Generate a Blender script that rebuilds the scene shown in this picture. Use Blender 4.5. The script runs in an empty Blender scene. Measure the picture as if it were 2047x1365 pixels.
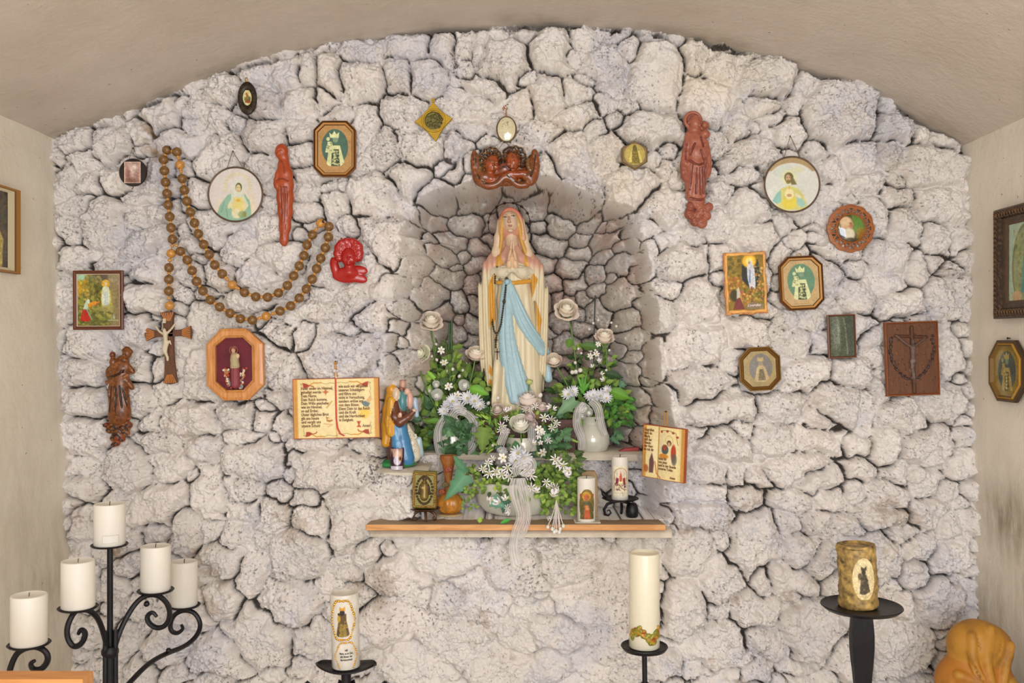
import bpy, math, random
import numpy as np
from mathutils import Vector, Matrix
random.seed(7)
rng = np.random.default_rng(11)
C = bpy.context.scene.collection
W, H = 2047.0, 1365.0
F = 1900.0            # focal length in pixels at 2047 wide
D = 2.714             # camera to wall plane (y = 0), 700 px per metre there
CX, CY, CZ = 1023.5, 682.5, 1.45

def P(px, py, y=0.0):
    s = (D + y) / F
    return Vector(((px - CX) * s, y, CZ - (py - CY) * s))
def S(y=0.0):
    return (D + y) / F

def lin(c):
    c = np.asarray(c, dtype=float)
    return np.where(c <= 0.04045, c / 12.92, ((np.clip(c, 0, None) + 0.055) / 1.055) ** 2.4)
def hx(h):
    h = h.lstrip('#')
    return np.array([int(h[i:i+2], 16) / 255 for i in (0, 2, 4)])

# ---------------------------------------------------------------- materials
MATS = {}
def _new(name):
    m = bpy.data.materials.new(name); m.use_nodes = True
    nt = m.node_tree
    return m, nt, nt.nodes['Principled BSDF']
def nd(nt, typ, **kw):
    n = nt.nodes.new(typ)
    for k, v in kw.items():
        if k.startswith('i_'): n.inputs[k[2:].replace('_', ' ')].default_value = v
        else: setattr(n, k, v)
    return n
def add_bump(nt, b, scale, strength, dist=0.002, detail=6, rough=0.6, prev=None):
    tc = nd(nt, 'ShaderNodeTexCoord')
    n = nd(nt, 'ShaderNodeTexNoise'); n.inputs['Scale'].default_value = scale
    n.inputs['Detail'].default_value = detail; n.inputs['Roughness'].default_value = rough
    nt.links.new(tc.outputs['Object'], n.inputs['Vector'])
    bp = nd(nt, 'ShaderNodeBump'); bp.inputs['Strength'].default_value = strength
    bp.inputs['Distance'].default_value = dist
    nt.links.new(n.outputs['Fac'], bp.inputs['Height'])
    if prev: nt.links.new(prev.outputs['Normal'], bp.inputs['Normal'])
    nt.links.new(bp.outputs['Normal'], b.inputs['Normal'])
    return bp
def mat(name, col, rough=0.6, metal=0.0, var=0.12, vscale=40, bump=0.0, bscale=200, coat=0.0, sss=0.0, spec=0.5, trans=0.0, alpha=1.0):
    if name in MATS: return MATS[name]
    m, nt, b = _new(name)
    c = lin(hx(col)) if isinstance(col, str) else np.array(col)
    tc = nd(nt, 'ShaderNodeTexCoord')
    n = nd(nt, 'ShaderNodeTexNoise'); n.inputs['Scale'].default_value = vscale; n.inputs['Detail'].default_value = 5
    nt.links.new(tc.outputs['Object'], n.inputs['Vector'])
    r = nd(nt, 'ShaderNodeValToRGB')
    r.color_ramp.elements[0].position = 0.3; r.color_ramp.elements[1].position = 0.7
    r.color_ramp.elements[0].color = (*np.clip(c * (1 - var), 0, 1), 1)
    r.color_ramp.elements[1].color = (*np.clip(c * (1 + var), 0, 1), 1)
    nt.links.new(n.outputs['Fac'], r.inputs['Fac']); nt.links.new(r.outputs['Color'], b.inputs['Base Color'])
    b.inputs['Roughness'].default_value = rough; b.inputs['Metallic'].default_value = metal
    b.inputs['Coat Weight'].default_value = coat; b.inputs['Coat Roughness'].default_value = 0.08
    b.inputs['Specular IOR Level'].default_value = spec
    b.inputs['Transmission Weight'].default_value = trans; b.inputs['Alpha'].default_value = alpha
    if sss:
        b.inputs['Subsurface Weight'].default_value = sss
        b.inputs['Subsurface Radius'].default_value = (0.02, 0.012, 0.008)
        b.inputs['Subsurface Scale'].default_value = 0.3
    if bump: add_bump(nt, b, bscale, bump)
    MATS[name] = m; return m
def vmat(name, rough=0.55, metal=0.0, bump=0.0, bscale=300, coat=0.0, spec=0.4, sss=0.0, mottling=0.0, mscale=120, mcol='#20140a'):
    """colour comes from the object's own painted pattern (attribute Col)"""
    if name in MATS: return MATS[name]
    m, nt, b = _new(name)
    a = nd(nt, 'ShaderNodeAttribute'); a.attribute_name = 'Col'
    out = a.outputs['Color']
    if mottling:
        tc = nd(nt, 'ShaderNodeTexCoord')
        n = nd(nt, 'ShaderNodeTexNoise'); n.inputs['Scale'].default_value = mscale; n.inputs['Detail'].default_value = 6
        nt.links.new(tc.outputs['Object'], n.inputs['Vector'])
        r = nd(nt, 'ShaderNodeValToRGB'); r.color_ramp.elements[0].position = 0.48; r.color_ramp.elements[1].position = 0.62
        r.color_ramp.elements[0].color = (0, 0, 0, 1); r.color_ramp.elements[1].color = (mottling,) * 3 + (1,)
        nt.links.new(n.outputs['Fac'], r.inputs['Fac'])
        mx = nd(nt, 'ShaderNodeMix', data_type='RGBA')
        nt.links.new(r.outputs['Color'], mx.inputs['Factor']); nt.links.new(out, mx.inputs[6])
        mx.inputs[7].default_value = (*lin(hx(mcol)), 1)
        out = mx.outputs[2]
    nt.links.new(out, b.inputs['Base Color'])
    b.inputs['Roughness'].default_value = rough; b.inputs['Metallic'].default_value = metal
    b.inputs['Coat Weight'].default_value = coat; b.inputs['Coat Roughness'].default_value = 0.06
    b.inputs['Specular IOR Level'].default_value = spec
    if sss:
        b.inputs['Subsurface Weight'].default_value = sss; b.inputs['Subsurface Scale'].default_value = 0.2
        b.inputs['Subsurface Radius'].default_value = (0.02, 0.01, 0.006)
    if bump: add_bump(nt, b, bscale, bump)
    MATS[name] = m; return m
def woodmat(name, c1, c2, scale=6, axis='X', rough=0.5, dist=8, coat=0.0):
    if name in MATS: return MATS[name]
    m, nt, b = _new(name)
    tc = nd(nt, 'ShaderNodeTexCoord'); mp = nd(nt, 'ShaderNodeMapping')
    st = {'X': (0.12, 1, 1), 'Y': (1, 0.12, 1), 'Z': (1, 1, 0.12)}[axis]
    mp.inputs['Scale'].default_value = st
    nt.links.new(tc.outputs['Object'], mp.inputs['Vector'])
    n = nd(nt, 'ShaderNodeTexNoise'); n.inputs['Scale'].default_value = scale * 30; n.inputs['Detail'].default_value = 6
    n.inputs['Distortion'].default_value = 0.6
    nt.links.new(mp.outputs['Vector'], n.inputs['Vector'])
    r = nd(nt, 'ShaderNodeValToRGB'); r.color_ramp.elements[0].position = 0.35; r.color_ramp.elements[1].position = 0.65
    r.color_ramp.elements[0].color = (*lin(hx(c1)), 1); r.color_ramp.elements[1].color = (*lin(hx(c2)), 1)
    nt.links.new(n.outputs['Fac'], r.inputs['Fac']); nt.links.new(r.outputs['Color'], b.inputs['Base Color'])
    b.inputs['Roughness'].default_value = rough; b.inputs['Coat Weight'].default_value = coat
    bp = nd(nt, 'ShaderNodeBump'); bp.inputs['Strength'].default_value = 0.2; bp.inputs['Distance'].default_value = 0.001
    nt.links.new(n.outputs['Fac'], bp.inputs['Height']); nt.links.new(bp.outputs['Normal'], b.inputs['Normal'])
    MATS[name] = m; return m

# ---------------------------------------------------------------- objects
def raw_obj(name, verts, faces, m, parent=None, smooth=True, cols=None, loc=None):
    me = bpy.data.meshes.new(name)
    verts = np.asarray(verts, dtype=np.float32)
    if isinstance(faces, np.ndarray) and faces.ndim == 2:
        k = faces.shape[1]
        me.vertices.add(len(verts)); me.vertices.foreach_set('co', verts.ravel())
        me.loops.add(faces.size); me.loops.foreach_set('vertex_index', faces.ravel().astype(np.int32))
        me.polygons.add(len(faces))
        me.polygons.foreach_set('loop_start', np.arange(0, faces.size, k, dtype=np.int32))
        me.polygons.foreach_set('loop_total', np.full(len(faces), k, dtype=np.int32))
        me.update(calc_edges=True)
    else:
        me.from_pydata([tuple(map(float, v)) for v in verts], [], [tuple(int(i) for i in f) for f in faces])
    if len(me.polygons):
        me.polygons.foreach_set('use_smooth', np.full(len(me.polygons), bool(smooth)))
    if cols is not None:
        cols = np.asarray(cols, dtype=np.float32)
        if cols.shape[1] == 3: cols = np.hstack([cols, np.ones((len(cols), 1), np.float32)])
        at = me.color_attributes.new('Col', 'FLOAT_COLOR', 'POINT')
        at.data.foreach_set('color', cols.astype(np.float32).ravel())
    me.validate(); me.update()
    if m is not None: me.materials.append(m)
    o = bpy.data.objects.new(name, me); C.objects.link(o)
    if parent is not None: o.parent = parent
    if loc is not None: o.location = loc
    return o
def tag(o, label=None, cat=None, group=None, kind=None):
    if label: o['label'] = label
    if cat: o['category'] = cat
    if group: o['group'] = group
    if kind: o['kind'] = kind
    return o
def thing(name, label, cat, loc=(0, 0, 0), group=None):
    o = bpy.data.objects.new(name, None); C.objects.link(o); o.location = loc
    o.empty_display_size = 0.02
    return tag(o, label, cat, group)
def dup(o, parent=None):
    c = o.copy(); C.objects.link(c)
    if parent is not None: c.parent = parent
    for ch in list(o.children): dup(ch, c)
    return c

class Geo:
    """collects shapes in local units (x right, y away from the viewer, z up) into one mesh"""
    def __init__(s): s.v = []; s.f = []; s.c = []; s.n = 0
    def add(s, v, f, col=None):
        v = np.asarray(v, dtype=float).reshape(-1, 3)
        s.v.append(v); s.f += [tuple(int(i) + s.n for i in q) for q in f]
        c = np.array([1, 1, 1.]) if col is None else (hx(col) if isinstance(col, str) else np.asarray(col, float))
        s.c.append(np.tile(lin(c), (len(v), 1)) if c.ndim == 1 else lin(c)); s.n += len(v)
        return s
    def box(s, x0, x1, y0, y1, z0, z1, col=None):
        v = [(x, y, z) for x in (x0, x1) for y in (y0, y1) for z in (z0, z1)]
        return s.add(v, [(0, 1, 3, 2), (4, 6, 7, 5), (0, 4, 5, 1), (2, 3, 7, 6), (0, 2, 6, 4), (1, 5, 7, 3)], col)
    def prism(s, pts, y0, y1, col=None, bev=0.0):
        """outline pts (x,z) extruded from y0 (front) to y1 (back), front edge bevelled"""
        pts = np.asarray(pts, float); n = len(pts)
        ctr = pts.mean(0)
        rings = []
        if bev:
            d = pts - ctr; L = np.linalg.norm(d, axis=1, keepdims=True) + 1e-9
            rings.append((ctr + d * (1 - bev / L), y0)); rings.append((pts, y0 + bev)); rings.append((pts, y1))
        else:
            rings += [(pts, y0), (pts, y1)]
        v = []
        for p, y in rings: v += [(a, y, b) for a, b in p]
        f = []
        for r in range(len(rings) - 1):
            for i in range(n):
                j = (i + 1) % n; f.append((r*n+i, r*n+j, (r+1)*n+j, (r+1)*n+i))
        f.append(tuple(range(n))[::-1]); f.append(tuple((len(rings)-1)*n + i for i in range(n)))
        return s.add(v, f, col)
    def ringframe(s, outer, inner, prof, col=None):
        """moulding between two outlines; prof = list of (t 0..1 outer->inner, y)"""
        o = np.asarray(outer, float); q = np.asarray(inner, float); n = len(o)
        v = []; f = []
        for t, y in prof:
            p = o * (1 - t) + q * t
            v += [(a, y, b) for a, b in p]
        for r in range(len(prof) - 1):
            for i in range(n):
                j = (i + 1) % n; f.append((r*n+i, r*n+j, (r+1)*n+j, (r+1)*n+i))
        return s.add(v, f, col)
    def lathe(s, prof, c=(0, 0, 0), n=32, axis='z', col=None, cap=True):
        v = []; f = []; m = len(prof)
        for r, h in prof:
            for i in range(n):
                a = 2*math.pi*i/n; x, y = r*math.cos(a), r*math.sin(a)
                v.append((c[0]+x, c[1]+y, c[2]+h) if axis == 'z' else (c[0]+x, c[1]-h, c[2]+y))
        for k in range(m-1):
            for i in range(n):
                j = (i+1) % n; f.append((k*n+i, k*n+j, (k+1)*n+j, (k+1)*n+i))
        if cap: f.append(tuple(range(n))[::-1]); f.append(tuple((m-1)*n+i for i in range(n)))
        return s.add(v, f, col)
    def sphere(s, c, r, n=14, m=9, col=None, sc=(1, 1, 1)):
        v = []; f = []
        for k in range(m+1):
            t = math.pi*k/m
            for i in range(n):
                a = 2*math.pi*i/n
                v.append((c[0]+r*sc[0]*math.sin(t)*math.cos(a), c[1]+r*sc[1]*math.sin(t)*math.sin(a), c[2]+r*sc[2]*math.cos(t)))
        for k in range(m):
            for i in range(n):
                j = (i+1) % n; f.append((k*n+i, (k+1)*n+i, (k+1)*n+j, k*n+j))
        return s.add(v, f, col)
    def tube(s, pts, r, n=8, col=None, closed=False, flat=1.0):
        pts = [Vector(p) for p in pts]; N = len(pts)
        rr = [r]*N if not hasattr(r, '__len__') else list(r)
        v = []; f = []
        up = None
        for i, p in enumerate(pts):
            if closed: t = pts[(i+1) % N] - pts[i-1]
            else: t = pts[min(i+1, N-1)] - pts[max(i-1, 0)]
            if t.length < 1e-9: t = Vector((0, 0, 1))
            t.normalize()
            if up is None:
                up = Vector((0, 1, 0)) if abs(t.y) < 0.9 else Vector((1, 0, 0))
            b = t.cross(up)
            if b.length < 1e-6: b = t.cross(Vector((1, 0, 0)))
            b.normalize(); up = b.cross(t).normalized()
            for k in range(n):
                a = 2*math.pi*k/n
                q = p + b*math.cos(a)*rr[i] + up*math.sin(a)*rr[i]*flat
                v.append(tuple(q))
        R = N if closed else N-1
        for i in range(R):
            j = (i+1) % N
            for k in range(n):
                l = (k+1) % n; f.append((i*n+k, i*n+l, j*n+l, j*n+k))
        if not closed:
            f.append(tuple(range(n))[::-1]); f.append(tuple((N-1)*n+k for k in range(n)))
        return s.add(v, f, col)
    def strip(s, pts, widths, nrm=(0, -1, 0), col=None, thick=0.0, cup=0.0):
        """ribbon along pts; widths vector per point or scalar, sideways = tangent x nrm"""
        pts = [Vector(p) for p in pts]; N = len(pts); v = []; f = []
        K = 5
        for i, p in enumerate(pts):
            t = (pts[min(i+1, N-1)] - pts[max(i-1, 0)]).normalized()
            nn = Vector(nrm[i]) if hasattr(nrm[0], '__len__') or isinstance(nrm[0], Vector) else Vector(nrm)
            b = t.cross(nn)
            b = b.normalized() if b.length > 1e-6 else Vector((1, 0, 0))
            up = b.cross(t).normalized()
            w = widths[i] if hasattr(widths, '__len__') else widths
            for k in range(K):
                u = k/(K-1)*2-1
                v.append(tuple(p + b*w*u*0.5 + up*cup*w*(u*u)))
        for i in range(N-1):
            for k in range(K-1):
                f.append((i*K+k, i*K+k+1, (i+1)*K+k+1, (i+1)*K+k))
        return s.add(v, f, col)
    def xf(s, M):
        """transform everything collected so far"""
        M = np.array(M)
        for i, v in enumerate(s.v): s.v[i] = v @ M[:3, :3].T + M[:3, 3]
        return s
    def build(s, name, m, parent=None, scale=1.0, smooth=True, label=None, loc=None, vc=False):
        v = np.vstack(s.v) * scale
        o = raw_obj(name, v, s.f, m, parent, smooth, np.vstack(s.c) if vc else None, loc)
        if smooth == 'auto' or smooth is True:
            try: o.data.set_sharp_from_angle(angle=math.radians(40))
            except Exception: pass
        if label: o['label'] = label
        return o

def circ(cx, cz, rx, rz=None, n=48, a0=0.0):
    rz = rx if rz is None else rz
    return [(cx + rx*math.cos(a0 + 2*math.pi*i/n), cz + rz*math.sin(a0 + 2*math.pi*i/n)) for i in range(n)]
def chaikin(pts, it=2, closed=False):
    pts = [np.array(p, float) for p in pts]
    for _ in range(it):
        q = []
        n = len(pts)
        if not closed: q.append(pts[0])
        for i in range(n if closed else n-1):
            a, b = pts[i], pts[(i+1) % n]
            q += [a*0.75+b*0.25, a*0.25+b*0.75]
        if not closed: q.append(pts[-1])
        pts = q
    return pts
# ---------------------------------------------------------------- camera and light
cam = bpy.data.cameras.new('camera'); co = bpy.data.objects.new('camera', cam); C.objects.link(co)
co.location = (0, -D, CZ); co.rotation_euler = (math.radians(90), 0, 0)
cam.sensor_width = 36.0; cam.lens = F / W * 36.0; cam.clip_start = 0.05
cam.dof.use_dof = True; cam.dof.focus_distance = D - 0.02; cam.dof.aperture_fstop = 6.5
bpy.context.scene.camera = co
sc = bpy.context.scene
sc.view_settings.view_transform = 'Standard'; sc.view_settings.look = 'None'
sc.view_settings.exposure = 0.33; sc.view_settings.gamma = 1.0
try: sc.view_settings.use_curve_mapping = False
except Exception: pass
wd = bpy.data.worlds.new('daylight'); sc.world = wd; wd.use_nodes = True
wn = wd.node_tree; bg = wn.nodes['Background']
bg.inputs['Color'].default_value = (0.80, 0.88, 1.0, 1); bg.inputs['Strength'].default_value = 1.3
def area(name, loc, rot, sx, sy, power, col):
    l = bpy.data.lights.new(name, 'AREA'); l.shape = 'RECTANGLE'; l.size = sx; l.size_y = sy
    l.energy = power; l.color = col
    o = bpy.data.objects.new(name, l); C.objects.link(o); o.location = loc; o.rotation_euler = rot
    return o
area('doorway_daylight', (0.35, -4.35, 1.5), (math.radians(88), 0, math.radians(4)), 2.0, 2.1, 66, (0.99, 0.985, 1.0))
pl = bpy.data.lights.new('warm_fill_light', 'POINT'); pl.energy = 7; pl.color = (1.0, 0.92, 0.80); pl.shadow_soft_size = 0.16  # unseen warm fill, added to brighten vault, side walls and upper wall
plo = bpy.data.objects.new('warm_fill_light', pl); C.objects.link(plo); plo.location = (0.12, -2.0, 2.12)

# ---------------------------------------------------------------- room shell
VP = [(20, 300), (60, 283), (93, 270), (162, 252), (213, 243), (300, 204), (389, 167), (472, 136), (560, 108), (630, 90), (700, 74), (800, 62), (900, 50), (1000, 45),
      (1100, 44), (1200, 50), (1290, 62), (1400, 78), (1500, 98), (1590, 125), (1680, 152), (1748, 180), (1843, 234), (1900, 262), (1936, 281), (1990, 310)]
VPX = np.array([p[0] for p in VP], float); VPY = np.array([p[1] for p in VP], float)
def vault_py(px): return np.interp(px, VPX, VPY)
def wallx_left(py): return np.interp(py, [200, 270, 1100, 1365, 1800], [97, 100, 135, 140, 150])
def wallx_right(py): return np.interp(py, [200, 280, 1100, 1250, 1800], [1928, 1932, 1955, 1962, 1975])

def fnoise(shape, beta=1.8, seed=0, lo=0.0, aniso=1.0):
    """fractal noise field, zero mean unit std; lo = lowest frequency (cycles per field) kept"""
    r = np.random.default_rng(seed)
    fy = np.fft.fftfreq(shape[0])[:, None] * shape[0]; fx = np.fft.rfftfreq(shape[1])[None, :] * shape[1]
    k = np.sqrt((fy*aniso)**2 + (fx * shape[0] / shape[1])**2); k[0, 0] = 1
    amp = k ** (-beta); amp[k < lo] = 0; amp[0, 0] = 0
    f = np.fft.irfft2(amp * np.exp(2j*np.pi*r.random(k.shape)), s=shape)
    return f / f.std()
def smooth01(t):
    t = np.clip(t, 0, 1); return t*t*(3-2*t)

def plaster(name, base, stain=None, stainmask=None):
    m, nt, b = _new(name)
    tc = nd(nt, 'ShaderNodeTexCoord')
    n1 = nd(nt, 'ShaderNodeTexNoise'); n1.inputs['Scale'].default_value = 3.0; n1.inputs['Detail'].default_value = 8; n1.inputs['Roughness'].default_value = 0.65
    nt.links.new(tc.outputs['Object'], n1.inputs['Vector'])
    r1 = nd(nt, 'ShaderNodeValToRGB'); c = lin(hx(base))
    r1.color_ramp.elements[0].position = 0.3; r1.color_ramp.elements[1].position = 0.7
    r1.color_ramp.elements[0].color = (*(c*np.array([0.92, 0.90, 0.86])), 1); r1.color_ramp.elements[1].color = (*np.clip(c*1.05, 0, 1), 1)
    nt.links.new(n1.outputs['Fac'], r1.inputs['Fac'])
    out = r1.outputs['Color']
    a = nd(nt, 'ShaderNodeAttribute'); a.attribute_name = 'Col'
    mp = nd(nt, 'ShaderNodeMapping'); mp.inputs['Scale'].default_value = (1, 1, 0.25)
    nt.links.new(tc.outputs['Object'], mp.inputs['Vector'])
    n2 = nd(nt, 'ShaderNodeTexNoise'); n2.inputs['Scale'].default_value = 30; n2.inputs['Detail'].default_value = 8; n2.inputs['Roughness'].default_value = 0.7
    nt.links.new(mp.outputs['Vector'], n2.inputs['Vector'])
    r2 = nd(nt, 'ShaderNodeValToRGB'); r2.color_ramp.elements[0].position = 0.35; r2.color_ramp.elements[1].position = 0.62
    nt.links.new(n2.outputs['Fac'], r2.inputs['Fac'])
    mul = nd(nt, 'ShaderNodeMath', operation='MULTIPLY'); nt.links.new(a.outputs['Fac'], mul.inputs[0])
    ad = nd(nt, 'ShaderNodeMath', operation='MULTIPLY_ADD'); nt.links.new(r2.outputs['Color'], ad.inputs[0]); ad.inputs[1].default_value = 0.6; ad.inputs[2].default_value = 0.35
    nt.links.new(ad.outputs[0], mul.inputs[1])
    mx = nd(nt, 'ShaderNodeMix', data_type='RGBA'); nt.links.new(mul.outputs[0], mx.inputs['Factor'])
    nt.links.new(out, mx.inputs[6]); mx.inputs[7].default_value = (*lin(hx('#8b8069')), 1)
    # small specks
    v = nd(nt, 'ShaderNodeTexNoise'); v.inputs['Scale'].default_value = 60; v.inputs['Detail'].default_value = 3
    nt.links.new(tc.outputs['Object'], v.inputs['Vector'])
    rv = nd(nt, 'ShaderNodeValToRGB'); rv.color_ramp.elements[0].position = 0.735; rv.color_ramp.elements[1].position = 0.76
    nt.links.new(v.outputs['Fac'], rv.inputs['Fac'])
    mx2 = nd(nt, 'ShaderNodeMix', data_type='RGBA'); nt.links.new(rv.outputs['Color'], mx2.inputs['Factor'])
    nt.links.new(mx.outputs[2], mx2.inputs[6]); mx2.inputs[7].default_value = (*lin(hx('#8a6a4c')), 1)
    nt.links.new(mx2.outputs[2], b.inputs['Base Color'])
    b.inputs['Roughness'].default_value = 0.9; b.inputs['Specular IOR Level'].default_value = 0.2
    bp = add_bump(nt, b, 9, 0.5, 0.01, 8, 0.65)
    add_bump(nt, b, 60, 0.35, 0.003, 5, 0.6, bp)
    return m

def room_side(name, fx, sign, stains, base):
    ys = np.linspace(0.12, -4.6, 95); pys = np.linspace(150, 1720, 140)
    Y, PY = np.meshgrid(ys, pys, indexing='ij')
    X = (fx(PY) - CX) / 700.0; Z = CZ - (PY - CY) / 700.0
    nz = fnoise(Y.shape, 1.9, 5 if sign < 0 else 6, 2) * 0.0035
    X = X + nz + sign * 0.012 * np.clip(-Y, 0, 5)
    st = np.zeros_like(Y)
    for (sy, sp, ry, rp, a) in stains:
        st = np.maximum(st, a*np.exp(-(((Y-sy)/ry)**2 + ((PY-sp)/rp)**2)))
    n, m_ = Y.shape
    idx = np.arange(n*m_).reshape(n, m_)
    f = np.stack([idx[:-1, :-1], idx[1:, :-1], idx[1:, 1:], idx[:-1, 1:]], -1).reshape(-1, 4)
    if sign > 0: f = f[:, ::-1]
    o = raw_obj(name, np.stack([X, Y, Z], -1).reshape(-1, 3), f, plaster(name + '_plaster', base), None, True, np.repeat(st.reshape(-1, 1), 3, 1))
    tag(o, kind='structure'); return o
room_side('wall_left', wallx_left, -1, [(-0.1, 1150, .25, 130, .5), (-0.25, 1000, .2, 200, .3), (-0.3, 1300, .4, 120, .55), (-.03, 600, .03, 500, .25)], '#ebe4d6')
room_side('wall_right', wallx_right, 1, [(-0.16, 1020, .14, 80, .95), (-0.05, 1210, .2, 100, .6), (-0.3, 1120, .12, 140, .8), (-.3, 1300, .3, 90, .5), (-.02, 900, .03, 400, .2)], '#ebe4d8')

def vault():
    pxs = np.concatenate([np.linspace(20, 1990, 150)])
    ys = np.linspace(0.14, -4.6, 90)
    PX, Y = np.meshgrid(pxs, ys, indexing='ij')
    Z = CZ - (vault_py(PX) - CY) / 700.0
    k = np.ones(9) / 9
    zz = Z[:, 0]; zz = np.convolve(np.pad(zz, 4, mode='edge'), k, 'valid')
    zz[:3] = Z[:3, 0]; zz[-3:] = Z[-3:, 0]
    Z = zz[:, None] + 0 * Y + fnoise(Y.shape, 1.9, 9, 2) * 0.004 + np.clip(-Y, 0, 5) * 0.006
    X = (PX - CX) / 700.0
    X = np.where(PX < 60, X, X)
    idx = np.arange(X.size).reshape(X.shape)
    f = np.stack([idx[:-1, :-1], idx[:-1, 1:], idx[1:, 1:], idx[1:, :-1]], -1).reshape(-1, 4)
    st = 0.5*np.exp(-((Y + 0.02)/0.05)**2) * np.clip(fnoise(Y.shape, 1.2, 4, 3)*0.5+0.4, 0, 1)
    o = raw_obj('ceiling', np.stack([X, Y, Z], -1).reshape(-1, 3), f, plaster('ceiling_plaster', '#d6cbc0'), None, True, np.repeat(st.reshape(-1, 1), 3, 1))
    tag(o, kind='structure')
vault()
g = Geo(); g.box(-1.7, 1.7, -4.6, 0.6, -0.06, 0.0)
tag(g.build('floor', mat('floor_stone', '#b5ab9c', 0.8, var=.15, vscale=4, bump=.3, bscale=20), smooth=False), kind='structure')

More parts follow.
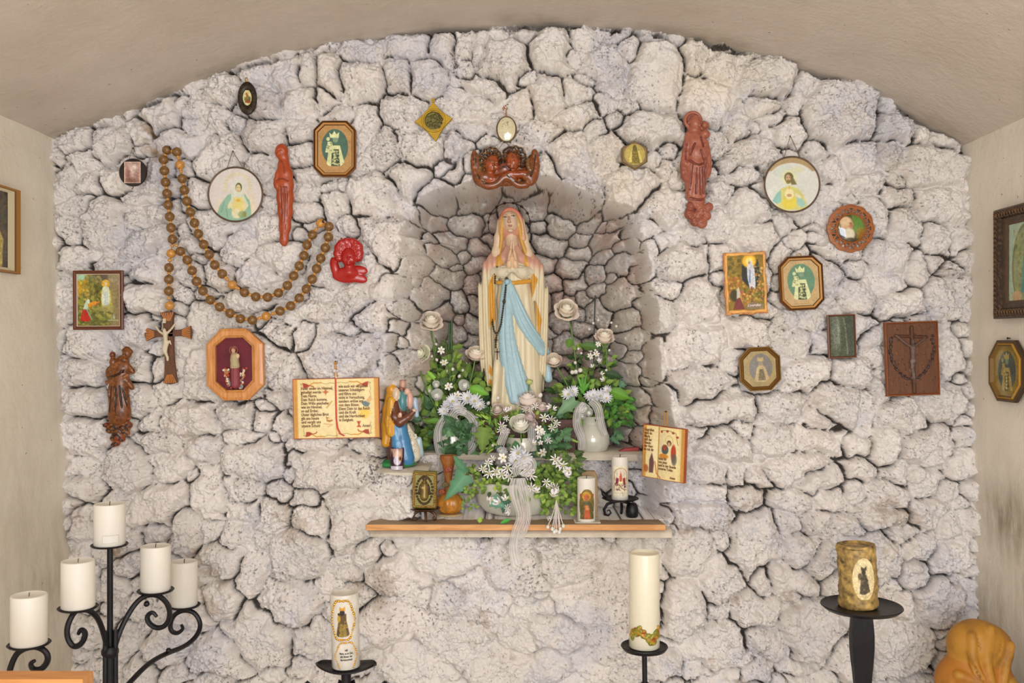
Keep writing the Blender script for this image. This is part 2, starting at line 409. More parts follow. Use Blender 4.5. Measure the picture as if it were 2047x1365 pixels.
# ---------------------------------------------------------------- rubble stone wall with niche
ST = """144 276 40 22 0;217 290 40 34 0;159 322 38 28 0;317 226 40 38 0;357 202 13 9 0;384 217 24 20 0;378 246 26 20 0;358 284 50 34 0;282 252 20 22 0
443 179 42 30 20;425 235 25 30 0;470 238 22 13 10;437 311 48 50 0;226 363 44 24 0;175 365 30 25 0;125 348 14 32 0;281 399 46 17 5;150 412 34 20 -5;202 445 46 44 0
262 446 32 22 0;320 430 40 25 0;330 370 38 22 0;290 482 50 22 -15;422 448 36 32 0;395 385 30 26 0;564 147 30 34 0;614 138 21 40 5;658 147 23 42 0;650 92 24 16 0
717 97 40 20 10;597 208 38 34 0;648 200 26 20 40;532 202 30 36 0;526 267 40 34 0;600 255 36 30 0;667 226 28 20 0;600 308 32 30 0;736 155 42 42 0;728 252 30 42 0
764 299 32 36 0;802 223 42 30 0;799 152 27 40 0;848 155 27 34 0;820 82 42 28 0;884 85 30 28 0;831 296 42 36 0;814 352 34 46 10;872 378 42 26 -35;890 328 28 16 -10
617 346 46 18 5;614 380 22 18 0;676 404 36 26 0;752 392 52 42 0;722 330 26 20 0;605 422 28 18 0;922 82 26 28 0;958 86 14 38 12;930 132 14 24 0;1011 120 50 46 15
1049 66 22 16 -30;1106 100 44 46 20;1166 70 32 22 0;1218 127 34 52 0;1155 108 20 14 0;1258 94 20 26 0;1308 152 64 62 0;1096 194 32 42 0;1150 185 26 24 0;1149 230 52 22 -8
1038 200 22 22 0;964 171 46 22 10;950 222 34 18 0;945 258 28 14 0;1075 262 50 22 0;1143 310 50 46 10;1216 302 30 34 0;1164 382 52 28 20;1262 378 50 36 -18
1085 335 28 26 0;946 368 42 28 0;905 340 30 30 0;1300 255 56 34 0;1394 109 28 36 0;1447 132 38 32 0;1529 152 54 40 0;1520 207 36 20 -15;1605 185 21 42 30
1545 237 28 18 -20;1410 200 48 45 0;1476 249 22 46 0;1684 223 74 72 0;1578 262 36 32 0;1502 312 56 30 -8;1632 300 30 22 0;1444 381 26 34 0;1492 346 34 16 -20
1335 340 28 20 20;1340 415 56 40 0;1500 420 34 40 0;1726 317 42 36 0;1793 255 42 30 0;1840 264 18 22 10;1870 328 62 40 0;1905 282 30 20 20;1782 312 24 34 0
1661 332 32 28 0;1740 372 46 22 0;1884 408 48 38 0;1800 392 34 18 0;1740 430 28 32 0;1817 455 34 36 0;1872 481 34 30 10;1776 513 46 34 -10;1878 520 20 18 0
1690 500 40 30 0;1838 535 24 30 0;155 515 36 20 0;211 526 46 18 0;288 600 46 36 0;290 545 36 24 0;176 690 48 38 0;264 667 52 32 0;312 696 22 13 20;405 640 32 40 0
162 746 42 32 0;168 802 46 32 0;220 750 24 28 0;282 728 28 32 0;282 799 36 36 0;322 733 30 28 0;329 781 28 34 0;402 778 36 28 0;395 722 28 28 0;372 841 54 38 0
308 846 26 30 0;173 874 50 40 0;319 890 42 28 0;463 828 44 26 0;235 848 28 18 0;480 878 34 18 0;553 667 36 26 0;602 675 30 20 10;626 623 74 20 -8;682 712 66 50 0
695 660 36 18 -25;590 752 32 30 0;700 600 36 30 0;570 510 50 30 0;548 452 42 28 0;745 640 34 26 0;770 470 52 50 0;640 530 36 34 0;1367 520 50 40 0;1335 574 36 17 8
1402 605 42 48 10;1320 627 22 36 -15;1270 600 20 22 0;1268 655 18 28 0;1393 697 56 50 0;1325 712 20 38 0;1496 664 42 36 0;1572 643 32 14 -30;1595 692 34 26 0
1440 440 44 34 0;1505 478 40 34 0;1616 752 46 38 0;1405 768 56 34 0;1717 588 36 28 0;1811 608 46 28 0;1785 560 32 20 0;1881 597 30 36 0;1711 746 42 30 0
1640 690 30 26 0;1682 805 56 38 0;1735 815 24 38 0;1805 828 50 30 0;1884 810 42 32 -10;1900 700 22 48 0;1640 850 36 28 0;251 933 42 38 0;402 897 38 28 0;334 942 42 28 0
168 976 36 28 0;319 1004 64 36 -15;164 1054 28 36 0;421 985 30 48 0;368 1061 28 44 0;480 975 40 28 0;492 1022 38 20 0;440 1125 42 36 0;440 1197 38 36 0;260 1130 32 24 0
170 1262 44 30 0;340 1292 50 36 0;430 1310 60 46 0;499 922 54 46 0;620 893 48 25 5;665 942 82 38 0;540 1030 32 36 0;622 1035 38 24 -10;697 1042 46 50 0;590 1122 56 58 0
728 1100 34 32 0;520 1095 20 22 0;494 1145 34 40 0;585 1212 62 48 0;514 1268 66 54 0;646 1265 18 30 0;606 1292 22 28 0;820 1330 54 40 0;902 1207 42 26 0;978 1204 42 28 0
1036 1290 34 30 0;1434 814 66 38 -8;1567 814 36 28 10;1438 896 54 30 15;1413 943 44 28 20;1477 956 22 22 0;1400 990 44 18 5;1408 1033 56 24 5;1507 1083 48 62 0
1528 1180 17 36 5;1443 1170 34 48 20;1376 1103 46 46 0;1361 1217 44 60 0;1511 1221 46 28 0;1440 1232 24 13 20;1450 1295 68 42 0;1605 1100 36 34 0;1592 1160 52 28 5
1625 1265 62 62 0;1571 1046 26 18 40;1600 930 56 26 -5;1640 880 44 38 0;1770 895 34 46 0;1857 899 46 36 0;1795 952 32 26 0;1640 960 50 25 0;1720 948 38 28 10
1710 988 28 24 0;1668 1002 34 24 0;1850 965 34 22 0;1778 990 34 24 0;1760 1032 52 25 12;1638 1050 36 28 0;1702 1052 34 25 15;1805 1062 26 24 0;1855 1030 38 28 0
1840 1092 34 26 0;1909 1118 44 34 0;1770 1108 34 46 0;1830 1150 36 24 0;1900 1060 32 28 0;1883 1205 50 46 0;1812 1222 24 48 -15;1804 1305 66 56 0;1650 1130 46 32 0
1555 880 44 30 10;1500 1000 36 24 0;1690 1160 40 34 0;1530 1290 50 34 0;1700 1320 50 40 0;910 1110 70 36 0;1030 1150 60 40 0;1150 1120 66 44 0;1180 1210 70 46 0;1100 1270 50 36 0;900 1290 70 40 0;780 1160 56 44 0;760 1250 56 44 0;1250 1300 60 40 0;1000 1340 60 40 0;1310 1080 34 30 0"""
SEEDS = [tuple(float(q) for q in s.split()) for ln in ST.split('\n') for s in ln.split(';') if s.strip()]
STEP = 1.6
U = np.arange(70, 2000, STEP); Vv = np.arange(-12, 1500, STEP)
VV, UU = np.meshgrid(Vv, U, indexing='ij')
shp = UU.shape
# niche outline (in wall-plane pixels)
NP_ = np.array([(752, 921), (766, 820), (775, 700), (790, 580), (806, 470), (846, 400), (903, 370), (1000, 360), (1120, 364), (1194, 388), (1256, 420), (1290, 500), (1306, 600), (1322, 720), (1338, 830), (1345, 921)], float)
def poly_sd(px, py, poly):
    """signed distance, positive inside"""
    inside = np.zeros(px.shape, bool); d = np.full(px.shape, 1e9)
    n = len(poly)
    for i in range(n):
        ax, ay = poly[i]; bx, by = poly[(i+1) % n]
        ex, ey = bx-ax, by-ay
        t = np.clip(((px-ax)*ex + (py-ay)*ey) / (ex*ex+ey*ey+1e-9), 0, 1)
        d = np.minimum(d, (px-ax-t*ex)**2 + (py-ay-t*ey)**2)
        if ey != 0:
            c = ((ay > py) != (by > py)) & (px < (bx-ax)*(py-ay)/(by-ay) + ax)
            inside ^= c
    d = np.sqrt(d); return np.where(inside, d, -d)
wA = fnoise(shp, 2.1, 21, 6) ; wB = fnoise(shp, 2.1, 22, 6)
WU = UU + wA*4.4 + fnoise(shp, 2.3, 23, 24)*1.8; WV = VV + wB*4.4 + fnoise(shp, 2.3, 24, 24)*1.8
NU = UU + wA*4.5 + fnoise(shp, 2.2, 25, 9)*3.0; NV = VV + wB*4.5
nsd = poly_sd(NU, np.minimum(NV, 905), np.vstack([NP_[:1]*[1, 0] + [0, 1400], NP_, NP_[-1:]*[1, 0] + [0, 1400]]))
wid = np.interp(UU, [760, 900, 1060, 1180, 1320], [150, 130, 90, 110, 120])
wid = np.where(VV < 470, np.interp(VV, [380, 470], [1, 0])*42 + np.interp(VV, [380, 470], [0, 1])*wid, wid)
lip = np.where(VV < 470, .15, np.interp(UU, [760, 1000, 1240], [.03, .10, .15]))
ndep = lip*smooth01((nsd+8)/24) + (0.40-lip) * smooth01((nsd + 2) / wid)**0.9
bsd = np.minimum(np.minimum(NU - 842, 1338 - NU), 400)
bdep = 0.2 * smooth01((bsd + 10) / 60)
bdep = np.where(VV > 1039, 0, bdep)
depth = np.where(VV < 921, ndep, np.minimum(bdep, 0.2))
pocket = 0.17*smooth01((UU-750+3*wA)/22)*smooth01((878-UU)/14)*smooth01((VV-768)/22)*(VV < 945)
depth = np.maximum(depth, np.where((UU < 880), pocket, 0))
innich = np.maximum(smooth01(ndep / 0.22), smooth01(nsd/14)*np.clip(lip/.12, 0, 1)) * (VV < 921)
# extra random seeds where the listed stones leave room
seeds = list(SEEDS)
seeds = [s for s in seeds if poly_sd(np.array([s[0]]), np.array([s[1]]), NP_)[0] < 20]
def covered(x, y, k=1.0):
    for (sx, sy, rx, ry, a) in seeds:
        if abs(sx-x) > 110 or abs(sy-y) > 110: continue
        if ((sx-x)/rx)**2 + ((sy-y)/ry)**2 < k: return True
    return False
for t in range(9000):
    x = random.uniform(60, 2010); y = random.uniform(-10, 1500)
    inside = poly_sd(np.array([x]), np.array([y]), NP_)[0] > 10
    big = (720 < x < 1330 and y > 1070)
    r = random.uniform(15, 27) if inside else random.uniform(16, 34)
    if t > 6000: r *= 0.6
    rx, ry = r*random.uniform(.95, 1.3), r*random.uniform(.75, 1.0)
    ok = True
    for (sx, sy, ax, ay, a) in seeds:
        if abs(sx-x) > 130 or abs(sy-y) > 130: continue
        if ((sx-x)/(ax+rx*0.72))**2 + ((sy-y)/(ay+ry*0.72))**2 < 1: ok = False; break
    if ok: seeds.append((x, y, rx, ry, random.uniform(-25, 25)))
F1 = np.full(shp, 1e3, np.float32); F2 = np.full(shp, 1e3, np.float32); ID = np.zeros(shp, np.int32); RR = np.full(shp, 30., np.float32)
for i, (sx, sy, rx, ry, a) in enumerate(seeds):
    R = 2.6*max(rx, ry) + 14
    j0, j1 = np.searchsorted(U, [sx-R, sx+R]); i0, i1 = np.searchsorted(Vv, [sy-R, sy+R])
    if j1 <= j0 or i1 <= i0: continue
    sl = (slice(i0, i1), slice(j0, j1))
    dx = WU[sl]-sx; dy = WV[sl]-sy; ca, sa = math.cos(math.radians(a)), math.sin(math.radians(a))
    ex = (dx*ca+dy*sa)/rx; ey = (-dx*sa+dy*ca)/ry
    d = ((np.abs(ex)**2.6 + np.abs(ey)**2.6)**(1/2.6)).astype(np.float32)
    rr = math.sqrt(rx*ry); dd = (d - 1) * rr * 0.5 + d * 12      # near-metric distance (px)
    f1 = F1[sl]; f2 = F2[sl]; idd = ID[sl]; r_ = RR[sl]
    c1 = dd < f1
    F2[sl] = np.where(c1, f1, np.minimum(f2, dd)); F1[sl] = np.where(c1, dd, f1); ID[sl] = np.where(c1, i, idd); RR[sl] = np.where(c1, rr, r_)
E = np.clip((F2 - F1), 0, 60)                    # distance-like from the joint
NS = len(seeds)
rs = np.random.default_rng(5)
hgt = rs.uniform(0.75, 1.15, NS)[ID]; tlx = rs.uniform(-1, 1, NS)[ID]; tly = rs.uniform(-1, 1, NS)[ID]
sxa = np.array([s[0] for s in seeds])[ID]; sya = np.array([s[1] for s in seeds])[ID]
tone = rs.uniform(0, 1, NS)[ID]
jn = fnoise(shp, 1.5, 31, 6)                     # joint openness varies
openj = np.clip(0.52 + 0.60*jn, 0.0, 1.3); openj = np.maximum(openj, innich*.75)
flat = 1 - smooth01((UU-760)/60)*smooth01((1330-UU)/60)*smooth01((VV-1070)/40)*0.55   # smeared plaster under the shelf
prof = 1 - np.exp(-E / 8.5)
bul = 0.025*prof*(0.45+0.55*openj)*hgt * np.clip(RR/30, .6, 1.25) * flat
bul += 0.014*smooth01(E/26)*np.clip(RR/34, .4, 1.3)*flat
bul += ((UU-sxa)*tlx + (VV-sya)*tly)/RR * 0.0045 * smooth01(E/8)*flat
crack = np.exp(-(E/(1.4+2.4*np.clip(openj, 0, 1)))**2) * np.clip(openj, 0, 1) * np.where(flat < .9, .45, 1)
bul -= 0.018*crack
nb = fnoise(shp, 1.55, 41, 22); nb2 = fnoise(shp, 1.1, 42, 60)
rid = np.abs(fnoise(shp, 1.4, 43, 14, 1.6))      # wrinkles in the limewash
rough_ = np.clip(0.8+0.5*fnoise(shp, 1.6, 46, 4), .25, 2)
gapn = np.clip(.35+.6*fnoise(shp, 1.6, 61, 5), 0, 1)*np.interp(UU, [100, 800, 950, 1350, 1950], [.7, .5, 1, .9, .8]); gap = np.exp(-((VV-vault_py(UU)-2)/(4+5*gapn))**2)*gapn
bul -= gap*.05
gy_, gx_ = np.gradient(depth, STEP/700.0); steep = 1/(1+(np.hypot(gx_, gy_)/2.6)**2); calm = (.35+.65*smooth01((E-1)/7))*steep; bul = bul*(.45+.55*steep)*(1+.75*innich)
bul += nb*0.0032*(.2+.8*steep) + nb2*0.0023*rough_*calm - np.exp(-(rid/0.09)**2)*0.0054*np.clip(prof, .3, 1)*rough_*steep
pit = fnoise(shp, 0.9, 44, 90) + 0.55*fnoise(shp, 1.5, 45, 5); pits = smooth01((pit-2.45)/0.5)
bul -= pits*0.009
YW = depth - bul
# edge falls back at vault and side walls so the plaster laps over the stones
YW = YW + 0.02
XW = (UU - CX)/700.0; ZW = CZ - (VV - CY)/700.0
# colours of stone, lime and soil in the joints, plus a warm pool of light painted in
base = lin(hx('#efe8e2'))[None, None]*np.ones(shp+(1,))
warm = lin(hx('#ecdfc8')); cool = lin(hx('#dcdae0')); pink = lin(hx('#c9a99c')); green = lin(hx('#b1ab8c')); gry = lin(hx('#bdb2a4'))
def mixc(b, c, a): return b*(1-a[..., None]) + np.asarray(c)*a[..., None]
t1 = smooth01((fnoise(shp, 1.8, 51, 2)+0.3)/2.0); base = mixc(base, warm, t1*0.45*np.exp(-((UU-1230)/420)**2-((VV-250)/330)**2)+t1*.15)  # warm light spot at upper centre painted into the stone, plus random warm tone
t2 = smooth01((fnoise(shp, 1.6, 52, 3)-0.2)/1.6); base = mixc(base, cool, t2*0.6)
base = base * (0.93 + 0.1*tone)[..., None]
brown = lin(hx('#a88d6c'))
t3 = smooth01((fnoise(shp, 1.5, 53, 5)-1.35)/0.8) * np.where(VV > 1000, .8, .4); base = mixc(base, brown, t3*0.5)
pk = smooth01((fnoise(shp, 1.6, 54, 6)+0.2)/1.2)
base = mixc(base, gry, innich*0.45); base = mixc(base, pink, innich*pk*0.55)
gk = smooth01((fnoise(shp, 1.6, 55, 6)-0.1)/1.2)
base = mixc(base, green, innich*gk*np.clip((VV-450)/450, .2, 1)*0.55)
soil = lin(hx('#3c3127')); soil2 = lin(hx('#625a52'))
crack = np.maximum(crack, gap)
sj = smooth01((crack-0.34)/0.24) * (0.6+0.4*np.clip(openj, 0, 1))
base = mixc(base, soil2, smooth01((crack-0.12)/0.45)*0.32); base = mixc(base, soil, np.clip(sj, 0, 1)*0.9)
fine = np.exp(-(np.abs(fnoise(shp, 1.25, 56, 18, 1.3))/0.045)**2) * smooth01((fnoise(shp, 1.5, 57, 5)-0.2)/0.8)
base = mixc(base, soil2, fine*0.85)
base = mixc(base, lin(hx('#4a3b35')), pits*0.75)
# rust-brown bare stone patches seen at the left
for (px_, py_, r_, a_) in [(288, 258, 16, .8), (305, 300, 18, .8), (160, 1035, 22, .6), (232, 1098, 16, .8), (1688, 1190, 16, .4)]:
    base = mixc(base, lin(hx('#8f6a3a')), a_*np.exp(-((WU-px_)**2+(WV-py_)**2)/r_**2)*smooth01(nb*.6+.6))
idx = np.arange(UU.size).reshape(shp)
# leave out what lies beyond vault and side walls
keep = (VV > vault_py(UU) - 14) & (UU > wallx_left(VV) - 22) & (UU < wallx_right(VV) + 22)
kq = keep[:-1, :-1] & keep[1:, 1:] & keep[1:, :-1] & keep[:-1, 1:]
fq = np.stack([idx[:-1, :-1], idx[1:, :-1], idx[1:, 1:], idx[:-1, 1:]], -1)[kq]
def stone_mat():
    m, nt, b = _new('limewashed_stone')
    a = nd(nt, 'ShaderNodeAttribute'); a.attribute_name = 'Col'
    tc = nd(nt, 'ShaderNodeTexCoord')
    n = nd(nt, 'ShaderNodeTexNoise'); n.inputs['Scale'].default_value = 95; n.inputs['Detail'].default_value = 5; n.inputs['Roughness'].default_value = .65
    nt.links.new(tc.outputs['Object'], n.inputs['Vector'])
    r = nd(nt, 'ShaderNodeValToRGB'); r.color_ramp.elements[0].position = 0.27; r.color_ramp.elements[1].position = 0.36
    r.color_ramp.elements[0].color = (0.36, 0.33, 0.33, 1); r.color_ramp.elements[1].color = (1, 1, 1, 1)
    nt.links.new(n.outputs['Fac'], r.inputs['Fac'])
    mx = nd(nt, 'ShaderNodeMix', data_type='RGBA'); mx.blend_type = 'MULTIPLY'; mx.inputs['Factor'].default_value = 0.8
    nt.links.new(a.outputs['Color'], mx.inputs[6]); nt.links.new(r.outputs['Color'], mx.inputs[7])
    nt.links.new(mx.outputs[2], b.inputs['Base Color'])
    b.inputs['Roughness'].default_value = 0.9; b.inputs['Specular IOR Level'].default_value = 0.2
    bp = add_bump(nt, b, 130, 0.75, 0.004, 7, 0.75)
    return m
keepv = np.zeros(UU.size, bool); keepv[fq.ravel()] = True
remap = np.cumsum(keepv) - 1
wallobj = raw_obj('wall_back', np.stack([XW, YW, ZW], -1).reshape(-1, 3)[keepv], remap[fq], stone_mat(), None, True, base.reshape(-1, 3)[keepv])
tag(wallobj, kind='structure')
def wall_front(x0, x1, y0, y1, q=1.5):
    """how far forward the stones stand inside a window of wall pixels"""
    j0, j1 = np.searchsorted(U, [x0, x1]); i0, i1 = np.searchsorted(Vv, [y0, y1])
    return float(np.percentile(YW[i0:i1+1, j0:j1+1], q))
# niche floor slab and the plaster strip that carries the shelf
def slab(name, x0, x1, y0, y1, z0, z1, col, n=60, k=10, amp=0.004):
    g = Geo(); xs = np.linspace(x0, x1, n); prof = [(y1, z0), (y0, z0), (y0, (z0+z1)/2), (y0+0.004, z1-0.006), (y0+0.012, z1), (y0+(y1-y0)*.5, z1), (y1, z1)]
    r = np.random.default_rng(3); off = np.cumsum(r.normal(0, 1, (n, len(prof))), 0); off -= off.mean(0); off /= (np.abs(off).max()+1e-6)
    v = [(x, prof[j][0] + off[i, j]*amp, prof[j][1] + off[i, j]*amp*0.5) for i, x in enumerate(xs) for j in range(len(prof))]
    m_ = len(prof); f = [(i*m_+j, i*m_+j+1, (i+1)*m_+j+1, (i+1)*m_+j) for i in range(n-1) for j in range(m_-1)]
    g.add(v, f); return g.build(name, col)
ZL = CZ - 0.339; ZS = CZ - 0.510
lime = mat('lime_plaster', '#cfc6b4', .9, var=.12, vscale=30, bump=.6, bscale=60)
tag(slab('trim_1', P(800, 0, .2).x, P(1345, 0, .2).x, 0.18, 0.52, ZL-0.022, ZL, lime, amp=.007), kind='structure')
tag(slab('trim_2', P(745, 0, 0).x, P(1338, 0, 0).x, -0.045, 0.1, ZS-0.040, ZS-0.020, lime, amp=.002), kind='structure')
g = Geo(); g.box(-1.4, 1.4, 0.0, 0.1, 0, CZ-(1490-CY)/700.0)
tag(g.build('trim_3', lime, smooth=False), kind='structure')
# ---------------------------------------------------------------- sculpting by signed distances
def _nets(s, org, h):
    """surface nets: s = field (inside < 0), returns vertices and quads"""
    ins = s < 0
    c = [ins[i:ins.shape[0]-1+i, j:ins.shape[1]-1+j, k:ins.shape[2]-1+k] for i in (0, 1) for j in (0, 1) for k in (0, 1)]
    cnt = sum(x.astype(np.int8) for x in c)
    act = (cnt > 0) & (cnt < 8)
    I = np.argwhere(act); n = len(I)
    vid = np.full(act.shape, -1, np.int32); vid[act] = np.arange(n)
    acc = np.zeros((n, 3)); num = np.zeros(n)
    cor = [(i, j, k) for i in (0, 1) for j in (0, 1) for k in (0, 1)]
    val = {q: s[I[:, 0]+q[0], I[:, 1]+q[1], I[:, 2]+q[2]] for q in cor}
    for a in cor:
        for ax in range(3):
            if a[ax]: continue
            b = tuple(1 if t == ax else a[t] for t in range(3))
            va, vb = val[a], val[b]; cr = (va < 0) != (vb < 0)
            t = np.where(cr, va/(va-vb+1e-12), 0)
            p = np.tile(np.array(a, float), (n, 1)); p[:, ax] += t
            acc += np.where(cr[:, None], p, 0); num += cr
    v = (I + acc/np.maximum(num, 1)[:, None])*h + org
    faces = []
    for ax in range(3):
        sl0 = [slice(1, -1)]*3; sl1 = [slice(1, -1)]*3
        sl0[ax] = slice(0, -1); sl1[ax] = slice(1, None)
        a = ins[tuple(sl0)]; b = ins[tuple(sl1)]
        cr = np.argwhere(a != b)
        base = cr.copy()
        for t in range(3):
            if t != ax: base[:, t] += 1
        fl = a[tuple(cr.T)]
        o1, o2 = [(1, 2), (2, 0), (0, 1)][ax]
        def g(d1, d2):
            q = base.copy(); q[:, o1] -= d1; q[:, o2] -= d2
            return vid[tuple(q.T)]
        f = np.stack([g(1, 1), g(0, 1), g(0, 0), g(1, 0)], -1)
        f[~fl] = f[~fl][:, ::-1]
        faces.append(f)
    f = np.vstack(faces); f = f[(f >= 0).all(1)]
    return v, f

class Sdf:
    """author in photo pixels around (cx, cy): x right, y down, d towards the viewer"""
    def __init__(s, x0, x1, y0, y1, d0, d1, h=1.0, back=None):
        s.h = h; s.o = np.array([x0, -d1, -y1], float)     # local frame: x, y(away), z(up)
        nx, ny, nz = [int(math.ceil(q/h))+1 for q in (x1-x0, d1-d0, y1-y0)]
        s.s = np.full((nx, ny, nz), 1e3, np.float32); s.id = np.zeros((nx, ny, nz), np.int16)
        s.cols = []; s.back = back
        s.ax = [s.o[0]+np.arange(nx)*h, s.o[1]+np.arange(ny)*h, s.o[2]+np.arange(nz)*h]
    def _reg(s, lo, hi):
        sl = []
        for a in range(3):
            i0 = max(0, int((lo[a]-s.o[a])/s.h)); i1 = min(s.s.shape[a], int((hi[a]-s.o[a])/s.h)+2)
            if i1 <= i0: return None
            sl.append(slice(i0, i1))
        return tuple(sl)
    def _put(s, lo, hi, fn, col, k, op):
        pad = k + 2*s.h + (2 if op == 'u' else 1)
        r = s._reg([q-pad for q in lo], [q+pad for q in hi])
        if r is None: return s
        X, Y, Z = np.meshgrid(s.ax[0][r[0]], s.ax[1][r[1]], s.ax[2][r[2]], indexing='ij', sparse=True)
        d = fn(X, Y, Z).astype(np.float32); cur = s.s[r]
        if op == 'u':
            if col is not None:
                s.cols.append(lin(hx(col)) if isinstance(col, str) else np.asarray(col)); s.id[r] = np.where(d < cur, len(s.cols)-1, s.id[r])
            hh = np.clip(0.5+0.5*(cur-d)/k, 0, 1)
            s.s[r] = cur*(1-hh)+d*hh - k*hh*(1-hh)
        elif op == 's':
            hh = np.clip(0.5-0.5*(cur+d)/k, 0, 1)
            s.s[r] = cur*(1-hh)+(-d)*hh + k*hh*(1-hh)
            if col is not None:
                s.cols.append(lin(hx(col)) if isinstance(col, str) else np.asarray(col)); s.id[r] = np.where(d < 1.0, len(s.cols)-1, s.id[r])
        elif op == 'c':                                   # colour only
            s.cols.append(lin(hx(col))); s.id[r] = np.where(d < 0, len(s.cols)-1, s.id[r])
        return s
    def ell(s, x, y, d, rx, ry, rd, col=None, k=2.0, rot=0.0, op='u'):
        c = np.array([x, -d, -y]); R = max(rx, ry, rd); a = math.radians(rot); ca, sa = math.cos(a), math.sin(a)
        def fn(X, Y, Z):
            u, w = X-c[0], Z-c[2]; v = Y-c[1]
            p = (u*ca - w*sa)/rx; q = (u*sa + w*ca)/ry; t = v/rd     # rot: clockwise on screen
            r = np.sqrt(p*p+q*q+t*t)
            g = np.sqrt((p/rx)**2+(q/ry)**2+(t/rd)**2)+1e-6
            return r*(r-1)/g
        if rot == 0: return s._put(c-[rx, rd, ry], c+[rx, rd, ry], fn, col, k, op)
        return s._put(c-R, c+R, fn, col, k, op)
    def cap(s, a, b, ra, rb=None, col=None, k=2.0, op='u', sq=1.0):
        """tapered capsule between a and b (x,y,d); sq squashes its depth"""
        rb = ra if rb is None else rb
        A = np.array([a[0], -a[2]/sq, -a[1]], float); B = np.array([b[0], -b[2]/sq, -b[1]], float)
        ab = B-A; L = (ab**2).sum()+1e-9; R = max(ra, rb)
        def fn(X, Y, Z):
            u, v, w = X-A[0], Y/sq-A[1], Z-A[2]
            t = np.clip((u*ab[0]+v*ab[1]+w*ab[2])/L, 0, 1)
            return np.sqrt((u-t*ab[0])**2+(v-t*ab[1])**2+(w-t*ab[2])**2) - (ra+(rb-ra)*t)
        lo = np.minimum(A, B)*[1, sq, 1]-R; hi = np.maximum(A, B)*[1, sq, 1]+R
        return s._put(lo, hi, fn, col, k, op)
    def line(s, pts, r, col=None, k=1.5, op='u', it=1, sq=1.0):
        pts = chaikin(pts, it) if it else pts
        rr = np.linspace(r[0], r[1], len(pts)) if hasattr(r, '__len__') else [r]*len(pts)
        for i in range(len(pts)-1): s.cap(pts[i], pts[i+1], rr[i], rr[i+1], col, k, op, sq)
        return s
    def tor(s, x, y, d, R, r, col=None, k=1.5, op='u'):
        c = np.array([x, -d, -y])
        def fn(X, Y, Z): return np.sqrt((np.sqrt((X-c[0])**2+(Z-c[2])**2)-R)**2+(Y-c[1])**2)-r
        return s._put(c-[R+r, r, R+r], c+[R+r, r, R+r], fn, col, k, op)
    def build(s, name, m, parent, scale, label=None, paint=None, smooth_it=1, loc=None):
        f = s.s
        if s.back is not None:                            # flat back plane at depth d = back
            Y = s.ax[1][None, :, None]; f = np.maximum(f, (Y + s.back).astype(np.float32))
        f = np.pad(f, 1, constant_values=9.0)
        v, q = _nets(f, s.o - s.h, s.h)
        for _ in range(smooth_it):
            acc = np.zeros_like(v); n = np.zeros(len(v))
            for a, b in ((0, 1), (1, 2), (2, 3), (3, 0)):
                np.add.at(acc, q[:, a], v[q[:, b]]); np.add.at(n, q[:, a], 1)
                np.add.at(acc, q[:, b], v[q[:, a]]); np.add.at(n, q[:, b], 1)
            v = v*0.5 + 0.5*acc/np.maximum(n, 1)[:, None]
        ii = np.clip(np.round((v-s.o)/s.h).astype(int), 0, np.array(s.s.shape)-1)
        cid = s.id[ii[:, 0], ii[:, 1], ii[:, 2]]
        cols = np.array(s.cols)[cid] if s.cols else np.ones((len(v), 3))
        if paint is not None: cols = paint(v[:, 0], -v[:, 2], -v[:, 1], cols)
        if label == '_keep': return v, q, cols
        o = raw_obj(name, v*scale, q, m, parent, True, cols, loc)
        if label: o['label'] = label
        return o
def psd(px, py, poly): return poly_sd(np.asarray(px, float), np.asarray(py, float), np.asarray(poly, float))

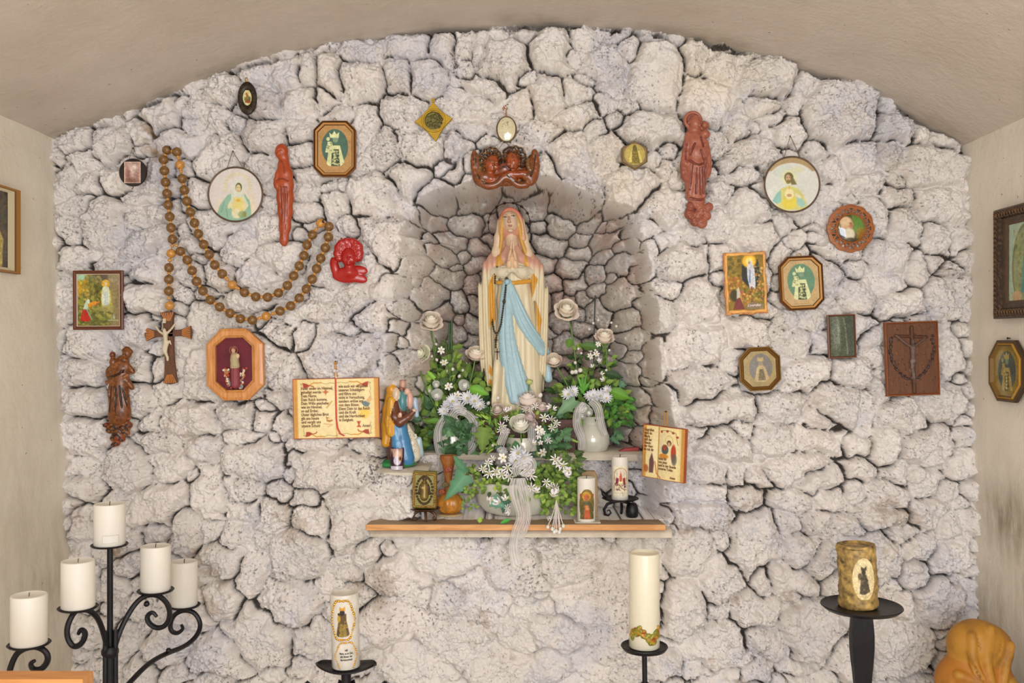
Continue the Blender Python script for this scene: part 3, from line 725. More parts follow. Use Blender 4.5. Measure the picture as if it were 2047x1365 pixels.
# ---------------------------------------------------------------- painted pictures (flat art in flat frames)
class Pic:
    def __init__(s, x0, y0, x1, y1, step, bg):
        s.x = np.arange(x0, x1+step*.5, step); s.y = np.arange(y0, y1+step*.5, step)
        s.X, s.Y = np.meshgrid(s.x, s.y); s.A = np.ones(s.X.shape+(3,))*hx(bg); s.st = step; s.seed = 0
    def mix(s, sd, col, soft, al):
        a = np.clip(0.5 + sd/max(soft, s.st), 0, 1)*al
        s.A = s.A*(1-a[..., None]) + hx(col)*a[..., None]; return s
    def ell(s, x, y, rx, ry, col, soft=1.0, al=1.0, rot=0):
        ca, sa = math.cos(math.radians(rot)), math.sin(math.radians(rot))
        u, v = s.X-x, s.Y-y; p = (u*ca+v*sa)/rx; q = (-u*sa+v*ca)/ry
        return s.mix((1-np.sqrt(p*p+q*q))*min(rx, ry), col, soft, al)
    def ring(s, x, y, r, w, col, soft=1.0, al=1.0):
        return s.mix(w/2-np.abs(np.hypot(s.X-x, s.Y-y)-r), col, soft, al)
    def poly(s, pts, col, soft=1.0, al=1.0): return s.mix(psd(s.X, s.Y, pts), col, soft, al)
    def line(s, pts, w, col, soft=1.0, al=1.0):
        d = np.full(s.X.shape, 1e9)
        for (ax, ay), (bx, by) in zip(pts[:-1], pts[1:]):
            ex, ey = bx-ax, by-ay; t = np.clip(((s.X-ax)*ex+(s.Y-ay)*ey)/(ex*ex+ey*ey+1e-9), 0, 1)
            d = np.minimum(d, np.hypot(s.X-ax-t*ex, s.Y-ay-t*ey))
        return s.mix(w/2-d, col, soft, al)
    def dabs(s, n, box, cols, r0, r1, al=.7, seed=1):
        r = random.Random(seed)
        for _ in range(n):
            s.ell(r.uniform(box[0], box[2]), r.uniform(box[1], box[3]), r.uniform(r0, r1), r.uniform(r0, r1)*.7, r.choice(cols), 1.2, al, r.uniform(0, 180))
        return s
    def noise(s, amt=.05, seed=1, beta=.8):
        f = fnoise(s.X.shape, beta, seed); s.A = np.clip(s.A*(1+amt*f[..., None]), 0, 1); return s
    def build(s, name, m, parent, cx, cy, sc_, y, mask=None, dome=0.0, label=None):
        n, k = s.X.shape; idx = np.arange(n*k).reshape(n, k)
        f = np.stack([idx[:-1, :-1], idx[1:, :-1], idx[1:, 1:], idx[:-1, 1:]], -1).reshape(-1, 4)
        Yd = np.zeros_like(s.X)
        if mask is not None:
            sd = mask(s.X, s.Y); vm = (sd > -s.st*1.5).ravel(); f = f[vm[f].all(1)]
        if dome:
            rr = ((s.X-cx)/dome[0])**2+((s.Y-cy)/dome[1])**2; Yd = -dome[2]*np.sqrt(np.clip(1-rr, 0, 1))
        v = np.stack([s.X-cx, Yd+y, cy-s.Y], -1).reshape(-1, 3)*sc_
        us = np.unique(f); rm = np.full(n*k, -1); rm[us] = np.arange(len(us))
        o = raw_obj(name, v[us], rm[f], m, parent, bool(dome), lin(s.A.reshape(-1, 3))[us])
        if label: o['label'] = label
        return o
def octo(cx, cy, rx, ry, c=0.42):
    """octagon outline in local coords (x, z): straight lengths set by c"""
    a, b = rx*(1-c*1.0), ry*(1-c*rx/ry)
    return [(cx-a, cy+ry), (cx+a, cy+ry), (cx+rx, cy+b), (cx+rx, cy-b), (cx+a, cy-ry), (cx-a, cy-ry), (cx-rx, cy-b), (cx-rx, cy+b)]
def rect(x0, x1, z0, z1): return [(x0, z1), (x1, z1), (x1, z0), (x0, z0)]
def mount(name, label, cat, px, py, half_w, half_h, off=0.0, roll=0.0, group=None, q=.3, back=0.0):
    """Empty at the back of a wall-hung thing, resting against the stones behind it"""
    y = wall_front(px-half_w*.95, px+half_w*.95, py-half_h*.95, py+half_h*.95, q) - off
    o = thing(name, label, cat, P(px, py, y), group)
    o.rotation_euler = (0, math.radians(roll), 0)         # + roll = clockwise in the picture
    return o, S(y), y
brass = mat('aged_brass', '#a9812b', .38, .75, var=.2, vscale=60, bump=.3, bscale=150)
iron = mat('black_wrought_iron', '#17151a', .42, .35, var=.3, vscale=40, bump=.5, bscale=90)
steel = mat('thin_wire', '#7d6a58', .4, .6)
nailm = mat('dark_nail', '#3b322c', .5, .6)
wax = mat('ivory_wax', '#e4dfd4', .45, var=.02, vscale=15, sss=.15, spec=.35)
paper_gloss = vmat('picture_under_glass', rough=.18, spec=.5, coat=.3)
paper = vmat('printed_paper', rough=.6)
def chain(parent, pts, r, m, sc_, name='chain', link=None):
    g = Geo()
    if link:
        P_ = [np.array(p, float) for p in pts]
        for a, b in zip(P_[:-1], P_[1:]):
            n = max(1, int(np.linalg.norm(b-a)/link))
            for i in range(n):
                c = a + (b-a)*(i+.5)/n; dr = (b-a)/np.linalg.norm(b-a)
                ring = []
                side = np.cross(dr, [0, 1, 0]) if i % 2 else np.array([0, 1, 0.])
                for k in range(8):
                    t = 2*math.pi*k/8; ring.append(c+dr*math.cos(t)*link*.62+side*math.sin(t)*link*.33)
                g.tube(ring, r, 5, closed=True)
    else: g.tube(pts, r, 6)
    return g.build(name, m, parent, sc_)
def nail(parent, x, z, y, r, sc_, m=None, name='nail'):
    g = Geo(); g.lathe([(r*.45, -y*1.0 if False else 0), (r*.45, r*2.2)], (x, y+r*2.2, z), 8, 'y'); g.lathe([(r, r*2.2), (r*1.05, r*2.5), (r*.6, r*2.9), (0.01, r*3)], (x, y+r*2.2, z), 10, 'y')
    return g.build(name, m or nailm, parent, sc_)
def text_mesh(name, body, x, z, y, size, sc_, parent, m, spacing=1.0, align='LEFT', shear=0.0, bold=0.012, wid=1.0, label=None):
    cu = bpy.data.curves.new(name, 'FONT'); cu.body = body; cu.size = size; cu.space_line = spacing
    cu.align_x = align; cu.shear = shear; cu.offset = bold*size; cu.extrude = 0.15; cu.resolution_u = 2
    t = bpy.data.objects.new(name, cu); C.objects.link(t)
    bpy.context.view_layer.update()
    me = bpy.data.meshes.new_from_object(t.evaluated_get(bpy.context.evaluated_depsgraph_get()))
    bpy.data.objects.remove(t)
    n = len(me.vertices); co_ = np.zeros(n*3); me.vertices.foreach_get('co', co_); co_ = co_.reshape(-1, 3)
    v = np.stack([x + co_[:, 0]*wid, y - co_[:, 2], z + co_[:, 1]], -1)*sc_
    me.vertices.foreach_set('co', v.astype(np.float32).ravel()); me.update(); me.materials.clear(); me.materials.append(m)
    o = bpy.data.objects.new(name, me); C.objects.link(o); o.parent = parent
    if label: o['label'] = label
    return o
def frame(o, s, outer, inner, name, m, depth=6, prof=None, back=True):
    g = Geo()
    prof = prof or [(0, 0), (0, -depth*.8), (.12, -depth), (.42, -depth), (.5, -depth*.75), (.62, -depth*.85), (.85, -depth*.7), (1, -depth*.45), (1, 0)]
    g.ringframe(outer, inner, prof)
    return g.build(name, m, o, s)
def mouldcol(o, s, outer, inner, name, m, prof, cols):
    """moulding whose profile bands carry their own colours"""
    g = Geo(); o_ = np.asarray(outer, float); q = np.asarray(inner, float); n = len(o_)
    for (t0, y0), (t1, y1), c in zip(prof[:-1], prof[1:], cols):
        a = o_*(1-t0)+q*t0; b = o_*(1-t1)+q*t1
        v = [(p[0], y0, p[1]) for p in a]+[(p[0], y1, p[1]) for p in b]
        g.add(v, [(i, (i+1) % n, n+(i+1) % n, n+i) for i in range(n)], c)
    return g.build(name, m, o, s, smooth=False, vc=True)

greenoak = vmat('stained_moulding', rough=.42, bump=.15, bscale=250)
# --- the praying figure with crown in two octagonal frames (and two small cousins)
def madonna_pic(p, cx, cy, k, dark='#4f7462', robe='#d9dda6', orn='#3e4a33'):
    X = lambda u, v: (cx+u*k, cy+v*k)
    p.poly([X(-24, 46), X(-18, 8), X(-12, -8), X(12, -8), X(26, 46)], robe, 1)
    p.poly([X(-11, 46), X(-9, 2), X(9, 2), X(12, 46)], orn, 1)
    p.poly([X(-27, 10), X(-20, -18), X(-9, -18), X(-4, 8), X(-6, 12)], robe, 1)
    p.ell(*X(0, -24), 7.5*k, 9*k, '#7f9b7d', 1.5); p.ell(*X(-19, -25), 4.5*k, 5*k, robe, 1)
    p.poly([X(-14, -28), X(-16, -42), X(-9, -36), X(-3, -46), X(3, -37), X(10, -43), X(9, -28)], robe, 1)
    p.line([X(-9, -24), X(-11, -6)], 1.6*k, orn, 1, .5)
    r = random.Random(3)
    for i in range(46):
        u, v = r.uniform(-9, 10), r.uniform(6, 44)
        p.ell(*X(u, v), r.uniform(.8, 2.4)*k, r.uniform(.6, 1.6)*k, robe, .8, .85, r.uniform(0, 180))
    for i in range(16):
        u, v = r.uniform(-22, -10), r.uniform(-14, 9); p.ell(*X(u, v), 1.2*k, 1*k, orn, .8, .7)
    for i in range(5): p.ell(*X(-3+i*.5, 8+i*8), 3.2*k, 3*k, '#c9cf94', 1)
def octframe(px, py, rx, ry, roll, label, cut=.42, green='#47695a', mat_='#b98f58', group=None, fw=9, mould=('#7c4d27', '#3d2413', '#a06a35', '#c08a4c', '#5b3a1e')):
    o, s, y = mount('octagonal_picture_frame', label, 'framed picture', px, py, rx, ry, roll=roll, group=group)
    out = octo(0, 0, rx, ry, cut); inn = octo(0, 0, rx-fw, ry-fw, cut*.98)
    mouldcol(o, s, out, inn, 'frame', greenoak, [(0, 0), (0, -6), (.2, -8), (.38, -6), (.5, -8.5), (.85, -6), (1, -3.5)], [mould[0], mould[0], mould[1], mould[2], mould[3], mould[4]])
    p = Pic(px-rx, py-ry, px+rx, py+ry, .75, mat_)
    madonna_bg = p.ell(px, py-4, rx*.62, ry*.64, green, 1.2)
    madonna_pic(p, px+1, py-1, min(rx*.62/26, ry*.64/46)*.98)
    p.A = np.where((((p.X-px)/(rx*.66))**2+((p.Y-py+2)/(ry*.70))**2 > 1)[..., None], hx(mat_), p.A)
    p.line([(px-13, py+ry*.76), (px+13, py+ry*.76)], .8, '#8a6a3c', 1, .8); p.line([(px-10, py+ry*.83), (px+10, py+ry*.83)], .8, '#8a6a3c', 1, .7)
    p.noise(.04, 3)
    oi = [(a+px, py-b) for a, b in octo(0, 0, rx-fw+1, ry-fw+1, cut)]
    p.build('picture', paper_gloss, o, px, py, s, -3.4, mask=lambda X, Y: psd(X, Y, oi))
    g = Geo(); g.tube([(3*math.cos(t), -3, ry+2+3*math.sin(t)) for t in np.linspace(0, 2*math.pi, 12)[:-1]], .7, 5, closed=True)
    g.build('hanging_ring', brass, o, s)
    return o, s, y
octframe(670, 298.5, 42.5, 56, 0, 'octagonal wooden frame with green oval, right of the orange wax figure at upper left')
octframe(1600.5, 566, 44, 54, -3, 'octagonal frame with green oval of crowned figure, right of the small scroll picture', mat_='#c0a373', green='#5f8a6e', mould=('#6a4120', '#4b2b14', '#a9733a', '#c79455', '#6b4522'))
# --- oval black medallion
o, s, y = mount('oval_medallion', 'small dark oval medallion hanging highest at the upper left under the vault', 'medallion', 495, 197, 19, 32, roll=-1)
g = Geo(); n_ = 40
g.ringframe(circ(0, 0, 19, 33, n_), circ(0, 1, 8.5, 15.5, n_), [(0, 0), (0, -3.5), (.1, -5), (.5, -5.5), (.9, -4.5), (1, -3), (1, 0)], '#231a12')
for i in range(26):
    a = 2*math.pi*i/26; g.sphere((13.5*math.cos(a), -5.2, 24*math.sin(a)), 1.6, 6, 4, '#4a3a1e', (1, .6, 1))
g.build('frame', vmat('dark_carved_frame', .4, .2, .3, 200, mottling=.6, mcol='#4d3c1a'), o, s, vc=True)
p = Pic(495-9, 197-16, 495+9, 197+16, .6, '#d8cd93')
p.poly([(490, 206), (493, 192), (495, 187), (500, 196), (502, 207)], '#8f7a45', 1); p.ell(494, 189, 2.4, 3, '#a5683f', 1); p.ell(497, 203, 4.5, 4, '#9a5530', 1); p.ell(491, 199, 2, 4, '#6f7a45', 1); p.ell(500, 198, 2, 4, '#55664a', 1); p.noise(.06)
p.build('picture', paper_gloss, o, 495, 197, s, -3.2, mask=lambda X, Y: (1-np.sqrt(((X-495)/9)**2+((Y-196)/16)**2))*9)
g = Geo(); g.tube([(-1+2.4*math.cos(t), -3, 37+4*math.sin(t)) for t in np.linspace(0, 2*math.pi, 12)[:-1]], .9, 5, closed=True); g.build('hanging_ring', brass, o, s)
# --- round black plaque with a small print
o, s, y = mount('round_plaque', 'small round black plaque with square sepia print at the far upper left', 'plaque', 267, 345, 28, 28)
g = Geo(); g.lathe([(28, 0), (28, 3), (27, 4.2), (0.01, 4.2)], (0, 0, 0), 48, 'y'); g.build('disc', mat('black_lacquer', '#1d1217', .25, coat=.5), o, s)
p = Pic(250, 324, 283, 367, .7, '#b9968c')
p.ell(268, 340, 9, 11, '#d9c0b4', 6, .9); p.ell(258, 348, 5, 10, '#8b5b55', 5, .7); p.ell(266, 362, 13, 6, '#7d5647', 5, .8); p.ell(275, 350, 5, 9, '#9c6f66', 4, .6); p.ell(270, 334, 4, 5, '#e6d3c6', 2, .8)
p.line([(251, 325), (282, 325), (282, 366), (251, 366), (251, 325)], 1.4, '#d8bfa6', 1, .9); p.noise(.08)
p.build('print', paper_gloss, o, 267, 345, s, -4.6)
chain(o, [(-8, -2, 26), (-1, -4, 48), (1, -4, 48), (10, -2, 26)], .5, steel, s, 'hanging_wire'); nail(o, 0, 48, -2, 2, s)
g = Geo(); g.tube([(0, -3, -27), (1, -4, -30), (-2, -3, -34)], .9, 6); g.build('bottom_hook', mat('rusty_hook', '#6d2f1d', .6, .3), o, s)
# --- Lourdes grotto print in narrow brown frame
o, s, y = mount('rectangular_picture_frame', 'rectangular brown frame with colourful grotto scene of kneeling girl in red skirt, far left', 'framed picture', 198, 600, 50, 59, roll=-.3)
mouldcol(o, s, rect(-50, 50, -59, 59), rect(-41.5, 41.5, -51, 51), 'frame', greenoak, [(0, 0), (0, -5), (.35, -6), (.55, -4.5), (.8, -4), (1, -3.5), (1, -2)], ['#6a3a26', '#63321f', '#7d4b33', '#3d1c12', '#c9a88c', '#c9a88c'])
p = Pic(155, 547, 241, 653, .7, '#6d6a35')
p.poly([(155, 547), (176, 547), (180, 575), (155, 562)], '#a7cfae', 4); p.poly([(155, 561), (178, 558), (180, 582), (155, 590)], '#c39a2c', 5)
p.poly([(215, 547), (241, 547), (241, 655), (222, 655)], '#8b7a52', 8); p.poly([(190, 547), (217, 547), (213, 605), (193, 618)], '#4a3718', 6, .85)
p.dabs(160, (172, 547, 205, 615), ['#6f6b2c', '#8d8437', '#4a5220', '#a3923e'], 1.5, 5, .6, 5)
p.dabs(150, (155, 595, 225, 652), ['#5e6a24', '#8e9434', '#a8a243', '#3f4a1b', '#b6b04f'], 1.5, 5, .6, 6)
p.dabs(60, (155, 560, 178, 610), ['#c8a93a', '#a98a2b', '#8d9a45', '#e0c860'], 1.5, 4, .6, 8)
p.dabs(50, (220, 555, 241, 620), ['#9a8a62', '#7b6b47', '#ad9a70'], 2, 5, .4, 9)
p.poly([(203, 580), (213, 573), (223, 582), (226, 612), (218, 618), (203, 612)], '#c5b243', 3, .9)
p.ell(212.5, 567, 8, 8, '#d9a829', 1.5); p.poly([(206, 575), (212, 571), (219, 575), (222, 600), (219, 614), (207, 614), (204, 600)], '#d7dcbc', 1.5)
p.poly([(208, 583), (217, 583), (218, 612), (208, 612)], '#c3cfc4', 1.5); p.ell(212.5, 567, 3, 3.6, '#e0c79a', 1)
p.poly([(204, 612), (222, 608), (231, 614), (225, 624), (200, 622), (190, 617)], '#a59b55', 3, .8)
p.poly([(174, 600), (179, 597), (181, 604), (176, 618), (167, 618), (170, 608)], '#c9dcc0', 1.2); p.poly([(176, 608), (188, 602), (199, 603), (186, 611), (178, 616)], '#d9942a', 1.2); p.line([(188, 612), (200, 603)], 2, '#cf6a2f', 1)
p.poly([(166, 619), (174, 619), (183, 638), (178, 643), (161, 641)], '#b92a17', 1.2); p.line([(174, 618), (184, 638)], 1.8, '#7fb3a0', 1)
p.poly([(227, 637), (229, 625), (231, 637)], '#a9c3a4', 1); p.line([(217, 640), (237, 640)], 1.5, '#a9b98f', 1); p.noise(.07, 2, .6)
p.build('picture', paper_gloss, o, 198, 600, s, -2.6)
# --- two round glass-like discs with chain
def disc(px, py, r, label, painter, tip, seed):
    o, s, y = mount('round_glass_picture', label, 'picture', px, py, r, r, off=.006, q=.2)
    g = Geo(); rim = []
    g.tube([(r*math.cos(t), -3, r*math.sin(t)) for t in np.linspace(0, 2*math.pi, 65)[:-1]], 1.9, 8, closed=True)
    k = int(r*2.2)
    for i in range(k): 
        a = 2*math.pi*i/k; g.sphere((r*math.cos(a), -4.6, r*math.sin(a)), 1.1, 6, 4)
    g.build('rim', mat('lead_rim', '#6b5848', .45, .5, var=.25, vscale=200), o, s)
    p = Pic(px-r, py-r, px+r, py+r, .75, '#d9d2cd'); painter(p); p.noise(.02, seed)
    p.build('picture', paper_gloss, o, px, py, s, -3.0, mask=lambda X, Y: r-1-np.hypot(X-px, Y-py))
    chain(o, [(-tip[0], -3, r*.93), (tip[2], -5, tip[1])], .42, steel, s, 'chain', 2.2)
    chain(o, [(tip[2], -5, tip[1]), (tip[0], -3, r*.93)], .42, steel, s, 'chain', 2.2)
    nail(o, tip[2], tip[1], -3, 1.6, s)
def pa(p):
    for i in range(14):
        a = math.radians(-200+i*16.5); c_ = (476+25*math.cos(a), 372+24*math.sin(a)); p.ell(*c_, 4, 2.6, '#d6c98d', 2, .55, math.degrees(a))
    p.ell(452, 420, 20, 22, '#ecd3a6', 14, .5); p.ell(498, 415, 12, 26, '#ecd3a6', 14, .6)
    p.poly([(434, 430), (441, 410), (455, 391), (468, 385), (490, 388), (500, 402), (504, 432), (490, 442), (450, 442)], '#8fb8a0', 2)
    p.poly([(463, 398), (463, 376), (470, 362), (480, 361), (488, 370), (489, 392), (498, 412), (482, 430), (468, 425), (458, 408)], '#d3d7c6', 2)
    p.poly([(468, 395), (486, 395), (492, 415), (478, 436), (464, 425)], '#e0d27c', 3, .9); p.ell(474, 427, 10, 10, '#e3d9b7', 3, .9)
    p.ell(478, 375, 6.3, 9, '#4e4a2c', 1.5); p.ell(477.5, 377, 5, 8, '#d9c596', 1.2); p.ell(477, 401, 4, 3, '#dcae3b', 1.5)
    p.ell(461, 411, 4, 7, '#e3d7a5', 1.5, 1, 30); p.ell(490, 412, 4, 7, '#e3d7a5', 1.5, 1, -10); p.line([(443, 425), (449, 405)], 1.2, '#5f9080', 1, .7); p.line([(456, 436), (453, 418)], 1.2, '#5f9080', 1, .7)
    p.ell(476, 375, 1, .7, '#5d4a2c', .8); p.ell(480.5, 375, 1, .7, '#5d4a2c', .8); p.line([(475.5, 382), (480, 382)], .8, '#a86a4c', .8); p.ell(486, 429, 9, 7, '#7f9a5d', 3, .7); p.ell(490, 429, 2.4, 5, '#9b7a34', 2, .7)
disc(471.5, 389, 54, 'round white disc of veiled woman in pale green hung by chain, on the upper left', pa, (17, 86, -5), 4)
def pb(p):
    p.ell(1582, 330, 60, 18, '#b1976f', 2); p.ell(1582, 376, 54, 50, '#dadbd2', 2); p.ell(1570, 345, 22, 14, '#c9d6c8', 8, .7); p.ell(1594, 340, 12, 6, '#dcd6a8', 6, .7)
    p.poly([(1546, 402), (1552, 388), (1562, 376), (1580, 372), (1596, 378), (1606, 392), (1614, 412), (1604, 420), (1560, 420)], '#d4cf7e', 2.5)
    p.poly([(1543, 402), (1551, 388), (1560, 380), (1561, 404), (1552, 408)], '#8fc0b4', 2); p.poly([(1592, 394), (1604, 398), (1611, 410), (1602, 416), (1592, 408)], '#a2c9bd', 2)
    p.ell(1577, 405, 14, 14, '#e3cf4c', 3, .9); p.ell(1577, 388, 9, 11, '#ece2ae', 2); p.ell(1577, 391, 5, 3, '#c9a266', 1.2); p.ell(1577, 376, 1.4, 4, '#dcb04c', 1)
    p.ell(1576, 355, 15, 15, '#e3e0a8', 5, .7); p.ell(1576, 355, 9, 10, '#6b6238', 2); p.poly([(1580, 352), (1586, 358), (1592, 369), (1582, 370), (1578, 362)], '#7a7148', 3)
    p.ell(1574.5, 356.5, 5, 7.2, '#c8a980', 1.5); p.ell(1575, 364, 4.6, 4, '#7d6b40', 1.5, .8); p.ell(1572.6, 355, .9, .7, '#3b2e1c', .7); p.ell(1577, 355, .9, .7, '#3b2e1c', .7)
    p.ell(1595, 392, 7, 3, '#e4e0c0', 1.5, 1, 35)
disc(1582.5, 369, 55, 'round white disc of bearded man in yellow robe hung by chain, on the upper right', pb, (17, 96, -4), 5)
# --- diamond brass medal
o, s, y = mount('diamond_medal', 'diamond-shaped brass medal with dark round centre, left of the niche top', 'medal', 867, 242, 36, 38, roll=-2)
g = Geo(); pts = []
for (a, b), (c_, d_) in zip([(0, 38), (38, 3), (3, -42), (-38, -1)], [(38, 3), (3, -42), (-38, -1), (0, 38)]):
    for t in (0, .1, .22, .30, .5, .70, .78, .9):
        f = 1 - .10*math.sin(math.pi*t)*(1 if .25 < t < .75 else .8)
        pts.append(((a+(c_-a)*t)*f, (b+(d_-b)*t)*f))
g.prism(pts, -4, 0, bev=1.2); g.ringframe(circ(0, 0, 24), circ(0, 0, 20), [(0, -4), (.2, -5.4), (.8, -5.4), (1, -4)])
g.ringframe(circ(0, 41, 4, n=20), circ(0, 41, 1.5, n=20), [(0, 0), (0, -3), (1, -3), (1, 0)]); g.build('plate', mat('golden_brass', '#a98722', .42, .55, var=.15, vscale=50, bump=.3), o, s)
q = Sdf(-22, 22, -22, 22, -1, 10, .8, back=2); q.ell(0, 0, 3, 20, 20, 2.4, '#6b6234', 1)
for k_ in range(40): a = random.uniform(0, 6.28); r_ = random.uniform(3, 17); q.ell(r_*math.cos(a), r_*math.sin(a), 5, random.uniform(1, 3), random.uniform(1, 3), 1.3, '#5c5630', .8)
q.tor(0, 0, 4.6, 15, .9, '#79703c', .6); q.build('relief', vmat('dark_bronze', .5, .5, mottling=.5, mcol='#2c2a1a'), o, s)
# --- small oval pendant
o, s, y = mount('oval_pendant', 'cream oval stone pendant in thin metal rim, above the twin cherubs', 'pendant', 1012.5, 259, 19, 25)
g = Geo(); g.tube([(19*math.cos(t), -3, 25*math.sin(t)) for t in np.linspace(0, 2*math.pi, 49)[:-1]], 1.5, 8, closed=True); g.build('rim', mat('pendant_rim', '#6e5a3c', .35, .7), o, s)
p = Pic(993, 233, 1032, 285, .8, '#cfc5a2'); p.dabs(14, (1004, 240, 1016, 256), ['#8f8a72', '#777463'], .6, 1.8, .8, 3); p.dabs(12, (1006, 268, 1022, 280), ['#a59d82', '#8a866f'], .5, 1.4, .8, 4); p.noise(.03)
p.build('stone', vmat('polished_stone', rough=.08, coat=.8, spec=.6), o, 1012.5, 259, s, -1.5, mask=lambda X, Y: (1-np.sqrt(((X-1012.5)/18.5)**2+((Y-259)/24.5)**2))*19, dome=(20, 26, 5))
g = Geo()
for k_ in range(9): g.sphere((random.uniform(-9, 3), -4, 36+random.uniform(0, 14)), 1.6, 6, 4)
for k_ in range(6): g.sphere((-1+(k_ % 2), -3.5, 26+k_*2.6), 1.5, 6, 4)
g.build('rusted_chain', mat('rust_chain', '#a5683f', .6, .3, var=.4, vscale=300), o, s)
# --- hexagon medal frame
o, s, y = mount('hexagonal_frame', 'small hexagonal wooden frame with round brass medal, right of the niche top', 'framed medal', 1268, 311, 26, 29)
hexo = [(0, 28.5), (26, 15), (26, -13), (1, -29.5), (-26, -14), (-26, 14)]
g = Geo(); g.prism(hexo, -6, 0, bev=3); g.build('frame', woodmat('hex_wood', '#6b5424', '#7d6230', 6, 'Z', .4, coat=.3), o, s)
p = Pic(1268-21, 311-22, 1268+21, 311+22, .6, '#a3924a'); p.ring(1268, 310, 18.5, 1.2, '#8d7a2c', 1); p.poly([(1259, 328), (1262, 306), (1265, 296), (1272, 296), (1274, 306), (1281, 328)], '#6e5f22', 1); p.ell(1268, 297, 4, 6, '#5d4f1c', 1); p.poly([(1256, 325), (1260, 303), (1263, 303), (1262, 326)], '#bba95c', 1); p.poly([(1274, 303), (1277, 303), (1284, 326), (1279, 328)], '#bba95c', 1); p.dabs(25, (1263, 306, 1274, 327), ['#b5a14a', '#4d431a'], .6, 1.3, .7, 2); p.noise(.06)
p.build('medal', vmat('engraved_medal', .3, .45), o, 1268, 311, s, -6.6, mask=lambda X, Y: 20-np.hypot(X-1268, Y-310))
g = Geo(); g.tube([(-2, -3, 27), (4, -4, 34)], .6, 5); g.build('hanging_wire', steel, o, s)
# --- lacy round wooden frame with domed portrait
o, s, y = mount('round_carved_frame', 'round fretwork wooden frame with domed glass portrait of bearded old man, on the right', 'framed picture', 1699.5, 457, 47, 48)
g = Geo(); n_ = 96; OUT = []; 
for i in range(n_):
    a = 2*math.pi*i/n_; OUT.append(((45.5+2*abs(math.cos(a*6)))*math.cos(a), (46.5+2*abs(math.cos(a*6)))*math.sin(a)))
g.ringframe(OUT, circ(0, 0, 40, n=n_), [(0, 0), (0, -4), (.3, -5), (1, -5), (1, 0)]); g.ringframe(circ(0, 0, 30.5, n=n_), circ(0, 0, 27, n=n_), [(0, 0), (0, -6), (.5, -7.5), (1, -6), (1, 0)])
for i in range(16):
    a0 = 2*math.pi*i/16; w_ = 2*math.pi/16
    ca, sa = math.cos(a0), math.sin(a0)
    for da in (-.09, .09):
        g.tube([(29.5*math.cos(a0+da*.4), -3, 29.5*math.sin(a0+da*.4)), (35*math.cos(a0+da), -4, 35*math.sin(a0+da)), (41*math.cos(a0+da*2.0), -3, 41*math.sin(a0+da*2.0))], [2.6, 1.7, 3.0], 6)
g.build('fretwork', woodmat('fret_wood', '#8a4c22', '#a8652f', 8, 'X', .5), o, s)
p = Pic(1672, 429, 1727, 485, .7, '#4b4a22'); p.poly([(1700, 429), (1727, 429), (1727, 462), (1712, 470), (1702, 460)], '#5e8a32', 4); p.ell(1718, 468, 9, 12, '#a9782f', 6, .8)
p.ell(1690, 450, 12, 15, '#c9a078', 4); p.ell(1687, 443, 11, 9, '#d9bb93', 4); p.ell(1694, 470, 12, 13, '#d8d0b4', 4); p.ell(1698, 452, 3, 5, '#b9704e', 2.5); p.ell(1681, 470, 6, 12, '#3a3a3c', 4, .9); p.ell(1697, 482, 14, 6, '#3b2c1c', 3, .9); p.ell(1697, 447, 1.5, 1, '#4e3420', 1); p.noise(.05)
p.build('portrait', vmat('domed_glass', rough=.05, coat=1.0, spec=.7), o, 1699.5, 457, s, -3, mask=lambda X, Y: 27.5-np.hypot(X-1699.5, Y-457), dome=(29, 29, 7))
# --- parchment picture on wood with scroll edges
o, s, y = mount('scroll_picture', 'scroll-edged picture of white figure in glowing halo above kneeling girl, on the right', 'picture', 1489.5, 566, 41, 62, roll=-2.5)
e = []
def wob(t, k): return math.sin(t*k)*1.0+math.sin(t*k*2.3+1)*.8
for t in np.linspace(0, 1, 14): e.append((-42+84*t, 61+wob(t, 9)))
for t in np.linspace(0, 1, 20)[1:]: e.append((42+wob(t, 14), 61-123*t))
for t in np.linspace(0, 1, 14)[1:]: e.append((42-84*t, -62+wob(t, 11)))
for t in np.linspace(0, 1, 20)[1:-1]: e.append((-42+wob(t, 13), -62+123*t))
g = Geo(); g.prism(e, -5, 0, bev=1.5); g.build('board', woodmat('parchment_wood', '#b0602c', '#d99a52', 5, 'Z', .45), o, s)
g = Geo()
for (a, b) in [((-38, 57), (38, 58)), ((-37, -57), (38, -56))]: g.tube([(a[0]+(b[0]-a[0])*t, -6+wob(t, 9)*.5, a[1]+(b[1]-a[1])*t+wob(t, 7)*.8) for t in np.linspace(0, 1, 16)], 3, 8)
for x_ in (-38, 38): g.tube([(x_+wob(t, 12)*.6, -5.5, 56-112*t) for t in np.linspace(0, 1, 20)], 2.4, 8)
g.build('rolled_edge', mat('parchment_roll', '#e2a95e', .5, var=.25, vscale=40), o, s)
p = Pic(1452, 508, 1526, 622, .7, '#8d7226'); cx_, cy_ = 1489.5, 566
p.dabs(90, (1452, 508, 1500, 560), ['#7b6a26', '#97832f', '#4c4a22', '#a98a35'], 2, 6, .6, 3); p.dabs(80, (1452, 555, 1490, 600), ['#c07a30', '#d9a352', '#a8662c', '#8a5a26', '#c9b04c'], 2, 5, .7, 4)
p.poly([(1482, 560), (1483, 530), (1498, 515), (1515, 520), (1520, 545), (1513, 572), (1500, 580)], '#2f3330', 3); p.dabs(60, (1508, 530, 1526, 600), ['#c08a2f', '#5b5a3a', '#7c6a2c', '#e0b060'], 1.5, 4, .7, 5)
p.ell(1498, 523, 14, 13, '#f0b92a', 4); p.ell(1498, 523, 8, 8, '#ffe27c', 4)
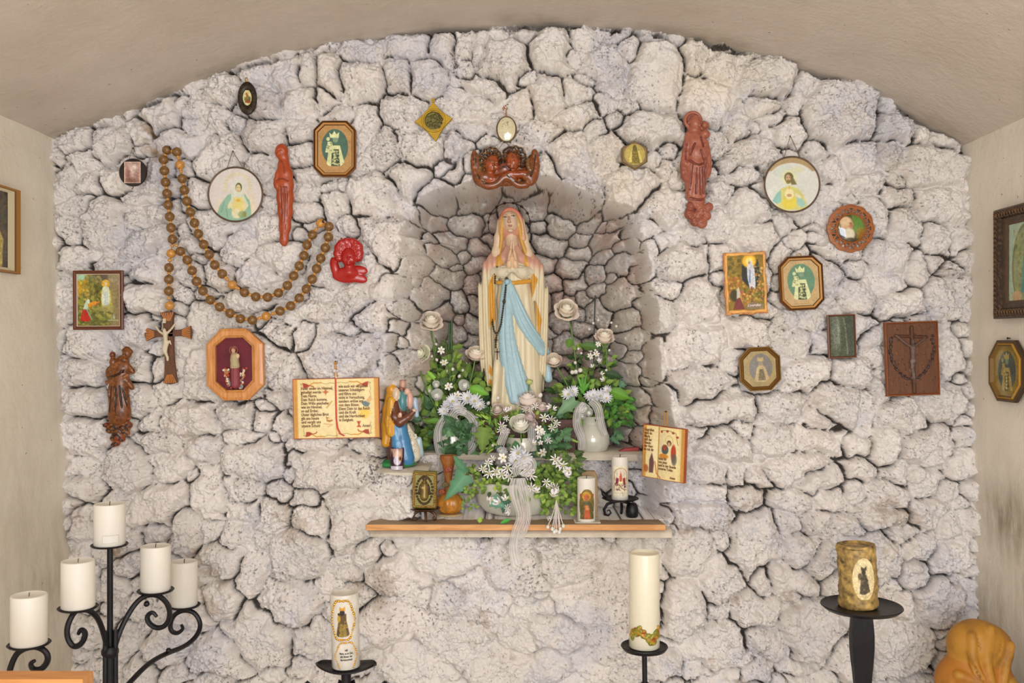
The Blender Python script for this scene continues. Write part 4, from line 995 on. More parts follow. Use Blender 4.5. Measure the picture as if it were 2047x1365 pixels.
p.poly([(1493, 535), (1498, 520), (1503, 524), (1508, 540), (1509, 565), (1508, 578), (1497, 578), (1493, 555)], '#cfcfd4', 1.2); p.poly([(1498, 540), (1500, 540), (1499, 566), (1496, 566)], '#6b8bb0', 1); p.ell(1498, 526, 2.3, 3, '#c99a78', .8)
p.dabs(120, (1480, 576, 1526, 610), ['#6f7a2c', '#a98a35', '#54581f', '#c9803a', '#d9b45c', '#8a4a26'], 1, 3.4, .8, 6); p.ell(1466, 590, 9, 12, '#3a3520', 4, .9)
p.poly([(1471, 578), (1475, 573), (1478, 585), (1476, 597), (1470, 597)], '#bdb7a8', 1); p.poly([(1470, 597), (1477, 594), (1485, 618), (1462, 618)], '#7a3a34', 1); p.ell(1480, 584, 2.6, 3, '#b5564a', 1)
p.poly([(1488, 611), (1500, 604), (1522, 609), (1522, 620), (1490, 618)], '#8b7a6a', 2, .8); p.noise(.06, 5, .7)
p.build('picture', paper, o, cx_, cy_, s, -5.6)
text_mesh('lettering', 'Lourdes', 1, -47, -6.4, 8, s, o, mat('white_script', '#e9dcd4', .5), shear=.4, wid=1.0)
# --- small dark rectangular frame
o, s, y = mount('small_rectangular_frame', 'small narrow rectangular frame with dark greenish print, left of the brown relief plaque', 'framed picture', 1681.5, 672, 28, 43.5, roll=-2)
mouldcol(o, s, rect(-28, 28, -43.5, 43.5), rect(-23.5, 23.5, -39.5, 39.5), 'frame', greenoak, [(0, 0), (0, -5), (.5, -6), (1, -4)], ['#5a382a', '#7a503c', '#4d2f22'])
p = Pic(1658, 632, 1705, 712, .8, '#49503f'); p.ell(1670, 668, 8, 34, '#8a9084', 8, .6); p.line([(1686, 636), (1690, 665), (1692, 708)], 1.8, '#8f988c', 2, .8); p.ell(1697, 660, 7, 40, '#3a4638', 4, .6); p.ell(1675, 665, 2.4, 20, '#c3c9c0', 3, .5); p.noise(.14, 3, .5)
p.build('print', paper_gloss, o, 1681.5, 672, s, -4.4)
# --- brown relief plaque with crucifixion
o, s, y = mount('relief_plaque', 'large dark brown relief plaque with crucified figure and wreath, far right', 'plaque', 1820.5, 716.5, 52, 73, roll=-2)
g = Geo(); g.box(-52, 52, -6, 0, -73, 73); g.build('backboard', woodmat('umber_board', '#5a3319', '#6d4226', 6, 'Z', .6), o, s)
frame(o, s, rect(-53, 53, -74, 74), rect(-48, 48, -69, 69), 'frame', woodmat('redbrown_edge', '#7a4422', '#96582f', 8, 'Z', .5), 10)
q = Sdf(-50, 50, -72, 72, 3, 20, .85, back=5)
def bc(x, y_): return (x-1820.5+1, y_-716.5)
for i in range(34):
    t = i/33; a = math.radians(200-220*t) ; x_ = 34*math.cos(a)*1.12; y_ = 14+44*(-math.sin(a))*-1
    y_ = 12 - 50*math.sin(a)*(-1) if False else 0
for i in range(46):
    a = math.radians(-20+220*i/45); x_ = 43*math.cos(a); y_ = -22+math.sin(a)*62
    q.ell(x_+random.uniform(-2, 2), y_+random.uniform(-2, 2), 7, random.uniform(2, 4), random.uniform(2, 3.4), 2.6, ['#3f2c26', '#4d3833', '#5b4640'][i % 3], 1)
q.line([(-30, -46, 7), (-12, -30, 9), (0, -22, 10)], 2.4, '#6b5248', 1.5); q.line([(26, -38, 7), (12, -30, 9), (2, -22, 10)], 2.4, '#5f493f', 1.5)
q.cap((1, -22, 9), (1, 2, 9), 5, 4, '#6e5c55', 2); q.ell(1, -34, 10, 4.4, 5.5, 4, '#5e4c45', 1.5); q.cap((1, 2, 8), (-2, 18, 10), 4.6, 3.4, '#76645c', 2); q.cap((-2, 18, 10), (4, 48, 8), 3.2, 2.2, '#75655f', 1.5); q.ell(0, 5, 10, 6, 5, 4, '#7d6c66', 1.5)
q.cap((1, -62, 7), (2, 66, 7), 4, 4, '#5a3822', 1.5); q.cap((-32, -46, 5), (30, -42, 5), 3.4, 3.4, '#56341f', 1)
for k_ in range(130): q.ell(random.uniform(-46, 46), random.uniform(-68, 68), 5, random.uniform(1.5, 4), random.uniform(1.5, 4), 1.6, random.choice(['#6f4322', '#5e3a1f', '#7a4c28', '#64402a']), 1.5)
q.build('carved_relief', vmat('carved_umber', .6, bump=.4, bscale=350, mottling=.4, mcol='#2a1a12'), o, s)
nail(o, 0, 78, -2, 1.6, s, mat('rust_nail', '#7a3a22', .6, .4)); nail(o, -8, -74, -2, 3, s, MATS['rust_nail'])
# --- small octagonal frame with glazed grey oval
o, s, y = mount('octagonal_picture_frame', 'smallest octagonal frame with glazed grey oval, below the scroll-edged picture', 'framed picture', 1518, 737, 42, 43.5, roll=-3)
out = octo(0, 0, 41, 43.5, .5); inn = octo(0, 0, 32, 35, .5)
mouldcol(o, s, out, inn, 'frame', greenoak, [(0, 0), (0, -6), (.3, -7.5), (.45, -6), (.6, -8), (1, -4)], ['#5b3f1c', '#7d5a28', '#4e3516', '#93692f', '#6b4a20'])
p = Pic(1484, 700, 1552, 774, .75, '#a08b58'); p.ell(1520, 735, 23, 28, '#77726b', 1.5)
p.poly([(1506, 762), (1512, 736), (1517, 728), (1524, 728), (1530, 738), (1536, 758), (1526, 764)], '#b9a274', 1.5); p.poly([(1514, 760), (1517, 738), (1525, 738), (1529, 760)], '#6a5b3c', 1.5); p.ell(1520, 725, 4, 6, '#958a72', 1.5); p.poly([(1513, 722), (1514, 713), (1520, 716), (1526, 713), (1526, 722)], '#b9a274', 1.5); p.dabs(20, (1515, 740, 1528, 760), ['#a39468'], .6, 1.4, .8); p.noise(.05)
ip = [(a+1518, 737-b) for a, b in octo(0, 0, 33, 36, .5)]
p.build('picture', paper_gloss, o, 1518, 737, s, -3.8, mask=lambda X, Y: psd(X, Y, ip))
nail(o, 0, 45, -2, 1.4, s)
# --- big octagonal honey wood shrine box with red velvet
o, s, y = mount('octagonal_shrine_box', 'large octagonal light wood box frame with dark red velvet and wax figure, lower left', 'framed picture', 473, 727.5, 58, 72, roll=-1)
hon = woodmat('honey_pine', '#c07a38', '#d9995a', 5, 'Z', .38, coat=.25)
OO = [(-27, 71), (22, 71), (57, 40), (57, -42), (25, -72), (-25, -72), (-57, -42), (-57, 40)]
II = [(-18, 52), (16, 52), (33, 35), (33, -32), (15, -51), (-20, -51), (-39, -34), (-39, 36)]
g = Geo(); n_ = 8; 
g.ringframe(OO, II, [(0, 0), (0, -11), (.06, -13), (.3, -15), (.72, -15), (.8, -13.5), (.97, -11), (1, -8), (1, 0)]); fr_ = g.build('frame', hon, o, s, smooth=False)
p = Pic(434, 676, 507, 780, .8, '#6a1526'); p.noise(.08, 3, .6); ip = [(a+473, 727.5-b) for a, b in II]
p.build('velvet_backing', paper, o, 473, 727.5, s, -1.5, mask=lambda X, Y: psd(X, Y, ip)+1)
g = Geo(); brd = []
for (a, b), (c_, d_) in zip([(x*.9-.3, z*.9) for x, z in II], [(x*.9-.3, z*.9) for x, z in II[1:]+II[:1]]):
    m_ = max(2, int(math.hypot(c_-a, d_-b)/3.2)); brd += [(a+(c_-a)*t/m_, b+(d_-b)*t/m_) for t in range(m_)]
for i, (a, b) in enumerate(brd):
    g.sphere((a, -6, b), 2.0, 7, 5); g.sphere((a*.93, -5.5, b*.95), 1.3, 6, 4)
g.build('bead_border', mat('pale_gilt', '#a79c72', .4, .4, var=.3, vscale=300), o, s)
q = Sdf(-34, 34, -50, 50, 0, 18, .8, back=1)
q.tor(-4, -28, 6, 8, 1.0, '#a2634a', .8); q.ell(-4, -27, 8, 4, 5, 3.5, '#c99c7c', 1); q.ell(-4, -30, 6, 5.4, 6.5, 4, '#8d4c45', 1); q.cap((-2, -15, 6), (-1, 4, 7), 8, 9, '#b1a17b', 2); q.ell(5, -16, 9, 4, 5, 3, '#d6b98f', 1); q.ell(-5, -8, 9, 5, 7, 3, '#d9cfa8', 1.5)
q.cap((-1, 4, 6), (-1, 40, 5), 9, 10, '#8a3d46', 2.5)
for x_ in (-7, -3, 1, 5): q.line([(x_, 5, 15), (x_-.5, 46, 15)], .9, None, 1, 's', 0)
for k_ in range(70):
    sd_ = random.choice([-1, 1]); t = random.random(); x_ = -3+sd_*(12+12*random.random()*(1-t*.5)); y_ = 8+36*t; x_ = x_*(1-.15*t)
    q.ell(x_, y_, 5, random.uniform(1.6, 3), random.uniform(1.6, 3), 2.4, random.choice(['#b5502f', '#e0d6bd', '#e0d6bd', '#a83a26', '#c98a4c', '#7d8f8b']), .5)
for k_ in range(20): q.ell(random.uniform(-18, 14), random.uniform(42, 48), 5, 2.2, 2.2, 2.2, random.choice(['#b5502f', '#e0d6bd', '#8f8f8a']), .5)
q.build('wax_figure', vmat('tinted_wax', .5), o, s)
g = Geo(); g.prism([(a*1.02, b*1.02) for a, b in II], -10.2, -9.8)
gl = mat('clear_glass', '#ffffff', .02, trans=1.0, var=0, spec=.5); gl.node_tree.nodes['Principled BSDF'].inputs['IOR'].default_value = 1.05
g.build('glass_pane', gl, o, s, smooth=False)
# --- open book plaques with printed prayer
ink = mat('brown_ink', '#744329', .7); redink = mat('red_ribbon', '#c43c1e', .5)
def vine(p, x, y, sx, sy, k=1.0):
    C1, C2 = '#a8452c', '#cf8a2e'
    p.poly([(x, y-8*sy*k), (x+10*sx*k, y-6*sy*k), (x+22*sx*k, y), (x+12*sx*k, y+6*sy*k), (x+3*sx*k, y+6*sy*k)], C1, 1.4)
    p.line([(x+20*sx*k, y-2*sy*k), (x+32*sx*k, y-8*sy*k), (x+42*sx*k, y-7*sy*k), (x+52*sx*k, y-8*sy*k)], 2.6*k, C2, 1.5); p.line([(x+22*sx*k, y), (x+30*sx*k, y+2*sy*k), (x+32*sx*k, y+6*sy*k)], 2.4*k, C1, 1.2)
    p.line([(x+52*sx*k, y-8*sy*k), (x+64*sx*k, y-4*sy*k), (x+78*sx*k, y-7*sy*k), (x+88*sx*k, y-5*sy*k)], .9*k, '#6d6a4a', 1); p.ell(x-3*sx*k, y-4*sy*k, 2.4*k, 2.4*k, '#8a8f6a', 1, .8)
    p.line([(x-2*sx*k, y), (x-5*sx*k, y+12*sy*k), (x-2*sx*k, y+20*sy*k), (x-4*sx*k, y+26*sy*k)], .9*k, '#8a6a4a', 1)
def bookplate(o, s, w, h, cx, cy, cr, doit):
    g = Geo(); n_ = 24; xs = np.linspace(-w, w, n_*2+1)
    def fy(x): 
        t = abs(x-cr)/w; return -6 - 4.5*math.sin(min(1, t*1.05)*math.pi)**.8*(1 if t < 1 else 0)*.6 - 1.5
    v = []; f = []
    for x in xs: v += [(x, 0, h), (x, fy(x), h), (x, fy(x), -h), (x, 0, -h)]
    for i in range(len(xs)-1):
        for k in range(4): f.append((i*4+k, i*4+(k+1) % 4, i*4+4+(k+1) % 4, i*4+4+k))
    f += [(0, 1, 2, 3), tuple(len(v)-4+k for k in (3, 2, 1, 0))]
    g.add(v, f); g.build('board', mat('red_brown_edge', '#a4502c', .55), o, s)
    p = Pic(-w+1.5, -h+1.5, w-1.5, h-1.5, .8, '#ecd698'); p.X = p.X; p.ell(0, 0, w*.8, h*.8, '#f3e6b8', w*.7, .7)
    for sd in (-1, 1):
        p.poly([(sd*(w-10), -h), (sd*w, -h), (sd*w, h), (sd*(w-10), h)], '#d9a253', 1.5); 
        for k in (2.5, 4.5, 7): p.line([(sd*(w-k), -h), (sd*(w-k), h)], .8, '#b9772f', .8, .6)
    p.line([(cr, -h), (cr, h)], 2.5, '#cda15a', 2.5, .8); doit(p); p.noise(.02, 2)
    ob = p.build('printed_page', paper, o, 0, 0, 1.0, 0)
    co_ = np.zeros(len(ob.data.vertices)*3); ob.data.vertices.foreach_get('co', co_); co_ = co_.reshape(-1, 3)
    co_[:, 1] = [fy(x)-.35 for x in co_[:, 0]]; ob.data.vertices.foreach_set('co', (co_*s).astype(np.float32).ravel()); ob.data.update()
    return fy
o, s, y = mount('prayer_book_plaque', 'open book plaque printed with a prayer and red bookmark, left of the niche', 'plaque', 673.5, 815.5, 86, 61, roll=-1.2, off=.002)
def dp(p):
    vine(p, -66, -46, 1, 1, .72); vine(p, 66, -47, -1, 1, .72); vine(p, -62, 50, 1, -1, .72); vine(p, 66, 47, -1, -1, .72)
    p.ell(-20, -33, 1.4, 6, '#c4703c', 1.5); p.ell(-20, -33, 6, 1.4, '#c4703c', 1.5); p.ell(-20, -33, 3.6, 3.6, '#c9643c', 1.5, .6)
    p.line([(-18, -2), (-10, -12), (-8, -14)], 2.4, '#c99a3c', 2, .8); p.poly([(-20, 16), (-10, 20), (-7, 24), (-13, 27), (-19, 25)], '#b5733a', 2); p.ell(-13, 21, 5, 2, '#ecd698', 1.2); p.line([(-24, 30), (-8, 32), (-16, 36)], 1.4, '#c98a55', 2, .7)
    p.poly([(60, -14), (70, -28), (71, -16), (66, -10)], '#d9b27c', 2); p.poly([(50, -11), (58, -14), (68, -9), (64, -2), (56, -3)], '#6f7f80', 2)
    for k in range(9):
        a = math.radians(-200+k*25); p.line([(57+6*math.cos(a), 11+6*math.sin(a)), (57+13*math.cos(a), 11+13*math.sin(a))], 2, '#edbf3f', 2, .9)
    p.ell(57, 13, 8, 8, '#f0c94e', 4, .8); p.poly([(41, 26), (49, 26), (46, 33), (50, 38), (40, 38), (44, 33)], '#bd4f35', 1.5)
fy = bookplate(o, s, 86, 60, 673, 815, 0, dp)
text_mesh('lettering', 'Vater unser im Himmel,\ngeheiligt werde\nDein Name.\nDein Reich komme.\nDein Wille geschehe\nwie im Himmel,\nso auf Erden.\nUnser tägliches Brot\ngib uns heute\nund vergib uns\nunsere Schuld', -69, 38, -11.3, 8.2, s, o, ink, .905, bold=.016, wid=.80)
text_mesh('lettering', 'wie auch wir vergeben\nunseren Schuldigern\nund führe uns\nnicht in Versuchung,\nsondern erlöse uns\nvon dem Bösen.\nDenn Dein ist das Reich\nund die Kraft\nund die Herrlichkeit\nin Ewigkeit.', 6, 41, -11.3, 8.2, s, o, ink, .905, bold=.016, wid=.77)
text_mesh('lettering', 'Amen', 52, -38, -10.8, 8, s, o, ink, bold=.016, wid=.8)
g = Geo(); g.strip([(0, -8.5, 60), (0, -9.6, 40), (0, -9.6, -20), (2, -10, -38), (7, -11, -50), (16, -12, -55)], [3.2, 3.2, 3.2, 3.4, 3.4, 2.6]); g.build('bookmark_ribbon', redink, o, s)
for x_, x2 in ((-3, -1), (3, 1)): chain(o, [(x_, -3, 60), (x2, -6, 92)], .8, mat('gold_cord', '#c08a35', .5, .3), s, 'hanging_cord', 3)
nail(o, 0, 92, -4, 2.4, s)
# second plaque, turned towards the left
y_ = -0.045
o = thing('prayer_book_plaque', 'small open book plaque with printed prayer turned sideways, hanging right of the niche', 'plaque', P(1331, 905, y_)); s = S(y_)*.97
o.rotation_euler = (0, math.radians(2.5), math.radians(-46))
def dq(p):
    p.poly([(-14, -56), (-12, -56), (-12, 56), (-14, 56)], '#b98a45', 1); 
    for (a, b) in ((-5, -44), (10, -46), (24, -44), (34, -36)): p.ell(a, b, 3, 2.4, '#a8452c', 1.5)
    p.line([(-5, -46), (12, -48), (30, -44), (36, -20)], 1, '#7d5a2c', 1)
    p.ring(15, -28, 9, 1, '#c9a24c', 1); p.ell(15, -22, 5.4, 6, '#5d4430', 1.5); p.ell(15, -20, 3.4, 4.2, '#d4a878', 1); p.ell(5, -8, 9, 10, '#55605d', 2); p.ell(4, -12, 5, 6, '#a84a34', 2); p.ell(26, -2, 6, 18, '#b9472c', 2); p.ell(28, 10, 6, 12, '#5f625a', 2, .8); p.ell(2, 6, 12, 5, '#d98f35', 2)
    p.poly([(-34, 18), (-28, 2), (-22, 22), (-24, 44), (-34, 44)], '#6b4a4a', 2); p.ell(-42, 36, 6, 8, '#a8552c', 3, .8); p.line([(-46, 4), (-48, 44)], 1.4, '#6b7a4a', 1.5, .8); p.line([(-20, 20), (-16, 44), (-6, 52)], 2, '#b9653a', 1.5)
bookplate(o, s, 53, 55, 0, 0, -13, dq)
text_mesh('lettering', 'Gegrüßet\nseist du\nMaria\nvoll der\nGnade\nder Herr\nist mit dir', -48, 42, -11.5, 8, s, o, ink, .85, bold=.016, wid=.8)
text_mesh('lettering', 'bitte für\nuns jetzt\nund in der Stunde\nunseres Todes', -9, -14, -11.5, 7.6, s, o, ink, .9, bold=.016, wid=.8)
text_mesh('lettering', 'Amen', 20, -50, -11, 7, s, o, ink, bold=.016, wid=.8)
for x_ in (-4, 3): chain(o, [(x_, -3, 55), (x_, -5, 86)], .8, MATS['gold_cord'], s, 'hanging_cord', 3)
g = Geo(); g.tube([(-12, 6, 84), (4, -8, 86)], 1.6, 6); g.build('peg', nailm, o, s)
# ---------------------------------------------------------------- big wooden rosary
BEADS = [(344.8,478.2),(342,455.5),(339.2,433),(336.3,409.8),(334,387),(331,364.3),(328.6,341.3),(326.7,319.2),(334,300),(353.7,303.8),(359.8,329.6,1),(364.2,357.2),(368.5,380),(373.6,402.3),(380.7,424),(388.9,445.6),(396.6,467.4),(407.2,488.5),(418,509.2),(429.4,529.6),(444.4,547.4),(464.2,569.4,1),(488.8,584.4),(511.4,593.3),(535.1,594),(556.8,585.6),(574.4,570.5),(587,551.2),(598.2,531.6),(607.5,511),(613.7,489.7),(624.5,469.2),(640.7,446.3,1),(657.7,452.7),(656.5,473.8),(650.3,495.5),(641.2,516.3),(633,537.1),(624.2,558),(612.5,577.6),(598.2,595.8),(581.2,611.6),(560,621.8),(532,632,1),(504.6,639.6),(480.6,636.8),(459.8,626),(439.3,613.7),(420.5,599.6),(405.6,581.5),(393,562.4),(383.9,541),(374.5,519.6),(360.8,502.3)]
PEND = [(342.2,506.8,1),(338,535),(337.6,558.6),(337.6,581.7),(338.8,610.8,1)]
yr = -0.046
ros = thing('rosary', 'huge wooden bead rosary with crucifix looped over the wall on the left', 'rosary', P(342, 507, yr)); s = S(yr)
dk = woodmat('walnut_bead', '#694621', '#8d6734', 7, 'X', .38, coat=.2); lt = woodmat('honey_bead', '#b97c34', '#d19a4c', 7, 'X', .38, coat=.2)
def beadmesh(r, m):
    g = Geo(); g.sphere((0, 0, 0), r, 18, 12); return g.build('bead', m, None, s).data
bd, bl, sp = beadmesh(9.6, dk), beadmesh(9.3, lt), beadmesh(3.5, lt)
for ob in [q for q in C.objects if q.name.startswith('bead')]: bpy.data.objects.remove(ob)
def yat(px, py):   # beads rest on the stones
    return min(yr, wall_front(px-7, px+7, py-7, py+7, 10) - 9.6*s + .002)
raw = [yat(b[0], b[1]) for b in BEADS]; n_ = len(BEADS)
ysm = [sum(raw[(i+k) % n_] for k in (-1, 0, 1))/3 for i in range(n_)]; ysm = [min(a, b) for a, b in zip(ysm, raw)]
def putbead(name, me, px, py, y, rot=0):
    b = bpy.data.objects.new(name, me); C.objects.link(b); b.parent = ros; b.location = P(px, py, y)-ros.location
    b.rotation_euler = (random.uniform(0, 3), rot, random.uniform(0, 3)); return b
for i, b in enumerate(BEADS): putbead('bead', bl if len(b) > 2 else bd, b[0], b[1], ysm[i])
cord = []
for i in range(n_):
    a, b = BEADS[i], BEADS[(i+1) % n_]; ya, yb = ysm[i], ysm[(i+1) % n_]
    L = math.hypot(a[0]-b[0], a[1]-b[1])
    if i == n_-1: L = 20
    if L > 17: putbead('spacer_bead', sp, (a[0]+b[0])/2, (a[1]+b[1])/2, (ya+yb)/2)
    if L > 24.5: 
        putbead('spacer_bead', sp, a[0]*.66+b[0]*.34, a[1]*.66+b[1]*.34, (ya+yb)/2)
    cord.append(P(a[0], a[1], ya)-ros.location)
g = Geo(); g.tube([tuple(c/s) for c in cord[:]], .9, 5); 
yp = min([yat(*b[:2]) for b in PEND])
g.tube([tuple((P(344, 485, ysm[0])-ros.location)/s)]+[tuple((P(b[0], b[1], yp)-ros.location)/s) for b in PEND]+[tuple((P(338, 628, yp)-ros.location)/s)], .9, 5); g.build('cord', mat('cord_tan', '#a0703a', .8), ros, s)
for b in PEND: putbead('bead', bl if len(b) > 2 else bd, b[0], b[1], yp)
for a, b in zip(PEND[:-1], PEND[1:]): putbead('spacer_bead', sp, (a[0]+b[0])/2, (a[1]+b[1])/2-1, yp); 
putbead('spacer_bead', sp, 344, 491, yp); putbead('spacer_bead', sp, 338.5, 520, yp); 
# crucifix
yc = wall_front(300, 380, 630, 760, 1.5)
cr = bpy.data.objects.new('crucifix', None); C.objects.link(cr); cr.parent = ros; cr.location = P(340, 695, yc)-ros.location; cr.rotation_euler = (0, math.radians(-2.4), 0)
def flare(cx0, cz0, dx, dz, L, w0, w1):   # outline of an arm with fanned end
    nx, nz = -dz, dx; pts = []
    for t, w in [(0, w0), (.55, w0), (.78, (w0+w1)/2*.95), (1, w1)]: pts.append((cx0+dx*L*t+nx*w/2, cz0+dz*L*t+nz*w/2))
    pts.append((cx0+dx*(L+3), cz0+dz*(L+3)))
    for t, w in [(1, w1), (.78, (w0+w1)/2*.95), (.55, w0), (0, w0)]: pts.append((cx0+dx*L*t-nx*w/2, cz0+dz*L*t-nz*w/2))
    return pts
g = Geo(); cz_ = 29
for dx, dz, L, w0, w1 in [(0, 1, 42, 20, 29), (1, 0, 45, 13, 27), (-1, 0, 45, 13, 27), (0, -1, 100, 19, 28)]: g.prism(flare(0, cz_, dx, dz, L, w0, w1), -8, 0, bev=1)
g.build('cross', woodmat('dark_walnut', '#4d2a14', '#6a3f20', 8, 'Z', .45, coat=.15), cr, s)
g = Geo()
for dx, dz, L in [(0, 1, 42), (1, 0, 45), (-1, 0, 45), (0, -1, 100)]:
    for k in range(-3, 4):
        a = k*.16; bx, bz = dx*(L-17)-dz*k*1.6, dz*(L-17)+dx*k*1.6; ex, ez = dx*L-dz*k*3.9, dz*L+dx*k*3.9
        g.tube([(bx, -8.2, cz_+bz), (ex, -8.2, cz_+ez)], [.5, .95], 5)
g.build('ray_inlay', mat('pale_inlay', '#d98a3c', .5), cr, s)
g = Geo(); g.box(-9, -3, -10, -8, 50, 59, '#cbbd9c'); g.build('title_plate', mat('bone_plate', '#cfc2a6', .5), cr, s)
q = Sdf(-30, 22, -30, 50, 6, 22, .7)
co = '#cdbfa3'
q.ell(-4, -18, 14, 3.6, 4.6, 3.6, co, 1); q.cap((-3, -12, 12), (-3, 2, 12), 5, 4, co, 2); q.line([(-7, -11, 12), (-16, -17, 11), (-22, -27, 10)], (2.4, 1.6), co, 1.5); q.line([(0, -12, 12), (8, -19, 11), (17, -31, 10)], (2.4, 1.6), co, 1.5)
q.ell(-2, 6, 12, 6, 5, 4, '#d6c8ac', 1.5); q.cap((5, 4, 12), (7, 10, 11), 2.2, 1.4, co, 1); q.line([(-4, 8, 13), (-7, 22, 15), (-1, 34, 11), (-1, 42, 11)], (3.4, 2), co, 1.5); q.line([(0, 8, 12), (-3, 22, 14), (-2, 34, 11)], (3.2, 1.8), co, 1.5)
q.build('corpus', vmat('bone_corpus', .45), cr, s, loc=Vector((0, 0, cz_+18-30))*s if False else Vector((-1, 0, cz_-12))*s)
for (px, py) in ((345, 302), (649, 448)):
    g = Geo(); g.tube([(0, 8, 0), (0, -16, 2), (0, -18, 6)], 1.5, 6)
    nb_ = g.build('hook_nail', nailm, None, s); nb_.location = P(px, py, -.035); nb_['label'] = 'iron nail holding the ' + ('left' if px < 500 else 'right') + ' loop of the big rosary'; nb_['category'] = 'nail'

# ---------------------------------------------------------------- carved and cast figures on the wall
waxred = vmat('orange_wax', .38, coat=.15, spec=.5, mottling=.25, mscale=60, mcol='#8a2a10')
o, s, y = mount('wax_figurine', 'slim smooth orange-red wax figure hanging beside the round disc, upper left', 'figurine', 569, 392, 20, 100)
X = lambda a, b: (a-569, b-392)
def K(q, pts, col, k=3, sq=.7):
    for i in range(len(pts)-1):
        (x0, y0, r0, d0), (x1, y1, r1, d1) = pts[i], pts[i+1]; q.cap((x0, y0, d0), (x1, y1, d1), r0, r1, col, k, 'u', sq)
q = Sdf(-30, 26, -104, 106, -2, 26, .9, back=0); c1 = '#a9481f'
q.ell(-4, -88, 8, 13, 15, 11, c1, 3); q.ell(-10, -84, 11, 6, 9, 7, c1, 3); q.ell(-3, -97, 7, 5, 6, 5, c1, 3)
K(q, [(0, -72, 10, 7), (0, -58, 11, 8), (2, -44, 15, 8), (2, -22, 17, 8), (3, 5, 16, 8), (3, 32, 14, 7), (2, 62, 11, 6), (0, 88, 8, 5), (0, 95, 6, 5)], c1, 6)
q.line([(-10, -46, 12), (-15, -26, 12), (-12, -16, 14)], 4.5, c1, 3); q.line([(-13, -22, 14), (0, -26, 17), (12, -20, 14)], 3.6, c1, 2.5); q.line([(12, -44, 10), (15, -28, 12), (4, -22, 16)], 4, c1, 3)
for x_ in (-4, 3, 8): q.line([(x_, -14, 20), (x_+1, 30, 18), (0, 84, 13)], 1.9, '#8a3818', 1.6, 's')  # grooves coloured darker, shade painted into the folds
q.line([(-12, -30, 17), (0, -33, 20), (11, -28, 18)], 1.2, '#8a3818', 1, 's'); q.line([(-6, -72, 16), (2, -60, 17), (4, -44, 20)], 1.2, '#8a3818', 1, 's')
for x_ in (0, 6): q.line([(x_, -14, 14), (x_, 40, 13), (0, 84, 9)], 2.6, c1, 2)
q.line([(-13, -84, 17), (-2, -92, 20), (6, -80, 18)], 1.0, None, 1.5, 's')
q.build('figure', waxred, o, s); g = Geo(); g.tube([(-3, -4, 102), (0, -5, 112), (3, -4, 102)], .6, 5); g.build('hanging_loop', steel, o, s)
# red cherub
def facebits(q, x, y, d, r, col, tilt=0, dark=None):
    ca, sa = math.cos(math.radians(tilt)), math.sin(math.radians(tilt))
    T = lambda u, v: (x+u*r*ca-v*r*sa, y+u*r*sa+v*r*ca)
    for sx in (-.36, .36):
        a = T(sx, -.05); q.ell(*a, d+r*.86, r*.2, r*.11, r*.12, None, r*.12, op='s'); q.ell(*a, d+r*.80, r*.13, r*.08, r*.08, dark or col, .4)
        b = T(sx*1.25, .36); q.ell(*b, d+r*.62, r*.3, r*.28, r*.24, col, r*.2)
        e = T(sx, -.25); q.ell(*e, d+r*.82, r*.24, r*.07, r*.09, col, r*.1)
    n = T(0, -.1); m = T(0, .22); q.cap((*n, d+r*.85), (*m, d+r*1.02), r*.07, r*.13, col, r*.12)
    l = T(0, .52); q.ell(*l, d+r*.84, r*.2, r*.07, r*.1, dark or col, r*.06); l2 = T(0, .64); q.ell(*l2, d+r*.82, r*.15, r*.07, r*.09, dark or col, r*.06); c = T(0, .84); q.ell(*c, d+r*.68, r*.2, r*.15, r*.18, col, r*.2)
redwax = vmat('red_wax', .3, coat=.35, spec=.5)
o, s, y = mount('wax_cherub', 'glossy bright red wax cherub bust beside the rosary loop', 'figurine', 698, 520, 34, 42)
q = Sdf(-42, 42, -48, 48, -2, 34, .75, back=0); c1 = '#a81712'
q.ell(2, -16, 6, 26, 24, 9, c1, 3); q.ell(2, -5, 12, 16, 19, 14, c1, 2); facebits(q, 3, -4, 11, 15.5, c1, 3, '#9a1410')
for (a, b, r_) in [(-19, -24, 9), (-22, -12, 8), (-18, -3, 8), (-14, -32, 8), (-4, -36, 8), (7, -36, 8), (15, -32, 8), (21, -25, 9), (23, -13, 8), (21, -4, 8), (-10, -24, 6), (0, -27, 6), (12, -25, 6), (18, -18, 6), (-15, -16, 6)]:
    q.ell(a, b, 11, r_, r_, 8, c1, 4)
    for w_ in (0, 2.1): q.line([(a+r_*.7*math.cos(w_), b+r_*.7*math.sin(w_), 18), (a+r_*.2*math.cos(w_+1.5), b+r_*.2*math.sin(w_+1.5), 20), (a-r_*.6*math.cos(w_+.6), b-r_*.6*math.sin(w_+.6), 18)], .8, None, .8, 's')
q.cap((-13, -38, 8), (-14, -43, 9), 3.4, 1.6, c1, 1.5); q.cap((13, -36, 8), (16, -40, 9), 3, 1.6, c1, 1.5)
q.cap((2, 14, 9), (2, 24, 8), 10, 13, c1, 3); q.ell(-2, 26, 9, 22, 12, 9, c1, 3)
q.ell(-27, 16, 7, 9, 22, 7, c1, 3, -14); q.ell(19, 21, 6, 19, 10, 5, c1, 2, 4); q.ell(18, 35, 6, 20, 10, 5, c1, 2, 18); q.ell(-6, 34, 7, 26, 12, 7, c1, 4, 5)
for ln in [[(-31, 2, 15), (-24, 18, 18), (-14, 30, 18)], [(-27, 8, 15), (-20, 22, 18)], [(12, 20, 17), (30, 19, 14)], [(10, 34, 17), (28, 40, 14)], [(16, 30, 17), (30, 30, 12)], [(-12, 33, 18), (2, 36, 18)]]: q.line(ln, .9, None, 1, 's')
q.build('bust', redwax, o, s)
